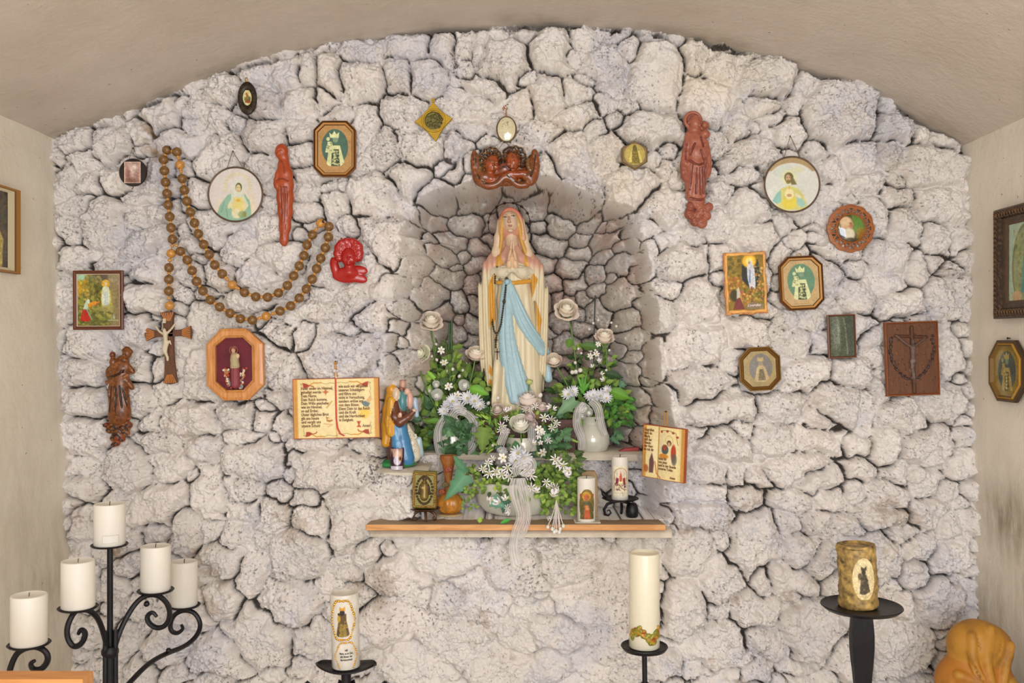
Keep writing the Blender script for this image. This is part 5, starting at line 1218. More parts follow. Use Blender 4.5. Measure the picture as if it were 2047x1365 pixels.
# twin cherubs
o, s, y = mount('twin_cherub_relief', 'brown carved relief of two winged cherub heads above the niche', 'relief', 1008.5, 337, 66, 42)
q = Sdf(-72, 72, -50, 50, -2, 34, .8, back=0); B, B2, B3 = '#85461f', '#765028', '#4f2e17'
q.ell(-27, -14, 3, 23, 25, 7, '#3f2814', 3); q.ell(21, -16, 3, 23, 25, 7, '#3f2814', 3); q.ell(0, 14, 3, 50, 22, 8, B, 4); q.ell(-52, 0, 3, 12, 28, 6, B3, 3); q.ell(54, 0, 3, 12, 28, 6, B3, 3)
for sx, fx_, fy_, tl in ((-1, -25, -7, 14), (1, 16, -12, -8)):
    q.ell(fx_, fy_, 12, 13.5, 18, 13, '#9c4a22', 2, tl); facebits(q, fx_+(4 if sx < 0 else -3), fy_+1, 10, 14.5, '#9c4a22', tl, '#8f3414')
for (a, b, r_) in [(-46, -14, 7), (-45, -4, 6.5), (-43, -24, 7.5), (-38, -32, 7.5), (-29, -36, 7.5), (-19, -35, 7), (-12, -28, 6.5), (-9, -19, 5.5), (2, -32, 7), (10, -37, 7.5), (21, -38, 8), (31, -35, 8), (36, -26, 8), (37, -16, 7.5), (35, -6, 6.5), (0, -22, 6), (-38, -22, 6), (30, -28, 6), (-26, -29, 5), (16, -31, 5)]:
    q.ell(a, b, 8, r_, r_*.85, 9, random.choice([B2, B3, '#7d5228']), 3.2, random.uniform(0, 180))
    for w_ in (random.uniform(0, 3), random.uniform(3, 6)): q.line([(a+r_*.8*math.cos(w_), b+r_*.8*math.sin(w_), 16), (a+r_*.2*math.cos(w_+1.5), b+r_*.2*math.sin(w_+1.5), 18), (a-r_*.6*math.cos(w_+.6), b-r_*.6*math.sin(w_+.6), 16)], 1.0, '#2f1c10', .9, 's')  # curl grooves in near-black brown, painted shade between the locks
q.ell(-57, -4, 6, 9, 32, 7, B, 3, -6); q.ell(-50, 20, 6, 13, 18, 8, B, 4, -25); q.ell(59, -6, 6, 9, 30, 7, B, 3, 4); q.ell(55, 18, 6, 12, 18, 8, B, 4, 22); q.line([(-61, -30, 6), (-63, -8, 7), (-58, 14, 8), (-46, 30, 8)], (4, 7), B, 2.5); q.line([(-54, -22, 8), (-50, -4, 9), (-49, 8, 10)], (3, 5), B2, 2)
q.line([(60, -32, 6), (64, -8, 7), (61, 10, 8), (52, 26, 8)], (6, 9), B, 2.5); q.line([(48, -16, 8), (46, -4, 10), (52, 6, 10)], (4, 5), B2, 2)
q.ell(-40, 18, 10, 15, 12, 9, B, 3); q.ell(48, 18, 10, 13, 11, 9, B, 3); q.cap((-28, 10, 8), (-28, 22, 9), 8, 10, '#a3471d', 3)
q.line([(-48, 28, 9), (-34, 38, 11), (-14, 34, 12), (0, 18, 13), (14, 22, 12), (26, 36, 11), (44, 34, 9)], (7, 6), B, 3, 'u', 2); q.line([(-30, 24, 9), (-10, 22, 11), (8, 12, 12), (24, 14, 12), (40, 12, 11)], 7, '#93401c', 3); q.ell(0, 2, 9, 13, 12, 8, '#8a4a3a', 3)
for ln in [[(-63, -26, 13), (-60, 0, 16), (-50, 22, 17)], [(-57, -18, 13), (-55, 2, 16)], [(61, -26, 13), (58, 0, 16), (52, 18, 17)], [(56, -18, 14), (54, 0, 16)], [(-40, 32, 18), (-18, 30, 20), (-2, 12, 21)], [(6, 16, 21), (20, 30, 20), (40, 30, 17)], [(-12, 8, 17), (0, -4, 18), (12, 6, 17)]]: q.line(ln, 1.2, '#3c2212', 1, 's')  # carved lines painted darker to deepen the recesses with shade
for k_ in range(24): q.ell(random.uniform(18, 58), random.uniform(14, 34), 12, 3, 3, 4, random.choice([B, B3, '#7d4a22']), 1)
q.build('carving', vmat('varnished_brown_carving', .28, coat=.5, mottling=.5, mscale=90, mcol='#3a2412'), o, s)
g = Geo(); g.tube([(-12, -8, 36), (-2, -4, 52)], .6, 5); g.tube([(12, -8, 40), (2, -4, 52)], .6, 5); g.build('hanging_wire', steel, o, s); nail(o, 0, 52, -2, 1.6, s)
# terracotta madonna at right
o, s, y = mount('madonna_figurine', 'tall terracotta-red madonna and child with halo at the upper right of the niche', 'figurine', 1391, 341, 28, 118)
q = Sdf(-34, 34, -124, 122, -2, 34, .9, back=0); T1, T2 = '#a4604a', '#8f4f3c'
q.tor(-7, -99, 6, 15.5, 3.6, T1, 1.5); q.ell(-7, -99, 4, 16, 16, 3, T2, 1); q.ell(-4, -92, 12, 11, 14, 11, T1, 2); facebits(q, -1, -89, 12, 9.5, '#a9664f', -8, T2); q.line([(-16, -92, 12), (-6, -106, 16), (8, -98, 14)], 3, T1, 2)
q.tor(16, -88, 8, 8, 1.6, T1, 1); q.ell(15, -88, 12, 6, 7, 6, T1, 1.5); q.ell(16, -70, 13, 10, 9, 9, T1, 3); q.line([(8, -62, 15), (20, -52, 16), (12, -46, 18)], 4, T1, 2); q.line([(2, -54, 18), (12, -46, 19), (20, -50, 17)], 3, '#a9664f', 2)
K(q, [(-4, -74, 14, 7), (-2, -56, 18, 9), (1, -36, 20, 10), (0, -6, 22, 9), (-2, 22, 21, 9), (-3, 48, 18, 9), (2, 60, 15, 9)], T1, 6)
q.line([(-16, -70, 9), (-22, -40, 11), (-27, -16, 13), (-22, -10, 16)], (7, 5), T1, 3); q.line([(-27, -14, 8), (-26, 10, 8), (-22, 18, 9)], 6, T2, 3); q.line([(20, -46, 9), (24, -20, 9), (24, 2, 9), (20, 12, 9)], 5.5, T1, 2.5); q.line([(-14, -30, 18), (0, -20, 21), (18, -26, 17)], 3, T1, 2); q.line([(-16, -12, 18), (2, 2, 21), (20, -6, 16)], 3, T1, 2)
q.line([(-8, -14, 20), (-14, 20, 20), (-16, 50, 17)], 3, T1, 2); q.line([(0, -12, 21), (10, 20, 20), (14, 54, 16)], 3, T1, 2); q.line([(-4, -6, 21), (-4, 20, 23), (-8, 54, 19)], 3, '#ad6d56', 2)
for ln in [[(-12, -8, 24), (-16, 40, 22)], [(4, 0, 26), (6, 50, 22)], [(14, -20, 22), (16, 30, 18)], [(-6, -50, 21), (-18, -24, 22)], [(6, -36, 24), (14, -14, 22)], [(-20, -20, 20), (-2, -6, 24), (16, -12, 21)], [(-2, 0, 26), (-4, 48, 23)], [(-22, -50, 18), (-24, -20, 20)], [(10, -2, 24), (12, 48, 20)], [(-14, 58, 18), (0, 62, 20), (14, 60, 18)], [(6, -62, 20), (10, -44, 22)]]: q.line(ln, 1.9, '#7a3c2e', 1.0, 's')  # fold grooves coloured darker, adding painted shade to the carved recesses
for (a, b, r_) in [(-14, 88, 11), (11, 82, 13), (24, 74, 9), (-3, 102, 11), (10, 106, 11), (-12, 72, 9), (2, 90, 9), (20, 92, 9), (2, 70, 9)]: q.ell(a, b, 9, r_, r_, 9, T2 if a < 0 else T1, 2.5); facebits(q, a, b, 9, r_*.8, T1) if r_ > 10 else q.line([(a-r_*.6, b, 17), (a, b-r_*.3, 19), (a+r_*.6, b+2, 17)], 1.1, None, 1, 's')
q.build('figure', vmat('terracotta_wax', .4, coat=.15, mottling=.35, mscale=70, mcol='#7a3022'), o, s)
# dark carved madonna at left
o, s, y = mount('carved_madonna', 'dark carved wooden madonna with child on her arm, lower left under the grotto print', 'figurine', 243, 793, 28, 94)
q = Sdf(-34, 34, -102, 102, -2, 32, .85, back=0); W1, W2, W3 = '#7d4519', '#92582a', '#5d3212'
q.ell(16, -87, 12, 9, 11, 9, W1, 2); facebits(q, 13, -84, 12, 8, W2, 14, W3); q.line([(8, -92, 12), (16, -99, 13), (25, -90, 12)], 3, '#6b3414', 2)
q.ell(-13, -84, 12, 6, 6.5, 6, '#7c3a1a', 1); q.ell(-12, -70, 12, 7, 10, 7, W1, 2.5); q.ell(-19, -48, 9, 9, 14, 8, W1, 3); q.line([(-16, -60, 15), (-8, -62, 18), (2, -66, 16)], 3, W2, 2)
K(q, [(6, -72, 12, 8), (4, -58, 17, 9), (0, -38, 17, 9), (-1, -16, 18, 9), (0, 8, 19, 9), (0, 26, 21, 9), (-1, 36, 22, 8)], W1, 5)
q.line([(14, -66, 12), (24, -56, 13), (28, -50, 12)], (5, 4), W1, 2); q.line([(-24, -30, 12), (-6, -32, 18), (18, -44, 15)], 4, W2, 2); q.line([(10, -38, 12), (22, -24, 11), (25, -18, 10)], (6, 4), W1, 2)
for i, ln in enumerate([[(-16, -24, 16), (-20, -6, 15), (-14, 4, 16)], [(-10, -24, 18), (-8, 2, 19), (-14, 30, 17)], [(-2, -26, 18), (4, 0, 20), (2, 32, 18)], [(6, -28, 17), (14, -6, 18), (16, 30, 15)], [(-12, -6, 18), (0, 14, 20), (16, 22, 16)], [(-18, 0, 15), (-16, 30, 15)]]): q.line(ln, 2.4, [W1, W2][i % 2], 1.5)
for ln in [[(-13, -22, 21), (-16, 28, 20)], [(-4, -22, 23), (-2, 30, 22)], [(4, -22, 22), (10, 28, 20)], [(-20, -40, 18), (0, -44, 21), (12, -54, 18)], [(0, -60, 19), (10, -50, 19)], [(10, -18, 21), (18, 14, 17)]]: q.line(ln, 1.5, '#2f1a0c', 1.2, 's')  # dark groove colour puts extra shade into the drapery
q.cap((-2, 56, 4), (-8, 88, 4), 19, 6, W3, 3, 'u', .5); q.ell(-2, 43, 8, 24, 5, 12, W2, 1.5); q.ell(-2, 50, 8, 22, 4, 10, W1, 1.5)
for (a, b, r_) in [(-28, 56, 5), (18, 56, 6.5), (-10, 60, 8), (4, 62, 9), (-20, 66, 7), (12, 72, 7), (-6, 74, 8), (-12, 82, 7), (4, 84, 6), (-6, 92, 6), (-12, 95, 5), (14, 62, 6), (-2, 66, 13), (-4, 78, 10), (-12, 60, 9), (8, 60, 10)]: q.ell(a, b, 8, r_*1.15, r_, 8, random.choice([W1, W3, '#8a3c1a', W2]), 3); q.line([(a-r_*.6, b, 15), (a, b-r_*.4, 17), (a+r_*.6, b+2, 15)], 1.1, '#2f1a0c', 1, 's')  # grooves on the bracket also carry painted recess shade
q.build('carving', vmat('dark_limewood', .38, coat=.3, mottling=.6, mscale=110, mcol='#26160a'), o, s)

# ---------------------------------------------------------------- pictures on the side walls
def side(name, label, right, py, y, k, z, roll=0):
    xw = (wallx_right(py) if right else wallx_left(py)); x = (xw-CX)/700.0
    x = x + (0.012*-y - .006 if right else -0.012*-y + .006)
    o = thing(name, label, 'framed picture', (x, y, z)); o.rotation_euler = (0, 0, math.radians(-90 if right else 90)); return o
o = side('large_picture_frame', 'big ornate dark frame with pale green print on the right side wall', True, 525, -.30, 1, 1.655)
s = .00134; hw, hh = 97, 108
out, inn = rect(-hw, hw, -hh, hh), rect(-hw+44, hw-44, -hh+34, hh-34)
mouldcol(o, s, out, inn, 'frame', vmat('dark_ornate', .4, .25, .5, 120, mottling=.6, mcol='#6d5432'), [(0, 0), (0, -12), (.1, -15), (.5, -14), (.6, -9), (.85, -8), (1, -5)], ['#2c1e18', '#4a382b', '#3a2a22', '#2a1c18', '#4b3a30', '#5d4a3a'])
g = Geo()
for i in range(22):
    t = -hh+8+i*(2*hh-16)/21
    for sx in (-1, 1): g.tube([(sx*(hw-12)+6*math.cos(a), -15, t+4*math.sin(a)) for a in np.linspace(0, 5, 9)], 1.4, 5)
for i in range(18):
    t = -hw+10+i*(2*hw-20)/17
    for sz in (-1, 1): g.tube([(t+4*math.cos(a), -15, sz*(hh-12)+5*math.sin(a)) for a in np.linspace(0, 5, 9)], 1.4, 5)
g.build('carved_ornament', mat('bronzed_ornament', '#6b5137', .45, .3, var=.3, vscale=80), o, s)
p = Pic(-hw+42, -hh+32, hw-42, hh-32, 1.2, '#a9bfa6'); p.ell(8, 12, 50, 84, '#6b6b3a', 2); p.ell(8, 14, 46, 80, '#8f9a62', 2); p.dabs(120, (-35, -60, 50, 80), ['#7f8f4e', '#5d6f3c', '#b0a86a', '#8a7340'], 2, 6, .6, 4); p.poly([(-10, 60), (-2, -10), (8, -20), (20, 0), (28, 60)], '#4a8f86', 2); p.ell(10, -26, 8, 10, '#d9c9a8', 1.5); p.ell(-25, 66, 18, 10, '#c9a878', 3); p.noise(.05)
p.build('picture', paper_gloss, o, 0, 0, s, -4)
o = side('octagonal_wall_frame', 'gilt octagonal frame with small oval figure hung lowest on the right side wall', True, 742, -.205, 1, 1.372)
s = .00131; out = octo(0, 0, 68, 62, .5); inn = octo(0, 0, 52, 50, .5)
mouldcol(o, s, out, inn, 'frame', greenoak, [(0, 0), (0, -8), (.35, -10), (.5, -8), (.75, -11), (1, -5)], ['#3b2a18', '#4d3820', '#6b4f26', '#b5872f', '#7a5a28'])
p = Pic(-54, -52, 54, 52, 1.0, '#9b8440'); p.ell(0, 0, 34, 40, '#53605a', 1.5)
madonna_pic(p, 0, 0, .86, robe='#b5a05c', orn='#6d5f3a'); p.noise(.06); ipp = [(a, -b) for a, b in octo(0, 0, 53, 51, .5)]
p.build('picture', paper_gloss, o, 0, 0, s, -5, mask=lambda X, Y: psd(X, Y, ipp))
nail(o, 0, 66, -3, 2.4, s)
o = side('long_picture_frame', 'gold-edged frame with dark picture on the left side wall, cut by the picture edge', False, 460, -.45, 1, 1.737)
s = .00132; hw, hh = 182, 83.5
mouldcol(o, s, rect(-hw, hw, -hh, hh), rect(-hw+40, hw-40, -hh+10, hh-10), 'frame', greenoak, [(0, 0), (0, -9), (.06, -11), (.42, -10), (.5, -8), (1, -5)], ['#8a5a24', '#4d2f18', '#a8742c', '#6d4a22', '#d6cba8'])
p = Pic(-hw+38, -hh+8, hw-38, hh-8, 1.6, '#4a3a24'); p.dabs(200, (-150, -75, 150, 75), ['#3a2c1c', '#5d4a2c', '#2f2a1c', '#4c4a2c'], 4, 14, .6, 3); p.poly([(120, 74), (128, 20), (112, 0), (100, 40), (96, 74)], '#b5a24a', 5); p.ell(116, 60, 8, 16, '#c9b458', 5); p.poly([(-60, 74), (-30, -40), (0, -60), (40, -20), (60, 74)], '#7a3f2c', 6); p.ell(0, -50, 18, 22, '#b08a62', 4); p.noise(.1)
p.build('picture', paper_gloss, o, 0, 0, s, -4.4)
# ---------------------------------------------------------------- praying statue in the niche
ys = 0.24; s = S(ys); SX, SY = 1028, 660
st = thing('madonna_statue', 'tall painted statue of a praying woman in white robe and blue sash, inside the niche', 'statue', P(SX, 822, ys))
def Q(x, y, d=0): return (x-SX, y-SY, d)
off_ = P(SX, SY, ys) - P(SX, 822, ys)
plaster_paint = vmat('painted_plaster', .42, coat=.12, spec=.4, bump=.12, bscale=120)
cream, creamd = '#ddd0b0', '#d3c6aa'
GOLD = '#d39a3a'; BLUE = '#a3c2cc'; PINK = '#cf8f7d'
# dress
q = Sdf(-75, 80, -135, 170, -52, 60, 1.2)
def KK(q, pts, col, k=6, sq=.8):
    for (x0, y0, r0, d0), (x1, y1, r1, d1) in zip(pts[:-1], pts[1:]): q.cap(Q(x0, y0, d0), Q(x1, y1, d1), r0, r1, col, k, 'u', sq)
KK(q, [(1026, 505, 30, 0), (1027, 540, 34, 4), (1028, 565, 31, 4), (1030, 600, 37, 4), (1034, 680, 44, 4), (1037, 760, 48, 4), (1038, 800, 47, 4)], cream, 8)
KK(q, [(1020, 640, 20, 22), (1012, 740, 22, 26), (1010, 800, 24, 26)], cream, 12)       # the forward leg under the cloth
X_, Y_, Z_ = np.meshgrid(*q.ax, indexing='ij', sparse=True)
py_ = SY - Z_
u_ = (X_ + SX - 1028 - (py_-565)*0.02) / np.interp(py_, [500, 565, 700, 820], [30, 30, 44, 52])
dp_ = np.interp(py_, [560, 600, 700, 820], [0.0, 1.8, 4.2, 5.4])
q.s += (dp_*(np.abs(np.sin(u_*7.2 + .5 + .25*np.sin(py_/38.))) - .55) + 0.35*dp_*np.sin(u_*17+py_/55.)).astype(np.float32)
upf = np.interp(py_, [535, 545, 562, 570], [0, 1.6, 1.2, 0]); q.s += (upf*np.sin((X_+SX-1026)/2.6)).astype(np.float32)
q.cap(Q(996, 566, 22), Q(1026, 568, 36), 4, 4, GOLD, 1.5, sq=.6); q.cap(Q(1026, 568, 36), Q(1060, 563, 20), 4, 4, GOLD, 1.5, sq=.6)
def pdress(x, y, d, c):
    X, Y = x+SX, y+SY
    w = smooth01((Y-780)/60)[:, None]*.35
    c = c*(1-w) + lin(hx('#c3a97a'))*w
    return c
q.build('dress', plaster_paint, st, s, paint=pdress, loc=off_)
# mantle
q = Sdf(-85, 90, -170, 130, -56, 50, 1.2)
KK(q, [(1024, 498, 30, -14), (1024, 545, 56, -16), (1026, 640, 62, -18), (1030, 760, 58, -18)], cream, 8, .5)
KK(q, [(999, 506, 16, 4), (984, 535, 18, 8), (973, 580, 15, 10), (970, 660, 13, 10), (972, 720, 13, 8), (984, 762, 10, 6)], cream, 6)
KK(q, [(1048, 508, 16, 4), (1066, 538, 19, 8), (1080, 590, 15, 10), (1083, 660, 14, 10), (1085, 740, 13, 8)], cream, 6)
KK(q, [(1000, 530, 8, 22), (985, 570, 7, 22), (982, 650, 5, 20)], cream, 4); KK(q, [(1056, 530, 8, 20), (1068, 570, 7, 20), (1070, 600, 4, 20), (1077, 640, 5, 18), (1076, 672, 3, 18)], cream, 4)
for sx in (-1, 1): KK(q, [(1024+sx*6, 500, 10, 18), (1024+sx*16, 520, 11, 22), (1024+sx*30, 528, 12, 16)], cream, 5, .8)
X_, Y_, Z_ = np.meshgrid(*q.ax, indexing='ij', sparse=True); py_ = SY-Z_
am_ = np.interp(py_, [520, 560, 620, 780], [0.6, 2.4, 3.2, 3.4]); sd_ = np.abs(X_+SX-1026)
q.s += (am_*np.sin(sd_*.62 + py_/46. + .6*np.sin(py_/60.)) * (sd_ > 30)).astype(np.float32)
def pm(x, y, d, c):
    X, Y = x+SX, y+SY
    pk_ = lin(hx(PINK)); w = smooth01((552-Y)/26 + .15*np.sin(X/9))*smooth01((Y-478)/14)
    c = c*(1-w[:, None]*.8)+pk_*w[:, None]*.8
    for pl in ([(997, 500), (1012, 548), (988, 560), (991, 640), (979, 655), (976, 575), (990, 535)], [(1049, 505), (1060, 540), (1075, 560), (1064, 596), (1058, 592), (1062, 556), (1046, 545)], [(1070, 600), (1083, 640), (1076, 675), (1072, 640)], [(978, 728), (990, 742), (984, 752), (977, 745)], [(978, 757), (992, 762), (984, 772), (976, 768)]):
        m_ = smooth01((psd(X, Y, pl)+1)/2)*(d > 0); c = c*(1-m_[:, None])+lin(hx(GOLD))*m_[:, None]
    return c
q.build('mantle', plaster_paint, st, s, paint=pm, loc=off_)
# blue sash
q = Sdf(-35, 85, -105, 150, 10, 72, 1.0)
def fd(x, y):   # front of the dress
    return 33+np.interp(y, [565, 600, 680, 780], [0, 4, 10, 13]) - ((x-1028)/50.)**2*22
def sash(rows, r, k=5):
    for (x0, y0, w0), (x1, y1, w1) in zip(rows[:-1], rows[1:]):
        for t in np.linspace(-1, 1, 9):
            a, b = x0+t*w0, x1+t*w1; ph = 1.4*math.cos(t*9.4)
            q.cap(Q(a, y0, fd(a, y0)+ph), Q(b, y1, fd(b, y1)+ph), r+w0*.12, r+w1*.12, BLUE, k)
def crv(rows): return [tuple(r_) for r_ in chaikin(rows, 2)]
sash(crv([(1013, 566, 3), (1010, 600, 7), (1011, 650, 10), (1016, 700, 14), (1028, 750, 18), (1045, 800, 20)]), 2.4)
sash(crv([(1016, 566, 3), (1029, 600, 6), (1044, 640, 10), (1065, 675, 10), (1090, 706, 8)]), 2.4)
KK(q, [(1094, 730, 6, 12), (1096, 756, 8, 12)], BLUE, 4)
q.ell(*Q(1014, 566, 40)[:2], 40, 5, 6, 5, BLUE, 2)
for ln in [[(1011, 580), (1006, 680), (1022, 790)], [(1015, 590), (1018, 690), (1038, 795)], [(1018, 600), (1030, 700), (1052, 785)], [(1030, 590), (1052, 640), (1088, 694)], [(1022, 585), (1042, 645), (1080, 702)]]:
    q.line([Q(a, b, fd(a, b)+6.5) for a, b in chaikin(ln, 2)], 1.3, None, 1.5, 's', 0)
q.build('sash', plaster_paint, st, s, loc=off_)
# head, neck, veil
q = Sdf(-50, 52, -248, -140, -30, 46, .75); SK = '#d9b99c'; HG = '#cf9f45'
q.ell(*Q(1021, 452)[:2], 4, 27, 35, 24, '#c98f76', 3); q.cap(Q(1021, 470, -4), Q(1024, 505, -6), 27, 40, '#d2a48f', 6, 'u', .6)
KK(q, [(1002, 446, 7, 12), (997, 476, 8, 13), (992, 505, 8, 14), (990, 535, 4, 12)], '#dbc0a0', 6, .8); KK(q, [(1041, 444, 7, 11), (1047, 476, 8, 12), (1055, 508, 8, 13), (1060, 535, 4, 11)], '#dbc0a0', 6, .8)
q.line([Q(1001, 470, 20), Q(1001, 440, 22), Q(1010, 422, 22), Q(1024, 420, 22), Q(1038, 430, 21), Q(1044, 455, 18), Q(1047, 480, 20)], 3.2, '#d9a787', 2, 'u', 2)
q.line([Q(998, 510, 16), Q(1003, 486, 20), Q(1003, 458, 23), Q(1006, 436, 25), Q(1016, 428, 26), Q(1030, 432, 24), Q(1038, 450, 22), Q(1041, 480, 20), Q(1050, 506, 18)], (3.0, 3.6), HG, 2, 'u', 2)
q.cap(Q(1021, 468, 12), Q(1024, 496, 12), 12, 14, SK, 2); q.ell(*Q(1020, 446)[:2], 20, 15.5, 20.5, 17, SK, 2.5, -4)
q.ell(*Q(1019, 434)[:2], 27, 12, 7, 8, SK, 3)
for ex in (1009.5, 1026.5):
    ey = 440.5 if ex < 1018 else 438
    q.ell(*Q(ex, ey)[:2], 37.5, 4.6, 3.2, 2.6, SK, 1.5, op='s'); q.ell(*Q(ex, ey)[:2], 34.6, 3.3, 1.9, 2.2, '#cfc3b2', .5); q.ell(*Q(ex, ey-1.0)[:2], 36.3, 1.3, 1.1, 1, '#4b4f45', .3); q.line([Q(ex-4.2, ey-2.0, 35.5), Q(ex, ey-3.6, 37.2), Q(ex+4.2, ey-2, 35.5)], .7, '#7a5a48', .5)
    q.line([Q(ex-5, ey-6, 35), Q(ex, ey-8, 37), Q(ex+5, ey-6, 35)], .6, '#bf9c82', .8)
q.cap(Q(1017.6, 438, 36), Q(1018, 447, 41.5), 1.6, 2.8, '#d09c82', 2); q.ell(*Q(1018, 448.5)[:2], 38.5, 4, 1.9, 2.6, '#cf9a80', 1.5)
q.ell(*Q(1019.5, 454.8)[:2], 36.2, 4.4, 1.2, 1.8, '#a8705f', 1); q.ell(*Q(1020, 457.2)[:2], 35.8, 3.4, 1.3, 1.8, '#b57f6c', 1); q.ell(*Q(1020.5, 464.5)[:2], 32, 5.5, 4, 4.4, SK, 2.5)
def ph_(x, y, d, c):
    X, Y = x+SX, y+SY; w = ((smooth01((446-Y)/14))*((np.hypot((X-1020)/17, (Y-448)/22) > 1.12)) * (np.hypot(X-1021, Y-452) > 20))[:, None]
    return c*(1-w*.75)+lin(hx('#c9604a'))*w*.75
q.build('head', plaster_paint, st, s, paint=ph_, loc=off_)
# praying hands and cuffs
q = Sdf(-50, 48, -176, -88, 18, 72, .75); HS = '#dbb793'
for sx in (-1, 1):
    bx = 1024+sx*4
    q.cap(Q(bx+sx*2, 534, 50), Q(bx, 512, 54), 6, 4.6, HS, 2)             # palms set together
    for i, (tx, ty, dd) in enumerate([(0.2, 488, 60), (0.6, 487, 56.5), (1.0, 490, 53), (1.4, 495, 49.6)]):
        q.line([Q(bx-sx*1.0, 516, 58-3.6*i), Q(bx-sx*1.4, 502, 59.5-3.3*i), Q(1024+sx*(1.7+tx*.2)-2*0, ty, dd)], (2.2, 1.5), HS, .7, 'u', 1)
    q.line([Q(bx+sx*3, 524, 57), Q(bx+sx*1, 514, 62), Q(bx-sx*1, 506, 63)], (2.6, 1.8), HS, .8)
    KK(q, [(1024+sx*5, 540, 8, 44), (1024+sx*18, 546, 12, 32), (1024+sx*33, 546, 13, 18)], '#ddd2b8', 5, .9)
    for k in range(6): q.line([Q(1024+sx*(4+k*3), 532+k, 53-k*2.6), Q(1024+sx*(6+k*7), 560-k, 45-k*4)], 1.2, None, 1.5, 's', 0)
q.line([Q(1022, 486, 66), Q(1024, 520, 66)], .6, None, .6, 's', 0)
q.build('hands', plaster_paint, st, s, loc=off_)
# wire halo
g = Geo(); hp = [(42*math.cos(a), 2+math.sin(a*5), 42*math.sin(a)) for a in np.linspace(math.radians(-28), math.radians(212), 60)]
g.tube(hp, .8, 6)
for i in range(8):
    a = math.radians(5+i*24.5); c_ = (42*math.cos(a), 1, 42*math.sin(a))
    for k in range(3): 
        b = a+k*1.05; g.tube([(c_[0]-3.6*math.cos(b), 0, c_[2]-3.6*math.sin(b)), (c_[0]+3.6*math.cos(b), 0, c_[2]+3.6*math.sin(b))], .8, 5)
g.tube([(-39, 2, -18), (-20, 14, -30), (0, 16, -32)], .8, 5); g.tube([(38, 2, -18), (20, 14, -30), (0, 16, -32)], .8, 5)
ho = g.build('halo', mat('dark_wire_halo', '#2c1c18', .5, .5), st, s); ho.location = P(1018, 447, ys-.004)-P(SX, 822, ys)
# base under the robe
g = Geo(); g.lathe([(54, -14), (56, -10), (56, -2), (50, 8), (0.01, 9)], (6, 0, 0), 40); g.v[0][:, 1] *= .72
g.build('base', mat('statue_base', '#a58f63', .5, var=.3, vscale=30, bump=.4, bscale=60), st, s)
# small rosary hung on the statue
rt = thing('rosary', 'small dark bead rosary with cross draped over the statue waist', 'rosary', P(1008, 600, ys-.08)); g0 = Geo()
dm = mat('dark_green_bead', '#3a3524', .3, .1, coat=.3); g0.sphere((0, 0, 0), 2.3, 8, 6); s2 = S(ys-.08); b0 = g0.build('bead', dm, None, s2).data
bpy.data.objects.remove([q_ for q_ in C.objects if q_.data == b0][0])
def fdep(x, y): return ys - (fd(x, y)+9)*s
def runb(pts, step, big=()):
    pts = chaikin(pts, 2); acc = 0; out = []; 
    for a, b in zip(pts[:-1], pts[1:]):
        L = np.linalg.norm(b-a); 
        while acc <= L: out.append(a+(b-a)*acc/L); acc += step
        acc -= L
    for i, p_ in enumerate(out):
        o_ = bpy.data.objects.new('bead', b0); C.objects.link(o_); o_.parent = rt; yy = fdep(p_[0], p_[1]); o_.location = P(p_[0], p_[1], yy)-rt.location
        if i in big: o_.scale = (1.5,)*3
    return [tuple((P(p_[0], p_[1], fdep(p_[0], p_[1]))-rt.location)/s2) for p_ in out]
A_ = runb([(1013, 557), (1008, 600), (1004, 630), (1001, 652), (994, 668), (988, 664), (985, 650), (984, 640)], 4.6, (0, 10)); B_ = runb([(994, 534), (990, 548), (989, 566)], 4.6, (3,)); C_ = runb([(993, 670), (991, 680), (991, 694)], 4.8, (2,))
g = Geo(); [g.tube(q_, .7, 5) for q_ in (A_, B_, C_)]; g.build('cord', dm, rt, s2)
g = Geo(); yy = fdep(993, 708); c_ = (P(994, 705, yy)-rt.location)/s2; g.box(c_[0]-1.2, c_[0]+1.2, c_[1]-1, c_[1]+1, c_[2]-14, c_[2]+9); g.box(c_[0]-5, c_[0]+5, c_[1]-1, c_[1]+1, c_[2]+0.5, c_[2]+3); g.build('cross', mat('brown_cross', '#4a2c1a', .5), rt, s2, smooth=False)
# plinth beneath
g = Geo(); a = P(948, 0, ys); b = P(1148, 0, ys); zt = P(0, 822, ys).z - 14*s; g.box(a.x, b.x, ys-.05, ys+.07, ZL, zt)
tag(g.build('plinth', woodmat('dark_plinth_wood', '#3d2115', '#5b3322', 4, 'X', .6), smooth=False), 'dark brown wooden block under the statue, hidden by flowers', 'block')
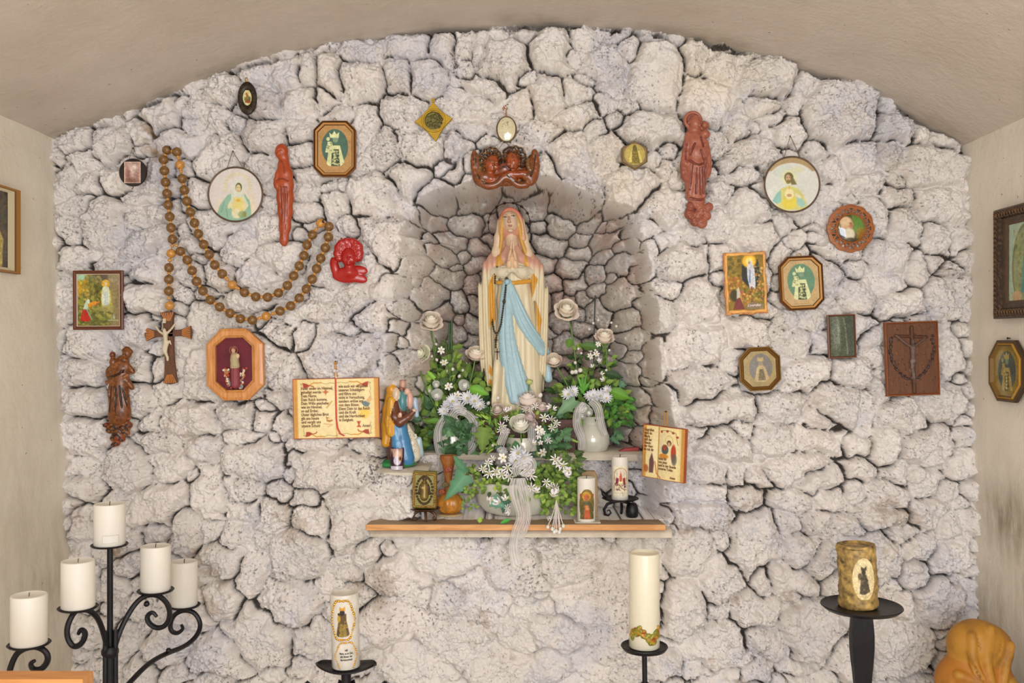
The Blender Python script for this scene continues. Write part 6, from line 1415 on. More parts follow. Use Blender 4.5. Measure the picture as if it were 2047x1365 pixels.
# ---------------------------------------------------------------- silk flowers
def thinmat(name, rough, tr):
    m = vmat(name, rough, spec=.3); nt = m.node_tree; b = nt.nodes['Principled BSDF']; out = nt.nodes['Material Output']
    t_ = nd(nt, 'ShaderNodeBsdfTranslucent'); mx = nd(nt, 'ShaderNodeMixShader'); mx.inputs[0].default_value = tr
    a = [n for n in nt.nodes if n.type == 'ATTRIBUTE'][0]; nt.links.new(a.outputs['Color'], t_.inputs['Color'])
    nt.links.new(b.outputs[0], mx.inputs[1]); nt.links.new(t_.outputs[0], mx.inputs[2]); nt.links.new(mx.outputs[0], out.inputs['Surface']); return m
leafm = thinmat('silk_leaf', .5, .12); petalm = thinmat('silk_petal', .6, .12); stemm = mat('green_stem', '#5d7a34', .55)
class Leaves:
    def __init__(s): s.g = Geo()
    def leaf(s, p, d, n, L, wd, kind, col, bend=.25):
        """p base, d direction, n facing; kind oval/ivy/vine/blade"""
        d = Vector(d).normalized(); n = Vector(n); b = d.cross(n).normalized(); n = b.cross(d).normalized()
        if kind == 'oval': out = [(0, 0), (.2, .32), (.45, .5), (.7, .38), (.9, .14), (1, 0)]
        elif kind == 'blade': out = [(0, .1), (.3, .5), (.6, .45), (.85, .25), (1, 0)]
        elif kind == 'ivy': out = [(0, 0), (-.12, .3), (.02, .62), (.3, .36), (.42, .5), (.52, .30), (.72, .2), (1, 0)]
        else: out = [(0, 0), (-.05, .28), (.1, .52), (.2, .38), (.38, .62), (.48, .36), (.66, .44), (.74, .24), (.88, .2), (1, 0)]
        K = len(out); v = []; f = []
        mid = [Vector(p) + d*(L*max(0, t)) + n*(-bend*L*t*t) for t, w in out]
        for i, (t, w) in enumerate(out):
            c = Vector(p) + d*(L*t) + n*(-bend*L*t*t)
            v += [mid[i], c + b*w*wd + n*(wd*w*.25), c - b*w*wd + n*(wd*w*.25)]
        for i in range(K-1): f += [(i*3, i*3+1, (i+1)*3+1, (i+1)*3), (i*3, (i+1)*3, (i+1)*3+2, i*3+2)]
        c = hx(col)*random.uniform(.82, 1.15); c2 = np.clip(c*1.18+.02, 0, 1)
        cols = np.array([c2 if j % 3 == 0 else c for j in range(len(v))])
        s.g.add([tuple(q) for q in v], f, np.clip(cols, 0, 1))
    def sprig(s, p0, p1, n, kind, L, wd, cols, sag=0.0, sw=.5):
        p0, p1 = Vector(p0), Vector(p1); pts = []
        for i in range(7):
            t = i/6; pts.append(p0.lerp(p1, t) + Vector((0, 0, -sag*4*t*t)) )
        s.g.tube([tuple(q) for q in pts], [sw]*7, 4, '#6b7f3a')
        ax = (p1-p0).normalized()
        for i in range(n):
            t = (i+1)/n; k = min(5, int(t*6)); q = pts[k].lerp(pts[k+1], t*6-k) if k < 6 else pts[6]
            side = ax.cross(Vector((0, -1, 0))).normalized()*(1 if i % 2 else -1)
            d = side + ax*random.uniform(.2, .9) + Vector((0, -random.uniform(0, .6), random.uniform(-.3, .3)))
            s.leaf(q, d, (random.uniform(-.3, .3), -1, random.uniform(-.1, .6)), L*random.uniform(.7, 1.15), wd*random.uniform(.8, 1.1), kind, random.choice(cols))
    def build(s, name, parent, sc_, stuff=False):
        o = s.g.build(name, leafm, parent, sc_, smooth=False, vc=True); return o
def M_rand(face=(0, -1, 0), spread=.5):
    n = (Vector(face)+Vector((random.uniform(-1, 1), random.uniform(-1, 1), random.uniform(-1, 1)))*spread).normalized()
    return n
def orient(o, n, spin=0.0):
    o.rotation_euler = (Vector(n).to_track_quat('Z', 'Y') @ Matrix.Rotation(spin, 3, 'Z').to_quaternion()).to_euler()
def rose_mesh(R, inner, outer, openness=.5, seed=1):
    """opens along +z"""
    r = random.Random(seed); g = Geo(); ci, co = hx(inner), hx(outer)
    rings = [(3, .34, 12), (4, .52, 26), (5, .70, 44), (5, .88, 60), (6, 1.04, 70 + 30*openness)]
    for k, (n, rad, top) in enumerate(rings):
        for i in range(n):
            a0 = 2*math.pi*i/n + k*.7 + r.uniform(-.1, .1); w = 2*math.pi/n*.62; U_, V_ = 7, 7; v = []; cc = []; dz = r.uniform(-.05, .05)*R; rk = rad*r.uniform(.95, 1.06)
            for j in range(V_):
                t = j/(V_-1)
                for m in range(U_):
                    u = (m/(U_-1)*2-1); a = a0+u*w*(.6+.4*math.sin(t*2.2)); tt = t*(1-.16*u*u)
                    ph = math.radians(150-(150-top)*tt); curl = max(0, tt-.72)*(.25+.9*openness*k/4)
                    rr = R*rk*math.sin(ph) + R*curl*1.0; z = R*rk*1.02*math.cos(ph) - R*curl*.5 + dz + .06*R*k*-1*openness
                    rr *= 1 + .05*u*(1 if i % 2 else -1)
                    v.append((rr*math.cos(a), rr*math.sin(a), z)); cc.append(ci*(1-k/4)+co*(k/4))
            g.add(v, [(j*U_+m, j*U_+m+1, (j+1)*U_+m+1, (j+1)*U_+m) for j in range(V_-1) for m in range(U_-1)], np.array(cc))
    g.sphere((0, 0, 0), R*.28, 9, 7, inner, (1, 1, 1.25))
    for i in range(5):
        a = 2*math.pi*i/5; g.add([(0, 0, -1.02*R), (.5*R*math.cos(a-.35), .5*R*math.sin(a-.35), -.95*R), (1.02*R*math.cos(a), 1.02*R*math.sin(a), -.55*R), (.5*R*math.cos(a+.35), .5*R*math.sin(a+.35), -.95*R)], [(0, 1, 2, 3)], '#5a7d3a')
    g.lathe([(.06*R, -1.3*R), (.2*R, -1.12*R), (.24*R, -.95*R), (.01, -.85*R)], n=8, col='#6a8c42')
    return g
def blossom_geo(kind, R, seed=0):
    r = random.Random(seed); g = Geo()
    if kind == 'daisy': n, L, w, cup, c = 6, 1, .55, .15, '#fbf8f0'
    elif kind == 'star': n, L, w, cup, c = 7, 1, .26, .3, '#f5eff2'
    elif kind == 'mum': n, L, w, cup, c = 14, 1, .22, .35, '#eeeef4'
    elif kind == 'bell': n, L, w, cup, c = 5, .8, .5, 1.1, '#f8f3f6'
    for lay in range(2 if kind == 'mum' else 1):
        for i in range(n):
            a = 2*math.pi*(i+.5*lay)/n + r.uniform(-.1, .1); L_ = R*L*r.uniform(.85, 1.1)*(1-.3*lay); cu = cup+lay*.5+r.uniform(-.1, .1)
            ca, sa = math.cos(a), math.sin(a); v = []
            for t, ww in ((.06, .15), (.4, .8), (.75, 1), (1, .35)):
                z = cu*R*t*t*.9; 
                for u in (-1, 1): v.append((ca*L_*t - sa*u*ww*w*R*.5, sa*L_*t + ca*u*ww*w*R*.5, z))
            g.add(v, [(0, 1, 3, 2), (2, 3, 5, 4), (4, 5, 7, 6)], c)
    g.sphere((0, 0, R*.08), R*.2, 7, 5, '#d9bb45' if kind == 'daisy' else '#c9c07a', (1, 1, .7))
    return g
PROTO = {}
def proto(kind, R, seed=0):
    k = (kind, round(R, 1), seed)
    if k not in PROTO:
        g = blossom_geo(kind, R, seed) if kind not in ('bud', 'ball') else None
        if kind == 'bud':
            g = Geo(); g.sphere((0, 0, 0), R*.55, 8, 6, '#f2efe6', (1, 1, 1.25)); g.lathe([(.1, -R*1.0), (R*.25, -R*.7), (R*.35, -R*.35), (.01, -R*.3)], n=7, col='#6f9040')
        if kind == 'ball': 
            g = rose_mesh(R, '#fffff6', '#fbfaf2', .1, seed)
        o = g.build('tmp', petalm, None, 1.0, vc=True); PROTO[k] = o.data; bpy.data.objects.remove(o)
    return PROTO[k]
class Arr:
    def __init__(s, name, label, px, py, y, cat='flower arrangement'):
        s.y = y; s.px, s.py = px, py; s.s = S(y); s.o = thing(name, label, cat, P(px, py, y)); s.stems = Geo(); s.L = Leaves()
    def loc(s, px, py, d): return P(px, py, s.y-d*s.s)-P(s.px, s.py, s.y)
    def v(s, px, py, d): return s.loc(px, py, d)/s.s
    def flower(s, kind, px, py, d, R, n=None, name='blossom', seed=None):
        me = proto(kind, R, random.randint(0, 2) if seed is None else seed)
        o = bpy.data.objects.new(name, me); C.objects.link(o); o.parent = s.o; o.location = s.loc(px, py, d); o.scale = (s.s,)*3
        orient(o, n if n is not None else M_rand((0, -1, .25), .55), random.uniform(0, 6)); return o
    def rose(s, px, py, d, R, inner, outer, op, n, seed=1, stem=None):
        R *= .92; g = rose_mesh(R, inner, outer, op, seed); o = g.build('rose', petalm, s.o, s.s, vc=True); o.location = s.loc(px, py, d); orient(o, n, seed)
        if stem: s.stem([(px+n[0]*-R*.6, py+n[2]*R*.7, d+n[1]*R*.5)]+stem, 1.5)
        return o
    def stem(s, pts, r=1.0, col='#5d7f38'): s.stems.tube([tuple(s.v(*p)) for p in chaikin(pts, 2)], r, 6, col)
    def cluster(s, n, box, kinds, r, dr, nrm=(0, -1, .3), name='blossom'):
        for _ in range(n):
            s.flower(random.choice(kinds), random.uniform(box[0], box[2]), random.uniform(box[1], box[3]), random.uniform(*dr), random.choice(r), M_rand(nrm, .6), name)
    def foliage(s, n, box, dr, kind, L, wd, cols, up=.4, out=.5, cx=None, cy=None):
        n = int(n*1.5); L *= .84; wd *= .84
        cx = (box[0]+box[2])/2 if cx is None else cx; cy = box[3] if cy is None else cy
        for _ in range(n):
            px, py = random.uniform(box[0], box[2]), random.uniform(box[1], box[3]); d = random.uniform(*dr)
            dirv = Vector(((px-cx)/80+random.uniform(-.5, .5), -out*random.uniform(0, 1), up*(cy-py)/60+random.uniform(-.6, .4)))
            s.L.leaf(s.v(px, py, d), dirv, (random.uniform(-.4, .4), -1, random.uniform(-.2, .8)), L*random.uniform(.7, 1.2), wd*random.uniform(.8, 1.15), kind, random.choice(cols))
    def done(s):
        if s.L.g.v: s.L.build('foliage', s.o, s.s)
        if s.stems.v: s.stems.build('stems', vmat('stem_paint', .5), s.o, s.s, vc=True)
G1 = ['#566f2c', '#657f33', '#43592a', '#738f3c']; G2 = ['#4a6e46', '#5a8056', '#668a68', '#42623f']; G3 = ['#7d9440', '#8ba24c', '#688338']; GD = ['#2f4a24', '#3d5a2c', '#4a6a34']
def gauze(name, alpha=.62, stripes=110):
    if name in MATS: return MATS[name]
    m, nt, b = _new(name); b.inputs['Base Color'].default_value = (*lin(hx('#e6e2e0')), 1); b.inputs['Roughness'].default_value = .35; b.inputs['Coat Weight'].default_value = .2
    a = nd(nt, 'ShaderNodeAttribute'); a.attribute_name = 'Col'
    mm = nd(nt, 'ShaderNodeMath', operation='MULTIPLY_ADD'); nt.links.new(a.outputs['Fac'], mm.inputs[0]); mm.inputs[1].default_value = .42; mm.inputs[2].default_value = .30
    nt.links.new(mm.outputs[0], b.inputs['Alpha']); MATS[name] = m; return m
def ribbon(arr, pts, w, name='ribbon', twist=None, wires=True):
    """translucent striped ribbon through (px,py,d) points"""
    pts = chaikin(pts, 3); N = len(pts); V = [arr.v(*p) for p in pts]; K = 13; g = Geo(); v = []; f = []; cc = []
    wd_ = np.interp(np.linspace(0, 1, N), np.linspace(0, 1, len(w)), w) if hasattr(w, '__len__') else [w]*N
    edges = ([], [])
    for i in range(N):
        t = (V[min(i+1, N-1)]-V[max(i-1, 0)]).normalized(); a = (twist[0]+(twist[1]-twist[0])*i/(N-1)) if twist else 0
        nn = Vector((math.sin(a), -math.cos(a), .15)); b = t.cross(nn).normalized(); n2 = b.cross(t)
        for k in range(K):
            u = k/(K-1)*2-1; q = V[i]+b*u*wd_[i]/2+n2*(.8*math.sin(u*9+i*.2)); v.append(tuple(q)); cc.append([1, 1, 1] if k % 3 == 0 or k in (0, K-1) else [.25]*3)
            if k == 0: edges[0].append(q)
            if k == K-1: edges[1].append(q)
    f = [(i*K+k, i*K+k+1, (i+1)*K+k+1, (i+1)*K+k) for i in range(N-1) for k in range(K-1)]
    g.add(v, f, np.array(cc)); o = g.build(name, gauze('striped_gauze'), arr.o, arr.s, vc=True)
    e = Geo(); [e.tube([tuple(q) for q in ed], .55, 4) for ed in edges]; eo = e.build('ribbon_edge', mat('silver_wire_edge', '#cfc8c4', .35, .3), None, arr.s); eo.parent = o
    return o
ceram = mat('white_glazed_ceramic', '#cfcdbd', .12, var=.04, coat=.7, spec=.6)
# ---- left arrangement on the niche floor
A = Arr('flower_arrangement', 'left flower arrangement with roses and looped gauze ribbon on the niche floor', 905, 903, .245)
g = Geo(); g.lathe([(26, 0), (34, 6), (38, 22), (34, 40), (30, 50), (33, 56), (30, 56), (27, 50), (28, 44)], (0, 0, 0), 36); g.build('vase', ceram, A.o, A.s)
A.rose(862, 636, 30, 21, '#fdf6e0', '#fbeadb', 1.0, (.1, -.65, .75), 1, [(866, 700, 4), (886, 790, 0), (900, 850, 0)])
A.rose(838, 704, 58, 18, '#fbfae2', '#faf8e0', .55, (-.1, -.95, .25), 2, [(842, 760, 44), (880, 830, 10), (900, 860, 0)])
A.rose(952, 703, 20, 18, '#fdf6e0', '#fbeadb', .6, (.15, -.6, .8), 3, [(946, 740, 14), (930, 800, 6), (912, 860, 0)])
for (x, y_) in ((898, 645), (903, 640)): A.stem([(x, y_, 6), (x-1, 712, 6), (900, 800, 0)], 2.2, '#33522c')
for (x, y_, d, R, k) in [(882, 700, 16, 8, 'daisy'), (888, 725, 16, 8.5, 'daisy'), (863, 712, 12, 5, 'bud'), (873, 719, 12, 5.5, 'bud'), (897, 772, 20, 9, 'daisy'), (914, 790, 22, 9, 'daisy'), (892, 742, 10, 6, 'bud'), (905, 738, 10, 6, 'bud'), (925, 740, 10, 5, 'bud'), (918, 752, 14, 6, 'bud'), (872, 768, 22, 7, 'ball'), (857, 781, 22, 7.5, 'ball'), (873, 789, 26, 11, 'ball'), (928, 770, 24, 10.5, 'ball'), (885, 764, 8, 5, 'bud'), (932, 727, 4, 4.5, 'bud'), (856, 676, 6, 5, 'bud'), (872, 688, 6, 5, 'bud'), (976, 806, 20, 7, 'bud')]: A.flower(k, x, y_, d, R, (random.uniform(-.3, .3), -1, random.uniform(0, .6)) if k != 'bud' else (random.uniform(-.6, .6), -.5, .8))
for (x, y_, R) in [(905, 803, 15), (935, 796, 14), (949, 802, 14), (895, 812, 12), (960, 812, 11), (888, 822, 11), (916, 815, 12)]: A.flower('mum', x, y_, random.uniform(26, 38), R*1.1, (random.uniform(-.4, .4), -1, random.uniform(.1, .8)))
for (x, y_, R) in [(918, 850, 9), (914, 842, 8), (900, 870, 8), (948, 834, 8), (955, 850, 8), (905, 885, 7), (925, 828, 9), (940, 838, 8), (958, 862, 7), (896, 892, 6)]: A.flower('bell', x, y_, random.uniform(22, 36), R)
A.foliage(70, (842, 740, 965, 895), (-20, 16), 'oval', 24, 17, G1+G3[:1]); A.foliage(50, (835, 770, 880, 880), (-10, 18), 'oval', 25, 18, G1+G2, cx=880)
A.foliage(45, (850, 690, 920, 790), (-10, 10), 'oval', 22, 15, G1+G3, cx=885, cy=800); A.foliage(34, (885, 845, 945, 905), (30, 44), 'ivy', 24, 20, G2)
A.foliage(60, (860, 740, 990, 900), (-34, -8), 'vine', 26, 20, GD+G2)
for (x0, y0, x1, y1) in [(880, 800, 842, 700), (900, 790, 893, 690), (960, 790, 975, 765), (850, 860, 838, 900), (888, 830, 850, 870)]: A.L.sprig(A.v(x0, y0, 6), A.v(x1, y1, 10), 7, 'oval', 17, 12, G1+G3)
A.L.leaf(A.v(935, 775, 14), (1, -.3, -.25), (0, -1, .3), 42, 24, 'oval', '#5f9030'); A.L.leaf(A.v(850, 842, 24), (1, -.2, .1), (0, -1, .5), 42, 13, 'oval', '#6fa040'); A.L.leaf(A.v(852, 740, 12), (1, -.3, -.9), (0, -1, .5), 38, 9, 'blade', '#7fae40')
ribbon(A, [(900, 828, 36), (882, 840, 40), (873, 868, 42), (878, 900, 40), (884, 910, 36)], [10, 13, 15, 16, 12], twist=(-.9, .5))
ribbon(A, [(925, 822, 38), (945, 834, 42), (951, 860, 42), (944, 895, 40), (930, 902, 36)], [12, 15, 16, 17, 14], twist=(.8, -.5))
ribbon(A, [(903, 832, 40), (914, 818, 44), (930, 824, 44)], [14, 19, 14], 'ribbon_bow')
A.done()
# ---- right arrangement with white jug
A = Arr('flower_arrangement', 'right flower arrangement in white ceramic jug on the niche floor', 1184, 903, .235)
g = Geo(); g.lathe([(22, 0), (30, 5), (35, 20), (34, 34), (27, 48), (21, 56), (22, 64), (29, 72), (27, 72), (20, 64), (18, 56)], (0, 0, 0), 40); jug = g.build('jug', ceram, A.o, A.s)
g = Geo(); g.tube([(-20, 0, 66), (-36, -4, 62), (-40, -4, 40), (-30, -2, 20)], [3, 4, 4, 3], 8); ch_ = g.build('jug_handle', ceram, jug, A.s)
A.rose(1134, 614, 10, 22, '#fdf6e0', '#fbeadb', 1.0, (.15, -.75, .6), 4, [(1143, 660, 6), (1150, 720, 2), (1170, 840, 0)])
A.rose(1209, 668, 12, 18, '#fdf6e0', '#fbeadb', .8, (.05, -.6, .85), 5, [(1214, 720, 6), (1212, 800, 2), (1196, 850, 0)])
A.rose(1107, 718, 26, 15, '#fdf6e0', '#fbeadb', .3, (-.1, -.75, .65), 6, [(1118, 740, 18), (1145, 790, 6), (1172, 850, 0)])
A.stem([(1190, 590, 2), (1188, 650, 2), (1186, 800, 0)], 1.3, '#22281f')
for (x, y_, d, R, k) in [(1151, 743, 20, 8, 'bud'), (1144, 744, 20, 8, 'bud'), (1160, 740, 20, 9, 'bud'), (1150, 725, 8, 6, 'bud'), (1162, 706, 6, 5, 'bud'), (1156, 697, 6, 5, 'bud'), (1178, 658, 6, 5, 'bud'), (1186, 646, 4, 5, 'bud'), (1196, 640, 4, 5, 'bud'), (1196, 688, 8, 6, 'daisy'), (1192, 708, 10, 7, 'daisy'), (1180, 712, 8, 7, 'daisy'), (1198, 722, 10, 7, 'bell'), (1184, 734, 12, 6, 'bell'), (1202, 748, 12, 6, 'bell'), (1206, 760, 14, 7, 'bell'), (1212, 740, 8, 5, 'bud'), (1218, 700, 6, 5, 'bud'), (1232, 652, 2, 5, 'bud'), (1222, 645, 2, 5, 'bud'), (1180, 700, 8, 5, 'daisy'), (1190, 700, 10, 5, 'bud')]: A.flower(k, x, y_, d, R, (random.uniform(-.4, .4), -.9, random.uniform(0, .7)))
for (x, y_, R) in [(1136, 788, 12), (1145, 782, 11), (1186, 790, 12), (1200, 792, 13), (1212, 796, 11), (1178, 792, 10), (1214, 780, 9)]: A.flower('mum', x, y_, random.uniform(24, 36), R*1.1, (random.uniform(-.5, .5), -1, .4))
for (x, y_, R) in [(1165, 818, 12), (1177, 824, 8), (1164, 830, 7), (1171, 815, 7)]: A.flower('ball', x, y_, 40, R, (random.uniform(-.3, .3), -1, .3))
A.foliage(60, (1120, 760, 1250, 850), (-16, 14), 'oval', 22, 15, G1+G3, cx=1184); A.foliage(45, (1140, 690, 1225, 790), (-12, 8), 'oval', 18, 12, G1+GD, cx=1184, cy=820)
A.foliage(40, (1205, 790, 1258, 850), (-6, 18), 'oval', 16, 13, ['#4c8030', '#588e38', '#3f6e2c'], cx=1190); A.foliage(50, (1110, 770, 1240, 880), (-40, -12), 'vine', 26, 20, GD+G2)
A.L.leaf(A.v(1140, 676, 8), (-.2, -.3, -.9), (0, -1, .2), 20, 17, 'oval', '#4a6e25'); A.L.leaf(A.v(1160, 690, 6), (1, -.3, -.1), (0, -1, .2), 36, 20, 'oval', '#45632a'); A.L.leaf(A.v(1215, 780, 14), (1, -.3, -.3), (0, -1, .3), 46, 26, 'oval', '#5c8a2c'); A.L.leaf(A.v(1150, 800, 26), (-1, -.3, -.7), (0, -1, .4), 48, 32, 'ivy', '#6f8f6c'); A.L.leaf(A.v(1205, 745, 6), (1, -.2, -.2), (0, -1, .2), 42, 17, 'oval', '#33512a')
for k in range(12): A.L.leaf(A.v(1165+random.uniform(-6, 6), 770+k*2, 18), (random.uniform(-.8, .8), -.5, 1), (0, -1, .3), 24, 5, 'blade', '#5a9638')
ribbon(A, [(1168, 806, 44), (1155, 820, 46), (1152, 850, 46), (1166, 880, 44), (1162, 900, 40)], [12, 15, 16, 16, 14], twist=(-.7, .5)); ribbon(A, [(1180, 800, 44), (1196, 812, 46), (1200, 845, 44), (1210, 870, 38)], [14, 17, 14, 10], twist=(.5, -.5))
A.done()
# ---- centre bunch before the statue
A = Arr('flower_arrangement', 'middle flower arrangement with white rose in front of the statue feet', 1045, 903, .185)
g = Geo(); g.lathe([(24, 0), (32, 4), (34, 20), (30, 30), (27, 30), (26, 24)], (0, 0, 0), 32); g.build('pot', ceram, A.o, A.s)
A.rose(1041, 845, 38, 21, '#fffdf0', '#fcf8ea', .25, (0, -.7, .7), 7, [(1042, 880, 34), (1044, 898, 28)])
A.rose(1055, 792, 22, 22, '#fbf1e6', '#f8e8de', .9, (0, -.35, .93), 8, [(1048, 815, 18), (1046, 850, 10)])
A.rose(994, 815, 24, 12, '#eadfd0', '#e2cfc4', .9, (-.2, -.6, .7), 9); A.rose(1084, 810, 24, 12, '#eadfd0', '#e2cdc8', .9, (.2, -.4, .8), 10); A.rose(1060, 831, 30, 12, '#e3d0cc', '#dcc4c2', .9, (.3, -.4, .8), 11); A.rose(1068, 848, 26, 11, '#e0ccc8', '#d6bfbb', .8, (.6, -.5, .3), 13)
A.rose(1058, 762, 18, 7, '#e8e6a8', '#cfd68a', .1, (0, -.3, 1), 12, [(1057, 778, 16), (1056, 800, 12)])
for (x, y_, R, k) in [(1010, 822, 8, 'bell'), (1020, 820, 7, 'bell'), (995, 795, 7, 'bud'), (1080, 790, 8, 'bud'), (1100, 812, 8, 'bell'), (1106, 818, 7, 'bell'), (1003, 851, 10, 'star'), (1010, 862, 9, 'star'), (1001, 860, 8, 'star'), (1102, 838, 9, 'star'), (1112, 846, 9, 'star'), (1088, 835, 10, 'star'), (1104, 855, 9, 'star'), (1078, 858, 9, 'daisy'), (1084, 864, 7, 'daisy'), (1076, 870, 8, 'bell'), (1066, 887, 8, 'bell'), (1080, 885, 7, 'bell'), (1096, 880, 8, 'star'), (1085, 905, 9, 'daisy'), (1000, 898, 8, 'mum'), (1007, 900, 9, 'mum'), (985, 890, 6, 'bud'), (1060, 820, 7, 'star'), (1070, 812, 8, 'star'), (1050, 818, 7, 'star'), (1012, 836, 7, 'star')]: A.flower(k, x, y_, random.uniform(26, 44), R)
A.foliage(85, (978, 815, 1112, 905), (-12, 26), 'oval', 15, 10, G1+G3+G2, cx=1045); A.foliage(40, (960, 830, 1000, 900), (0, 26), 'blade', 20, 6, ['#6f9435', '#88a848', '#5a7f2c'], cx=1000); A.foliage(30, (1060, 860, 1130, 910), (0, 24), 'vine', 22, 16, G2, cx=1060)
A.foliage(60, (960, 820, 1130, 905), (-40, -10), 'vine', 24, 20, GD+G2)
A.L.leaf(A.v(968, 855, 30), (-.1, -.3, -1), (0, -1, .2), 46, 30, 'vine', '#7d9a45'); A.L.leaf(A.v(1030, 880, 34), (.1, -.3, -1), (0, -1, .2), 30, 18, 'oval', '#4a7f4c'); A.L.leaf(A.v(1120, 870, 14), (1, -.1, -.35), (0, -1, .2), 44, 6, 'blade', '#8da84a')
ribbon(A, [(1050, 830, 30), (1062, 850, 32), (1064, 880, 32), (1050, 905, 28)], [12, 16, 14, 12], twist=(.4, -.3)); ribbon(A, [(1015, 856, 34), (1006, 872, 38), (1000, 890, 36)], [10, 15, 16], twist=(-.3, .5))
A.done()
# ---- bowl on the shelf
A = Arr('flower_arrangement', 'long white bowl of ivy and white star flowers with trailing gauze ribbon, on the shelf', 1032, 1029, .075)
g = Geo(); g.lathe([(0.01, 0), (40, 0), (62, 8), (74, 24), (78, 46), (80, 64), (76, 66), (73, 46), (66, 40)], (0, 0, 0), 48)
v_ = g.v[0]; v_[:, 1] *= .52; v_[:, 0] *= 1+.03*np.cos(np.arctan2(v_[:, 1], v_[:, 0])*12)*(v_[:, 2] > 20)
g.build('bowl', ceram, A.o, A.s)
A.foliage(70, (925, 935, 1010, 985), (14, 48), 'oval', 13, 11, G3+G1, cx=985); A.foliage(90, (1075, 925, 1150, 1015), (10, 46), 'oval', 15, 12, G3+G1, cx=1050, up=0, out=.8)
A.foliage(60, (1000, 940, 1090, 1000), (24, 48), 'oval', 15, 12, G1+G3, cx=1040); A.foliage(30, (980, 930, 1120, 970), (-20, 20), 'vine', 22, 18, GD+G2); A.foliage(30, (1090, 900, 1160, 960), (0, 34), 'ivy', 20, 16, G1, cx=1060)
A.foliage(26, (1080, 985, 1150, 1025), (30, 50), 'oval', 15, 12, G3, up=-.5); A.foliage(14, (925, 970, 950, 1020), (30, 50), 'oval', 10, 8, G3, up=-.4)
A.L.leaf(A.v(930, 945, 44), (-.55, -.3, .9), (0, -1, .2), 40, 20, 'vine', '#4a7554'); A.L.leaf(A.v(928, 950, 46), (-.75, -.35, -1), (.3, -1, .2), 62, 34, 'ivy', '#4f7a5c'); A.L.leaf(A.v(985, 1000, 48), (1, -.2, -.5), (0, -1, .2), 30, 24, 'ivy', '#5c8a72'); A.L.leaf(A.v(1000, 1046, 98), (1, -.2, .5), (0, -1, .5), 22, 8, 'oval', '#3f8a35'); A.L.leaf(A.v(958, 1045, 98), (.2, -.2, .9), (0, -1, .2), 12, 10, 'oval', '#8fae45'); A.L.leaf(A.v(1010, 1000, 44), (-.2, -.2, -1), (0, -1, .2), 26, 20, 'ivy', '#4f7a5c')
for (x, y_, R, k) in [(1035, 905, 17, 'mum'), (1048, 915, 17, 'mum'), (1030, 922, 15, 'mum'), (1042, 930, 14, 'star'), (1015, 935, 13, 'star'), (1003, 948, 12, 'star'), (992, 942, 12, 'star'), (978, 946, 12, 'star'), (1018, 952, 11, 'star'), (1055, 940, 14, 'star'), (1062, 950, 12, 'star'), (1050, 952, 11, 'star'), (975, 925, 10, 'star'), (985, 918, 9, 'star'), (1005, 915, 10, 'daisy'), (965, 938, 9, 'star'), (1115, 925, 12, 'star'), (1125, 930, 13, 'star'), (1135, 940, 12, 'bell'), (1132, 950, 9, 'bell'), (1110, 918, 11, 'star'), (1062, 975, 10, 'star'), (1072, 982, 9, 'bell'), (1092, 964, 10, 'star'), (1100, 972, 9, 'star'), (1110, 975, 11, 'star'), (1106, 990, 12, 'bell'), (1115, 982, 8, 'bell'), (983, 1000, 10, 'bell'), (998, 1004, 11, 'bell'), (1010, 998, 9, 'bell'), (975, 1000, 7, 'bell'), (1013, 1015, 8, 'star'), (1018, 1022, 8, 'bell'), (1096, 1034, 7, 'bell')]: A.flower(k, x, y_, random.uniform(46, 60), R)
for (x0, y0, pts) in [(1112, 1000, [(1095, 1052), (1104, 1056), (1112, 1060), (1120, 1056), (1126, 1050), (1108, 1062), (1118, 1062)]), (1045, 1040, [])]:
    for (a, b) in pts: A.stem([(x0, y0, 62), ((x0+a)/2+1, 1030, 92), (a, b, 100)], .9, '#ddd6d2'); A.flower('bud', a, b+1, 100, 6, (0, -.4, -1))
for (a, b) in [(1040, 1055), (1047, 1048), (1054, 1058), (1034, 1062), (1060, 1050)]: A.stem([(1046, 1010, 78), ((1046+a)/2, 1035, 98), (a, b, 100)], .7, '#d8b0a0')
ribbon(A, [(1036, 955, 60), (1030, 980, 64), (1038, 1010, 84), (1044, 1035, 100), (1030, 1065, 104), (1026, 1100, 100), (1034, 1130, 98)], [20, 27, 22, 18, 16, 20, 26], twist=(0, .3)); ribbon(A, [(1040, 955, 62), (1046, 980, 66), (1052, 1005, 82), (1056, 1030, 98), (1048, 1062, 102), (1034, 1075, 102)], [16, 20, 14, 14, 12, 10], twist=(.2, -.6))
ribbon(A, [(1036, 950, 60), (1030, 935, 64), (1046, 925, 66), (1062, 922, 62), (1064, 938, 60), (1042, 952, 62)], [14, 17, 20, 20, 15, 10], 'ribbon_bow')
g = Geo(); c_ = A.v(1038, 955, 64); g.tube([(c_[0]-12, c_[1], c_[2]), (c_[0], c_[1]-3, c_[2]+1), (c_[0]+12, c_[1], c_[2]+1)], .9, 5); g.build('tie_wire', iron, A.o, A.s)
A.done()
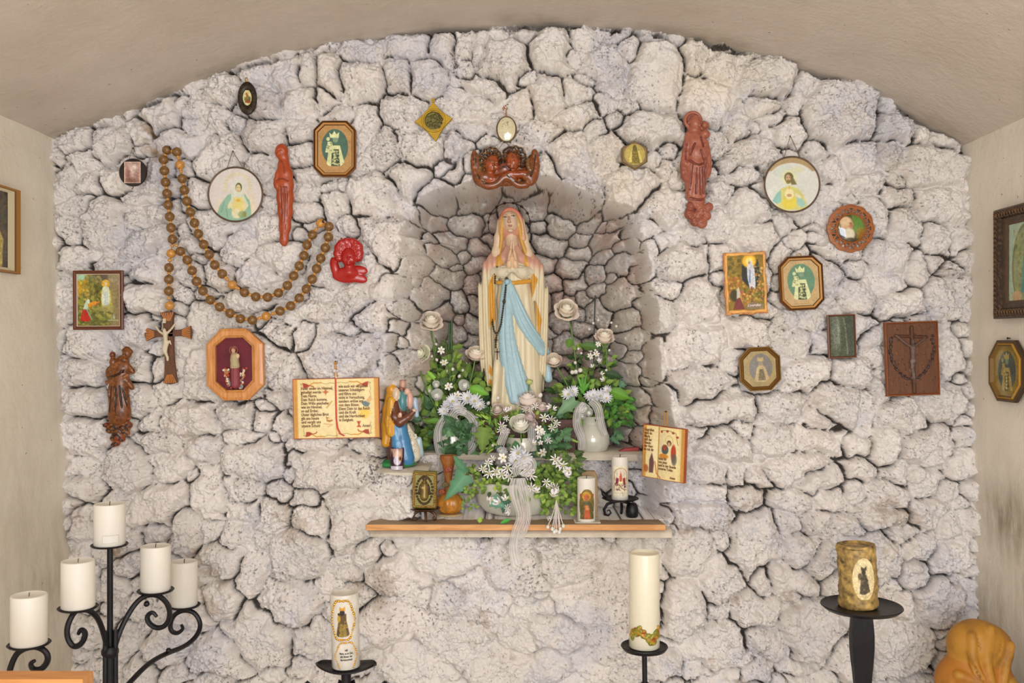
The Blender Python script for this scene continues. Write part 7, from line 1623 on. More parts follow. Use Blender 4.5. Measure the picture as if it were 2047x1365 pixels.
# ---------------------------------------------------------------- shelf and what stands on it
shw = woodmat('orange_shelf_wood', '#c98a4a', '#e2a766', 3, 'X', .5); 
g = Geo(); xa, xb = P(731, 0, -.062).x, P(1331, 0, -.062).x
g.add([(xa, -.062, ZS-.0175), (xb, -.062, ZS-.0175), (xb, -.062, ZS), (xa, -.062, ZS), (xa+.03, .19, ZS-.0175), (xb-.03, .19, ZS-.0175), (xb-.03, .19, ZS), (xa+.03, .19, ZS)], [(0, 1, 2, 3), (4, 7, 6, 5), (3, 2, 6, 7), (0, 4, 5, 1), (0, 3, 7, 4), (1, 5, 6, 2)])
sh = g.build('shelf_board', shw, smooth=False); bv = sh.modifiers.new('bevel', 'BEVEL'); bv.width = .0015
sh.data.materials.append(woodmat('greyish_shelf_top', '#8a745c', '#a58c6e', 3, 'X', .7)); sh.data.polygons[2].material_index = 1  # top face in a greyer, darker brown than the front
tag(sh, 'orange-brown wooden shelf board under the niche ledge', 'shelf')
def bend(ob, R, cx=0.0, y0=0.0):
    n = len(ob.data.vertices); c = np.zeros(n*3); ob.data.vertices.foreach_get('co', c); c = c.reshape(-1, 3)
    a = (c[:, 0]-cx)/R; c[:, 0] = cx+R*np.sin(a); c[:, 1] = y0-R*np.cos(a)
    ob.data.vertices.foreach_set('co', c.astype(np.float32).ravel()); ob.data.update(); return ob
def candle(name, label, px, ytop, ybot, w, y, m=None, group=None, wick=True, tilt=0, dip=3.0):
    s = S(y); o = thing(name, label, 'candle', P(px, ybot, y), group); o.rotation_euler = (0, math.radians(tilt), 0)
    R = w/2; h = ybot-ytop; g = Geo()
    g.lathe([(R*.96, 0), (R, 1.5), (R, h-3), (R*.97, h-.6), (R*.9, h), (R*.8, h-dip*.5), (R*.3, h-dip), (.01, h-dip)], n=48)
    g.build('wax_body', m or wax, o, s)
    if wick: g = Geo(); g.tube([(0, 0, h-dip-1), (.4, 0, h+2), (1.2, 0, h+4)], .8, 6); g.build('wick', mat('burnt_wick', '#2a211c', .8), o, s)
    return o, s, R, h
def pic_on(o, s, R, p, name, cx, cy, mask=None, m=None, off=.4):
    ob = p.build(name, m or paper, o, cx, cy, 1.0, 0, mask=mask); bend(ob, R+off)
    n = len(ob.data.vertices); c = np.zeros(n*3); ob.data.vertices.foreach_get('co', c); ob.data.vertices.foreach_set('co', (c*s).astype(np.float32)); ob.data.update(); return ob
# gilt tile candle on a little scroll stand
y = 0.0; s = S(y)
def zpx(py, y): return P(0, py, y).z
def shelfpy(y): return CY + 0.510/S(y)
b = shelfpy(y)
o = thing('scroll_stand', 'small brown scroll-footed stand at the left end of the shelf', 'candle holder', P(849, b, y)); rim = mat('brown_bronze', '#5a3d28', .45, .5, var=.3, vscale=60)
g = Geo(); g.lathe([(8, 19), (26, 21), (31, 24), (30, 25), (24, 23), (.01, 23)], n=32); g.build('dish', rim, o, s)
for a in (math.radians(200), math.radians(-20), math.radians(90), math.radians(-80)):
    g = Geo(); ca, sa = math.cos(a), math.sin(a)
    g.tube([(ca*r, sa*r*.8, z) for r, z in [(4, 20), (12, 19), (20, 15), (24, 8), (24, 2), (20, 1.5), (17, 5), (20, 8)]], [2.6, 3, 3, 2.6, 2.4, 2, 1.6, 1.2], 8); g.build('foot', rim, o, s)
top_py = b-25
o = thing('relief_candle', 'square green-gold candle with dark relief figure and rope border, on the shelf', 'candle', P(849, top_py, y)); o.rotation_euler = (0, math.radians(1), 0)
g = Geo(); g.prism([(-23, 0), (23, 0), (23, 72), (-23, 74)], -14, 14, bev=2.5); g.build('block', vmat('olive_wax', .45), o, s, vc=True); o.children[0].data.attributes['Col'].data.foreach_set('color', np.tile(np.array([*lin(hx('#8d8340')), 1.], np.float32), len(o.children[0].data.vertices)))
q = Sdf(-27, 27, -78, 2, 8, 24, .8); gd = '#9b7c3a'
for (a_, b_) in [((-21, -4), (21, -4)), ((21, -4), (21, -68)), ((21, -68), (-21, -70)), ((-21, -70), (-21, -4))]:
    L = math.hypot(a_[0]-b_[0], a_[1]-b_[1]); n_ = int(L/4.5)
    for i in range(n_):
        t = (i+.5)/n_; q.ell(a_[0]+(b_[0]-a_[0])*t, a_[1]+(b_[1]-a_[1])*t, 14, 3.4, 2.4, 3, gd, .8, 40)
for i in range(26):
    a = 2*math.pi*i/26; q.ell(16*math.cos(a), -37+27*math.sin(a), 14, 2.6, 2.6, 2.4, '#4a3a26', .8)
q.ell(0, -37, 13, 11, 21, 2.5, '#5c4a2c', 2); q.ell(0, -53, 16, 3.6, 4.6, 4, '#7d6534', 1); q.ell(0, -60, 15, 5, 4, 3, '#4a3a22', 1); q.cap((0, -46, 14), (0, -24, 14), 6, 8, '#8b7440', 2); q.ell(-4, -42, 18, 3, 4, 3, '#9b8448', 1); q.line([(-8, -46, 15), (-11, -30, 15)], 2, '#3f3322', 1); q.line([(8, -46, 15), (11, -30, 15)], 2, '#3f3322', 1)
q.build('relief', vmat('gilt_relief', .35, .35, mottling=.4, mcol='#3a2c16'), o, s)
# pumpkin-shaped cup
y = 0.075; s = S(y); b = shelfpy(y)
o = thing('pumpkin_candlestick', 'ceramic candlestick with orange pumpkin base and flared cup, left on the shelf', 'candlestick', P(899, b, y))
g = Geo(); g.lathe([(22, 0), (27, 2), (25, 4), (.01, 4)], n=32); g.build('saucer', mat('cream_saucer', '#cdb98c', .4), o, s)
g = Geo(); N = 48; v = []
for k in range(13):
    t = math.pi*k/12
    for i in range(N):
        a = 2*math.pi*i/N; r = 28*math.sin(t)**.8*(1-.13*abs(math.cos(a*4.5))**3); v.append((r*math.cos(a), r*.85*math.sin(a), 24-21*math.cos(t)*-1-0))
g.add(v, [(k*N+i, k*N+(i+1) % N, (k+1)*N+(i+1) % N, (k+1)*N+i) for k in range(12) for i in range(N)])
g.build('pumpkin', mat('speckled_pumpkin', '#c4802c', .35, var=.35, vscale=90, coat=.3), o, s)
br_ = mat('bark_brown', '#a0622c', .5, var=.35, vscale=50, bump=.3, bscale=80)
g = Geo(); g.lathe([(9, 38), (7, 60), (8, 80), (11, 96), (16, 112), (17, 120), (15, 120), (10, 112), (.01, 110)], (-3, 0, 0), 28); g.build('flared_cup', br_, o, s)
for (a, b_, r_, c_) in [(-3, 92, 9, '#9b4a30'), (-16, 48, 8, '#a8522c'), (12, 70, 8, '#6b5a2c'), (-9, 62, 8, '#7a6a3a')]:
    g = Geo(); 
    for i in range(9): t = i*.9; rr = r_*(1-i*.09); g.sphere((a+rr*.5*math.cos(t), -11-i*.3, b_+rr*.5*math.sin(t)), rr*.5, 8, 6, c_, (1, .6, 1))
    g.build('applied_rose', vmat('applied_clay', .45), o, s, vc=True)
# white block, candles on the right
y = .05; s = S(y); b = shelfpy(y)
g = Geo(); g.prism([(-17, 0), (17, 0), (17, 82), (12, 92), (-13, 93), (-17, 86)], -9, 9, bev=2); o = g.build('wooden_block', mat('pale_brown_block', '#a58a64', .6, var=.25, vscale=12), None, s); o.location = P(1177, b, y); tag(o, 'plain brown block standing behind the shorter picture candle on the shelf', 'block')
g = Geo(); g.box(-8, 9, -10, -8.8, 74, 81); sl_ = g.build('dark_slot', mat('dark_slot', '#2a211c', .8), o, s, smooth=False)
y = -.024; s = S(y); b = shelfpy(y)
g = Geo(); g.box(-24, 24, -17, 17, 0, 2); 
for k in range(9): g.tube([(-24, -17+k*4.2, 1), (-27, -17+k*4.2, 0.6)], .7, 4)
o = g.build('cloth_mat', mat('white_doily', '#c9c2b0', .8), None, s, smooth=False); o.location = P(1175, b, y); tag(o, 'small pale cloth mat under the picture candle on the shelf edge', 'mat')
o, s, R, h = candle('picture_candle', 'white candle with golden-haloed icon, standing on cloth mat on the shelf', 1172, 954, shelfpy(y)-2.2, 36, y)
cy = b-2.2
p = Pic(1154, 974, 1190, cy-6, .6, '#e6dfc8'); p.ell(1172, 1006, 17, 31, '#7d6a34', 1); p.ell(1171, 989, 9, 9, '#c9972c', 1.5); p.ell(1171, 991, 5.4, 6.4, '#b5623a', 1); p.poly([(1157, 1036), (1159, 1010), (1166, 1000), (1178, 1000), (1186, 1012), (1188, 1036)], '#5a5a34', 1.5); p.poly([(1166, 1036), (1167, 1008), (1176, 1006), (1180, 1036)], '#b5552c', 1.5); p.ell(1172, 1012, 4, 5, '#d08a4a', 1.5); p.ell(1158, 988, 1.8, 4, '#b5452c', 1); p.ell(1186, 988, 1.8, 4, '#b5452c', 1); p.dabs(30, (1158, 1005, 1187, 1034), ['#3f3a22', '#8a7434', '#a8602c'], .8, 2, .6); p.noise(.08)
pic_on(o, s, R, p, 'icon_label', 1172, cy, mask=lambda X, Y: np.minimum(16.5-np.abs(X-1172), 16.5-np.hypot(X-1172, np.minimum(Y-992, 0))))
# scroll holder and tall candle at the right
y = .06; s = S(y); b = shelfpy(y)
o = thing('scroll_candle_holder', 'black iron scroll-footed candle dish at the right end of the shelf', 'candle holder', P(1240, b, y))
g = Geo(); g.lathe([(6, 30), (28, 32), (37, 36), (36, 37.5), (27, 34), (.01, 34)], n=40); g.build('dish', iron, o, s)
for a in (math.radians(185), math.radians(-35), math.radians(80)):
    ca, sa = math.cos(a), math.sin(a); g = Geo(); g.tube([(ca*r, sa*r*.8, z) for r, z in [(2, 30), (14, 29), (26, 25), (33, 14), (31, 4), (24, 2), (19, 7), (22, 13), (27, 11)]], [2.4, 3, 3.2, 3, 2.8, 2.4, 2, 1.6, 1.4], 8); g.build('foot', iron, o, s)
g = Geo(); g.tube([(-28, 3, 34), (-36, 0, 44), (-38, 0, 54)], [2.4, 1.8, 1.0], 7); g.build('finger_hook', iron, o, s)
g = Geo(); g.lathe([(9, 0), (12, 3), (13, 12), (11, 24), (8, 28)], (22, -12, 0), 16); g.build('foot_weight', iron, o, s)
o, s, R, h = candle('picture_candle', 'white candle with red and purple printed scene on black iron dish, on the shelf', 1239, 912, b-34, 33, y)
cy = b-34; p = Pic(1222, 930, 1256, cy-8, .6, '#e8e0c4'); p.ring(1239, 948, 14, 1.4, '#b98a5a', 1); p.line([(1225, 948), (1225, 978)], 1.4, '#b98a5a'); p.line([(1253, 948), (1253, 978)], 1.4, '#b98a5a')
p.ell(1239, 945, 10, 10, '#dcd0b8', 2); p.poly([(1228, 966), (1230, 952), (1235, 954), (1235, 968)], '#7d2c3a', 1.2); p.poly([(1250, 966), (1248, 952), (1243, 954), (1243, 968)], '#8a3a34', 1.2); p.poly([(1236, 952), (1239, 940), (1242, 952), (1241, 964), (1237, 964)], '#c0563a', 1.5); p.poly([(1234, 960), (1244, 960), (1244, 976), (1234, 976)], '#e3d9a8', 1.2); p.dabs(40, (1228, 964, 1250, 978), ['#5a2438', '#8a4a34', '#cfc0a0', '#3a2a4a'], .8, 2.2, .8); p.line([(1223, 983), (1255, 983)], 1, '#c9b08a', 1, .8); p.noise(.05)
pic_on(o, s, R, p, 'printed_label', 1239, cy)
# red sliver on the ledge
g = Geo(); g.prism([(-21, -4), (-10, 1), (18, 4), (21, 1), (19, -3), (0, -5)], -5, 5, bev=1); o = g.build('red_stick', mat('dull_red', '#a83a34', .5), None, S(.22)); o.location = P(1257, 901, .22)-Vector((0, 0, 0)); o.location.z = ZL+.0075; tag(o, 'small dull red stick lying at the right end of the niche ledge', 'stick')
# ---------------------------------------------------------------- painted group figure and grave light left of the niche
zg = 1.45 - (933-CY)*S(.07)
tr = slab('trim_4', P(744, 0, .0).x, P(862, 0, .1).x, 0.0, 0.25, zg-.014, zg, lime, n=24, amp=.006); tag(tr, kind='structure')
y = .075; s = S(y)
o = thing('holy_family_figurine', 'painted figurine in yellow cloak and blue skirt on green base, left of the niche', 'figurine', P(790, 933, y))
off = P(795, 860, y)-P(790, 933, y)
q = Sdf(-56, 56, -100, 76, -34, 40, .9)
def R_(x, y_, d=0): return (x-795, y_-860, d)
def KR(pts, col, k=3, sq=.9):
    for (x0, y0, r0, d0), (x1, y1, r1, d1) in zip(pts[:-1], pts[1:]): q.cap(R_(x0, y0, d0), R_(x1, y1, d1), r0, r1, col, k, 'u', sq)
q.ell(*R_(790, 926, 0), 43, 9, 30, '#2f8a4a', 3)
KR([(798, 800, 14, 0), (796, 840, 17, 0), (796, 880, 20, 0), (797, 918, 24, 0)], '#6d4330', 5)          # brown robe core
KR([(800, 846, 12, 10), (806, 880, 15, 12), (812, 914, 18, 12)], '#3f7fae', 4); KR([(792, 850, 8, 16), (796, 885, 10, 18), (800, 916, 12, 20)], '#4a8fc0', 3)
KR([(783, 784, 11, 0), (778, 820, 13, 2), (776, 850, 13, 6), (772, 885, 8, 10)], '#d99a2b', 4); KR([(784, 800, 8, 14), (782, 840, 10, 18), (784, 862, 9, 20)], '#e0a535', 3)
q.ell(*R_(783, 778, 4), 11, 13, 11, '#d99a2b', 3); q.ell(*R_(793, 788, 8), 8, 14, 9, '#ddc8b0', 2)
q.ell(*R_(805, 768, -2), 6.5, 11, 7, '#c99a86', 1.5); q.ell(*R_(806, 758, -2), 6.5, 5, 7, '#a86a50', 1); q.ell(*R_(803, 777, 2), 5, 5, 4, '#8d5a42', 1)
q.ell(*R_(805, 803, 4), 10, 22, 11, '#4f8a90', 2.5); q.ell(*R_(815, 782, 8), 6, 7, 6, '#dfb7a0', 1.2); q.ell(*R_(820, 800, 4), 7, 18, 8, '#d9a898', 2)
KR([(789, 808, 9, 12), (790, 832, 11, 18), (802, 842, 9, 22), (818, 832, 6.5, 22), (828, 822, 5, 20)], '#6b3a24', 3); q.ell(*R_(830, 819, 20), 4.5, 4, 4, '#e0b79c', 1.2); q.ell(*R_(803, 827, 26), 4, 5, 3, '#e0b79c', 1.2)
KR([(812, 850, 5, -4), (820, 872, 9, -8), (826, 900, 12, -8), (828, 912, 12, -8)], '#ddd3bd', 3); KR([(836, 880, 6, -14), (838, 908, 8, -14)], '#a9c3cc', 3); KR([(828, 800, 6, -6), (832, 830, 5, -6)], '#a9c0d6', 3)
for i in range(26): q.ell(*R_(818+random.uniform(-6, 14), 862+random.uniform(0, 42), random.uniform(0, 8)), 2.6, 2.6, 2.4, '#e6dcc4', .8)
for ln in [[(777, 800), (774, 850), (770, 890)], [(786, 800), (785, 840), (786, 870)], [(781, 790), (779, 850)]]: q.line([R_(a, b_, 26) for a, b_ in ln], 1.4, None, 1.2, 's')
for ln in [[(798, 862), (800, 912)], [(808, 868), (814, 912)], [(803, 860), (807, 912)]]: q.line([R_(a, b_, 29) for a, b_ in ln], 1.6, None, 1.2, 's')
q.build('figures', vmat('glossy_painted_plaster', .3, coat=.4), o, s, loc=off)
y = .025; s = S(y); bp_ = CY + (1.45-zg)/s
o = thing('grave_light', 'small printed memorial light cup in front of the green figurine base', 'candle', P(794, bp_, y))
g = Geo(); g.lathe([(13.5, 0), (14, 1), (14, 40), (13, 42), (12, 40), (.01, 39)], n=36); g.build('cup', mat('dark_plastic_cup', '#3a2330', .25, coat=.5), o, s)
p = Pic(780, 0, 808, 42, .6, '#41283a'); p.poly([(780, 0), (808, 0), (808, 18), (780, 18)], '#b58f80', 4); p.ell(797, 12, 7, 8, '#d9b5a0', 2); p.ell(796, 24, 8, 9, '#cfc6d6', 2); p.ell(802, 20, 4, 5, '#c08a4a', 1.5); p.ell(802, 20, 2, 3, '#3a2330', 1); p.ell(784, 20, 3, 14, '#2c1c2c', 2); p.poly([(780, 35), (808, 35), (808, 42), (780, 42)], '#d9d4dc', 1); p.line([(780, 38.5), (808, 38.5)], 1, '#9a8fb0'); p.noise(.05)
pic_on(o, s, 14, p, 'printed_sleeve', 794, 42, off=.3, m=vmat('glossy_print', .15, coat=.5))
# ---------------------------------------------------------------- five-armed iron candelabrum
y0 = -.55; cd_ = thing('candelabrum', 'black wrought iron five-arm candelabrum standing at the lower left', 'candelabrum', (P(220, 0, y0).x, y0, 0))
def PV(px, py, y): return P(px, py, y)-cd_.location
def arm(name, pts, r=.0062, par=cd_, org=None, m=iron):
    """pts (px,py,y); real-world metres"""
    V = [P(*p)-par.location for p in chaikin(pts, 2)]; g = Geo(); n = len(V); g.tube([tuple(v_) for v_ in V], list(np.interp(np.linspace(0, 1, n), [0, .8, 1], [r, r, r*.55])), 8); return g.build(name, m, par)
g = Geo(); zt = PV(220, 1094, y0).z; zc = PV(0, 1302, y0).z
g.tube([(0, 0, zc), (0, 0, zt)], .0068, 10); g.tube([(0, 0, .03), (0, 0, zc)], .0125, 10); g.lathe([(.015, zc-.012), (.019, zc-.004), (.019, zc+.004), (.014, zc+.012)], n=16)
for a in (0, 2.1, 4.2): g.tube([(.012*math.cos(a), .012*math.sin(a), zc+.05), (.013*math.cos(a), .013*math.sin(a), zc-.12)], .006, 8)
g.build('stem', iron, cd_)
for a in (.5, 2.6, 4.7):
    g = Geo(); g.tube([(r*math.cos(a), r*math.sin(a), z) for r, z in [(.01, .2), (.06, .14), (.13, .05), (.2, .01), (.23, .02), (.22, .045)]], .009, 8); g.build('foot', iron, cd_)
arms = [([(218, 1310, -.55), (202, 1245, -.58), (184, 1221, -.61), (160, 1217, -.65), (147, 1224, -.67), (134, 1251, -.68), (134, 1275, -.68), (147, 1295, -.68), (165, 1286, -.68), (172, 1265, -.68), (162, 1256, -.68), (156, 1268, -.68)], 1),
        ([(225, 1312, -.55), (237, 1266, -.54), (261, 1218, -.52), (284, 1192, -.50), (312, 1187, -.48), (334, 1203, -.47), (341, 1227, -.47), (334, 1249, -.47), (315, 1257, -.47), (297, 1246, -.47), (293, 1231, -.47), (305, 1222, -.47), (314, 1233, -.47)], 1),
        ([(221, 1410, -.55), (258, 1365, -.50), (297, 1325, -.43), (332, 1306, -.36), (371, 1292, -.28), (396, 1269, -.23), (402, 1245, -.21), (389, 1223, -.21), (368, 1219, -.21), (349, 1227, -.21), (340, 1245, -.21), (341, 1261, -.21), (354, 1267, -.21), (367, 1257, -.21), (362, 1248, -.21)], 1),
        ([(219, 1500, -.55), (150, 1490, -.62), (60, 1470, -.72), (16, 1400, -.79), (16, 1350, -.8), (30, 1308, -.8), (50, 1295, -.8), (72, 1291, -.8), (93, 1302, -.8), (97, 1320, -.8), (84, 1338, -.8), (66, 1339, -.8), (60, 1326, -.8), (70, 1320, -.8)], 1)]
for pts, _ in arms: arm('arm', pts)
g = Geo(); c_ = PV(337, 1300, -.36); g.sphere(tuple(c_), .007, 8, 6); c_ = PV(293, 1200, -.49); g.sphere(tuple(c_+Vector((0, 0, -.008))), .007, 8, 6); g.build('knob', iron, cd_)
cg = 'white pillar candles on the iron candelabrum'
for (px, yt, yb, w, tw, y, lab, tl) in [(219, 1006, 1089, 60, 72, -.55, 'topmost white pillar candle with small sticker, on the candelabrum', 0), (156, 1120, 1214, 64, 78, -.68, 'white pillar candle on the arm just left of the candelabrum stem', 0), (311, 1090, 1180, 58, 72, -.47, 'white pillar candle on the arm just right of the candelabrum stem', 0), (368, 1121, 1210, 52, 64, -.21, 'rightmost white pillar candle of the candelabrum, partly behind its neighbour', 0), (58, 1188, 1287, 68, 82, -.80, 'leftmost and lowest white pillar candle of the candelabrum', 0)]:
    s = S(y); g = Geo(); g.lathe([(3, -7), (4, -3), (tw*.46, -2), (tw*.5, 1), (tw*.5-1, 2), (tw*.45, .2), (.01, .2)], n=40); t = g.build('drip_tray', iron, cd_, s); t.location = P(px, yb, y)-cd_.location
    g = Geo(); g.tube([(0, 0, -9), (0, 0, 0)], 3, 8); t2 = g.build('collar', iron, cd_, s); t2.location = t.location
    co2, s_, R, h = candle('pillar_candle', lab, px, yt, yb-.6, w, y, group=cg, dip=4, tilt=tl)
    if 'sticker' in lab:
        p = Pic(px-2, yb-24, px+30, yb-8, 1.2, '#dcd9d2'); p.line([(px-2, yb-24), (px+30, yb-24), (px+30, yb-8), (px-2, yb-8), (px-2, yb-24)], 1.4, '#b9a894')
        pic_on(co2, s_, R, p, 'sticker', px, yb-.6)
# ---------------------------------------------------------------- single standing candle holders
def stand(label, px, py_tray, y, tw, stem_r, kind):
    o = thing('candle_stand', label, 'candle holder', (P(px, 0, y).x, y, 0)); s = S(y); zt = P(0, py_tray, y).z
    g = Geo(); R = tw*s/2
    if kind == 'leaf':
        v = []; n_ = 25
        for i in range(n_):
            u = i/(n_-1)*2-1
            for j in range(9):
                w_ = j/8*2-1; v.append((R*u, R*.62*w_*math.sqrt(max(0, 1-u*u))+.0, zt+.004+.013*u*u-.012+.006*w_*w_))
        f = [(i*9+j, i*9+j+1, i*9+10+j, i*9+9+j) for i in range(n_-1) for j in range(8)]; g.add(v, f)
        o2 = g.build('dish', iron, o); sm = o2.modifiers.new('thick', 'SOLIDIFY'); sm.thickness = .004
        g = Geo(); g.tube([(0, 0, .02), (0, 0, zt-.012)], .011, 10); g.build('stem', iron, o)
        for sx in (-1, 1):
            g = Geo(); g.strip([(sx*.012, 0, zt-.03), (sx*.03, 0, zt-.10), (sx*.055, -.004, zt-.075), (sx*.07, -.008, zt-.045), (sx*.085, -.01, zt-.03), (sx*.10, -.01, zt-.045), (sx*.095, -.01, zt-.068), (sx*.08, -.01, zt-.07)], .016, (0, -.3, 1)); b_ = g.build('scroll', iron, o); m_ = b_.modifiers.new('thick', 'SOLIDIFY'); m_.thickness = .003
    else:
        g.lathe([(.004, zt-.010), (R*.9, zt-.006), (R, zt+.002), (R*.985, zt+.004), (R*.9, zt), (.001, zt)], n=48); g.build('dish', iron, o)
        g = Geo()
        if kind == 'thin': g.tube([(0, 0, zt-.008), (.002, 0, zt-.12), (.003, 0, .02)], stem_r, 10); g.tube([(.0015, 0, zt-.085), (.0015, 0, zt-.11)], stem_r*1.5, 10)
        else:
            n_ = 30; v = []
            for i in range(n_):
                t = i/(n_-1); z = zt-.008-(zt-.05)*t; w_ = stem_r*(1+.10*math.sin(t*22)+.18*math.sin(min(1, t*5)*math.pi)); tw_ = .16*math.sin(t*10)
                for (a, b) in ((-1, -.28), (1, -.28), (1, .28), (-1, .28)): v.append((w_*(a*math.cos(tw_)-b*math.sin(tw_))+.012*t, w_*(a*math.sin(tw_)+b*math.cos(tw_)), z))
            g.add(v, [(i*4+j, i*4+(j+1) % 4, i*4+4+(j+1) % 4, i*4+4+j) for i in range(n_-1) for j in range(4)])
        g.build('stem', iron, o)
    for a in (.4, 2.5, 4.6):
        g = Geo(); g.tube([(r*math.cos(a), r*math.sin(a), z) for r, z in [(.01, .10), (.06, .06), (.12, .012), (.14, .012)]], .008, 8); g.build('foot', iron, o)
    return o
stand('black leaf-shaped candle stand with scrolls at the bottom, left of centre', 692, 1334, -.6, 122, .01, 'leaf')
o, s, R, h = candle('picture_candle', 'tall white candle with gold-beaded ovals and small crowned figure, bottom left of centre', 692, 1184, 1331, 56, -.6, mat('grey_white_wax', '#d2ccc0', .4, sss=.1), tilt=-1.5, wick=False, dip=8)
goldm = mat('gold_foil', '#c9932c', .25, .8, var=.4, vscale=200)
def goldring(o, s, R, cx, cz, rx, rz, n, r, gap=()):
    g = Geo()
    for i in range(n):
        a = 2*math.pi*i/n
        if any(lo < math.degrees(a) < hi for lo, hi in gap): continue
        x = cx+rx*math.cos(a)*(1+.05*math.cos(a*6)); z = cz+rz*math.sin(a)*(1+.05*math.cos(a*6)); t = x/R
        g.sphere((R*math.sin(t), -R*math.cos(t)-.4, z), r*random.uniform(.8, 1.3), 7, 5)
    return g.build('gold_border', goldm, o, s)
goldring(o, s, R, 0, 99, 25, 40, 44, 2.2); goldring(o, s, R, 6, 28, 22, 28, 34, 1.8, gap=((235, 305),))
p = Pic(-26, -140, 26, -60, .8, '#d2ccc0'); p.poly([(-14, -67), (-8, -98), (-8, -112), (8, -112), (8, -98), (14, -69), (0, -66)], '#5a4520', 1.5); p.poly([(-8, -67), (-5, -92), (5, -92), (9, -67)], '#8a7434', 2); p.ell(0, -114, 5, 6, '#2c2018', 1.2); p.poly([(-6, -118), (-5, -126), (0, -122), (6, -127), (6, -118)], '#c9922c', 1); p.ell(-7, -102, 3.5, 7, '#b0902f', 1.5); p.ell(-7, -111, 2.4, 2.8, '#3a2a18', 1); p.dabs(30, (-10, -96, 10, -70), ['#b5953c', '#4a3518', '#7d6a34'], .8, 2.2, .8)
pic_on(o, s, R, p, 'figure_label', 0, 0, mask=lambda X, Y: (1-np.sqrt((X/20)**2+((Y+97)/33)**2))*20)
ink2 = mat('black_print', '#2b2622', .6); t_ = text_mesh('lettering', 'Hilf\nMaria, es ist Zeit,\nhilf, Mutter der\nBarmherzigkeit', 6, 38, 0, 5.4, 1.0, o, ink2, 1.15, 'CENTER', bold=.03, wid=.72); bend(t_, R+.6)
for v_ in t_.data.vertices: v_.co = v_.co*s
stand('slim black candle stand under the tall cream candle, bottom right of centre', 1288, 1293, -.45, 94, .0062, 'thin')
o, s, R, h = candle('relief_candle', 'tall cream candle with green-gold grape relief near its foot, bottom right of centre', 1288, 1104, 1292, 61, -.45, mat('cream_wax', '#e4ddc6', .35, var=.02, sss=.2, coat=.1), wick=False, dip=10)
q = Sdf(-42, 36, -60, 0, 12, 42, .8); gr = ['#8d8a2c', '#a39a3c', '#b5842c', '#7a7a24', '#a8561f']
for i in range(90):
    t = random.random(); x_ = -33+t*62; z_ = -26+13*math.sin(t*5.2)*-1+random.uniform(-8, 8)
    if x_ > 12: z_ = -22-(x_-12)*.9+random.uniform(-7, 10)
    a = max(-1.2, min(1.1, x_/R)); q.ell(R*math.sin(a), z_, R*math.cos(a)+.5, random.uniform(3, 5.4), random.uniform(2.8, 4.8), 4, gr[i % 5], 1)
q.build('grape_relief', vmat('gilt_wax', .35, .15, mottling=.3, mcol='#5a4a1a'), o, s)
stand('black twisted flat-bar candle stand with wide dish, bottom right', 1722, 1212, -.6, 158, .021, 'flat')
s = S(-.6); o = thing('bark_candle', 'rough bark-brown candle with small dark figure picture, on wide black dish at right', 'candle', P(1716, 1211, -.6)); o.rotation_euler = (0, math.radians(-2), 0)
N = 56; M = 34; rr = fnoise((M, N), 1.2, 77, 2); v = []
for k in range(M):
    for i in range(N):
        a = 2*math.pi*i/N; front = max(0, -math.sin(a)); r = 37*(1+.035*rr[k, i]*(1-front*.8)) - 2*(k in (0, M-1)); v.append((r*math.cos(a), r*math.sin(a), 122*k/(M-1) + (3*math.cos(a*2+1) if k == M-1 else 0)))
f = [(k*N+i, k*N+(i+1) % N, (k+1)*N+(i+1) % N, (k+1)*N+i) for k in range(M-1) for i in range(N)]
g = Geo(); g.add(v, f); g.lathe([(37, 120), (35, 124), (28, 119), (.01, 116)], n=40); g.build('wax_body', mat('bark_wax', '#9c8048', .55, var=.8, vscale=70, bump=.8, bscale=50), o, s)
p = Pic(-24, -104, 24, -22, .9, '#d6c08a'); p.ell(0, -66, 22, 36, '#dcc99a', 3); p.poly([(-10, -34), (-6, -70), (4, -72), (11, -38), (0, -32)], '#4a4030', 2); p.ell(-1, -76, 4, 6, '#3a3028', 1.5); p.poly([(-6, -80), (-6, -88), (0, -84), (5, -89), (5, -80)], '#4a3f2c', 1.2); p.ell(-8, -68, 4, 7, '#5d5038', 1.5); p.dabs(16, (-6, -66, 8, -38), ['#8a7a44', '#2c261c'], 1, 2.4, .7); p.noise(.08)
pic_on(o, s, 37, p, 'figure_label', 0, 0, mask=lambda X, Y: np.minimum((1-np.sqrt((X/22)**2+((Y+62)/40)**2))*22, 99), off=1.2)
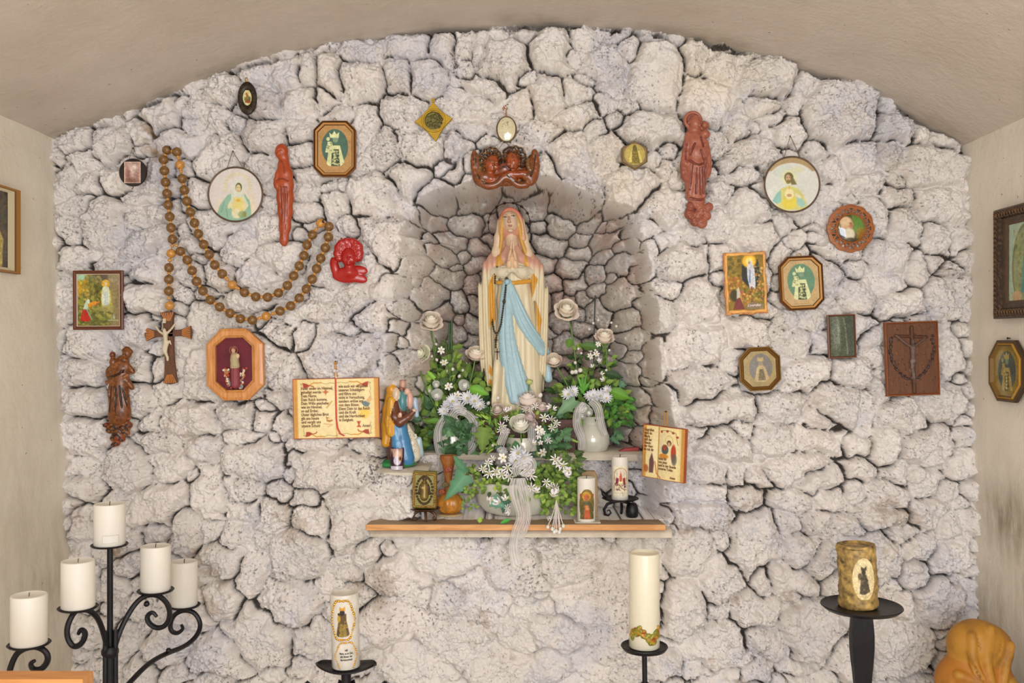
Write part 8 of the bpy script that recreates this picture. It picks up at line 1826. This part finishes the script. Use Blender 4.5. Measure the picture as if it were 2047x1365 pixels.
# ---------------------------------------------------------------- corner bundle and rail
y = -.24; s = S(y); o = thing('cloth_bundle', 'rounded golden-brown crumpled cloth bundle in the lower right corner', 'bundle', P(1958, 1420, y)); of_ = P(1958, 1330, y)-P(1958, 1420, y)
q = Sdf(-92, 92, -100, 96, -70, 74, 1.6); am = '#b5802e'
q.ell(-8, -42, 0, 56, 50, 44, am, 10); q.ell(20, -30, -6, 48, 50, 42, '#a8742a', 10); q.ell(-12, 30, 0, 76, 62, 50, '#b07226', 14); q.ell(-50, 30, 6, 30, 40, 34, '#a8642a', 10); q.ell(30, 50, 8, 46, 44, 40, '#b98a34', 10)
for ln in [[(-60, 6, 40), (-20, 20, 48), (20, 60, 50)], [(-30, -70, 36), (-34, -20, 46), (-10, 30, 52)], [(10, -82, 30), (-8, -30, 44), (6, 40, 52)], [(50, -50, 30), (30, 0, 44), (16, 60, 54)], [(-76, 40, 30), (-30, 44, 50), (0, 70, 54)]]: q.line([(a_, b_, c_-5) for a_, b_, c_ in ln], 5, am, 9, 'u', 2)
for ln in [[(-50, -30, 42), (-24, 0, 52), (10, 56, 60)], [(-20, -80, 38), (-22, -24, 50), (0, 40, 58)], [(34, -66, 34), (10, -16, 50), (10, 50, 60)], [(-72, 22, 38), (-34, 34, 54), (4, 66, 60)], [(60, 0, 34), (34, 34, 50), (18, 66, 58)]]: q.line(ln, 3.0, '#8a5c1e', 5, 's', 2)  # creases coloured darker, shade painted into the cuts
q.build('cloth', vmat('amber_cloth', .55, bump=.35, bscale=60, mottling=.45, mscale=18, mcol='#7d5520'), o, s, loc=of_)
g = Geo(); zb = P(0, 1418, y).z; cx_ = P(1958, 0, y).x; g.box(cx_-.12, cx_+.085, y-.1, y+.1, 0, zb-.012); tag(g.build('stone_pedestal', lime, smooth=False), 'plain plastered pedestal under the golden-brown bundle, below the picture', 'pedestal')
g = Geo(); yy = -1.12; zt = P(0, 1349, yy).z; xe = P(176, 0, yy).x; g.box(-1.29, xe, yy-.02, yy+.02, zt-.07, zt); g.box(xe-.05, xe-.01, yy-.02, yy+.02, 0, zt-.07); g.box(-1.28, -1.24, yy-.02, yy+.02, 0, zt-.07)
o = g.build('wooden_rail', woodmat('orange_rail_wood', '#c98748', '#dc9c5a', 3, 'X', .5), smooth=False); tag(o, 'blurred orange wooden rail at the bottom left corner', 'rail')
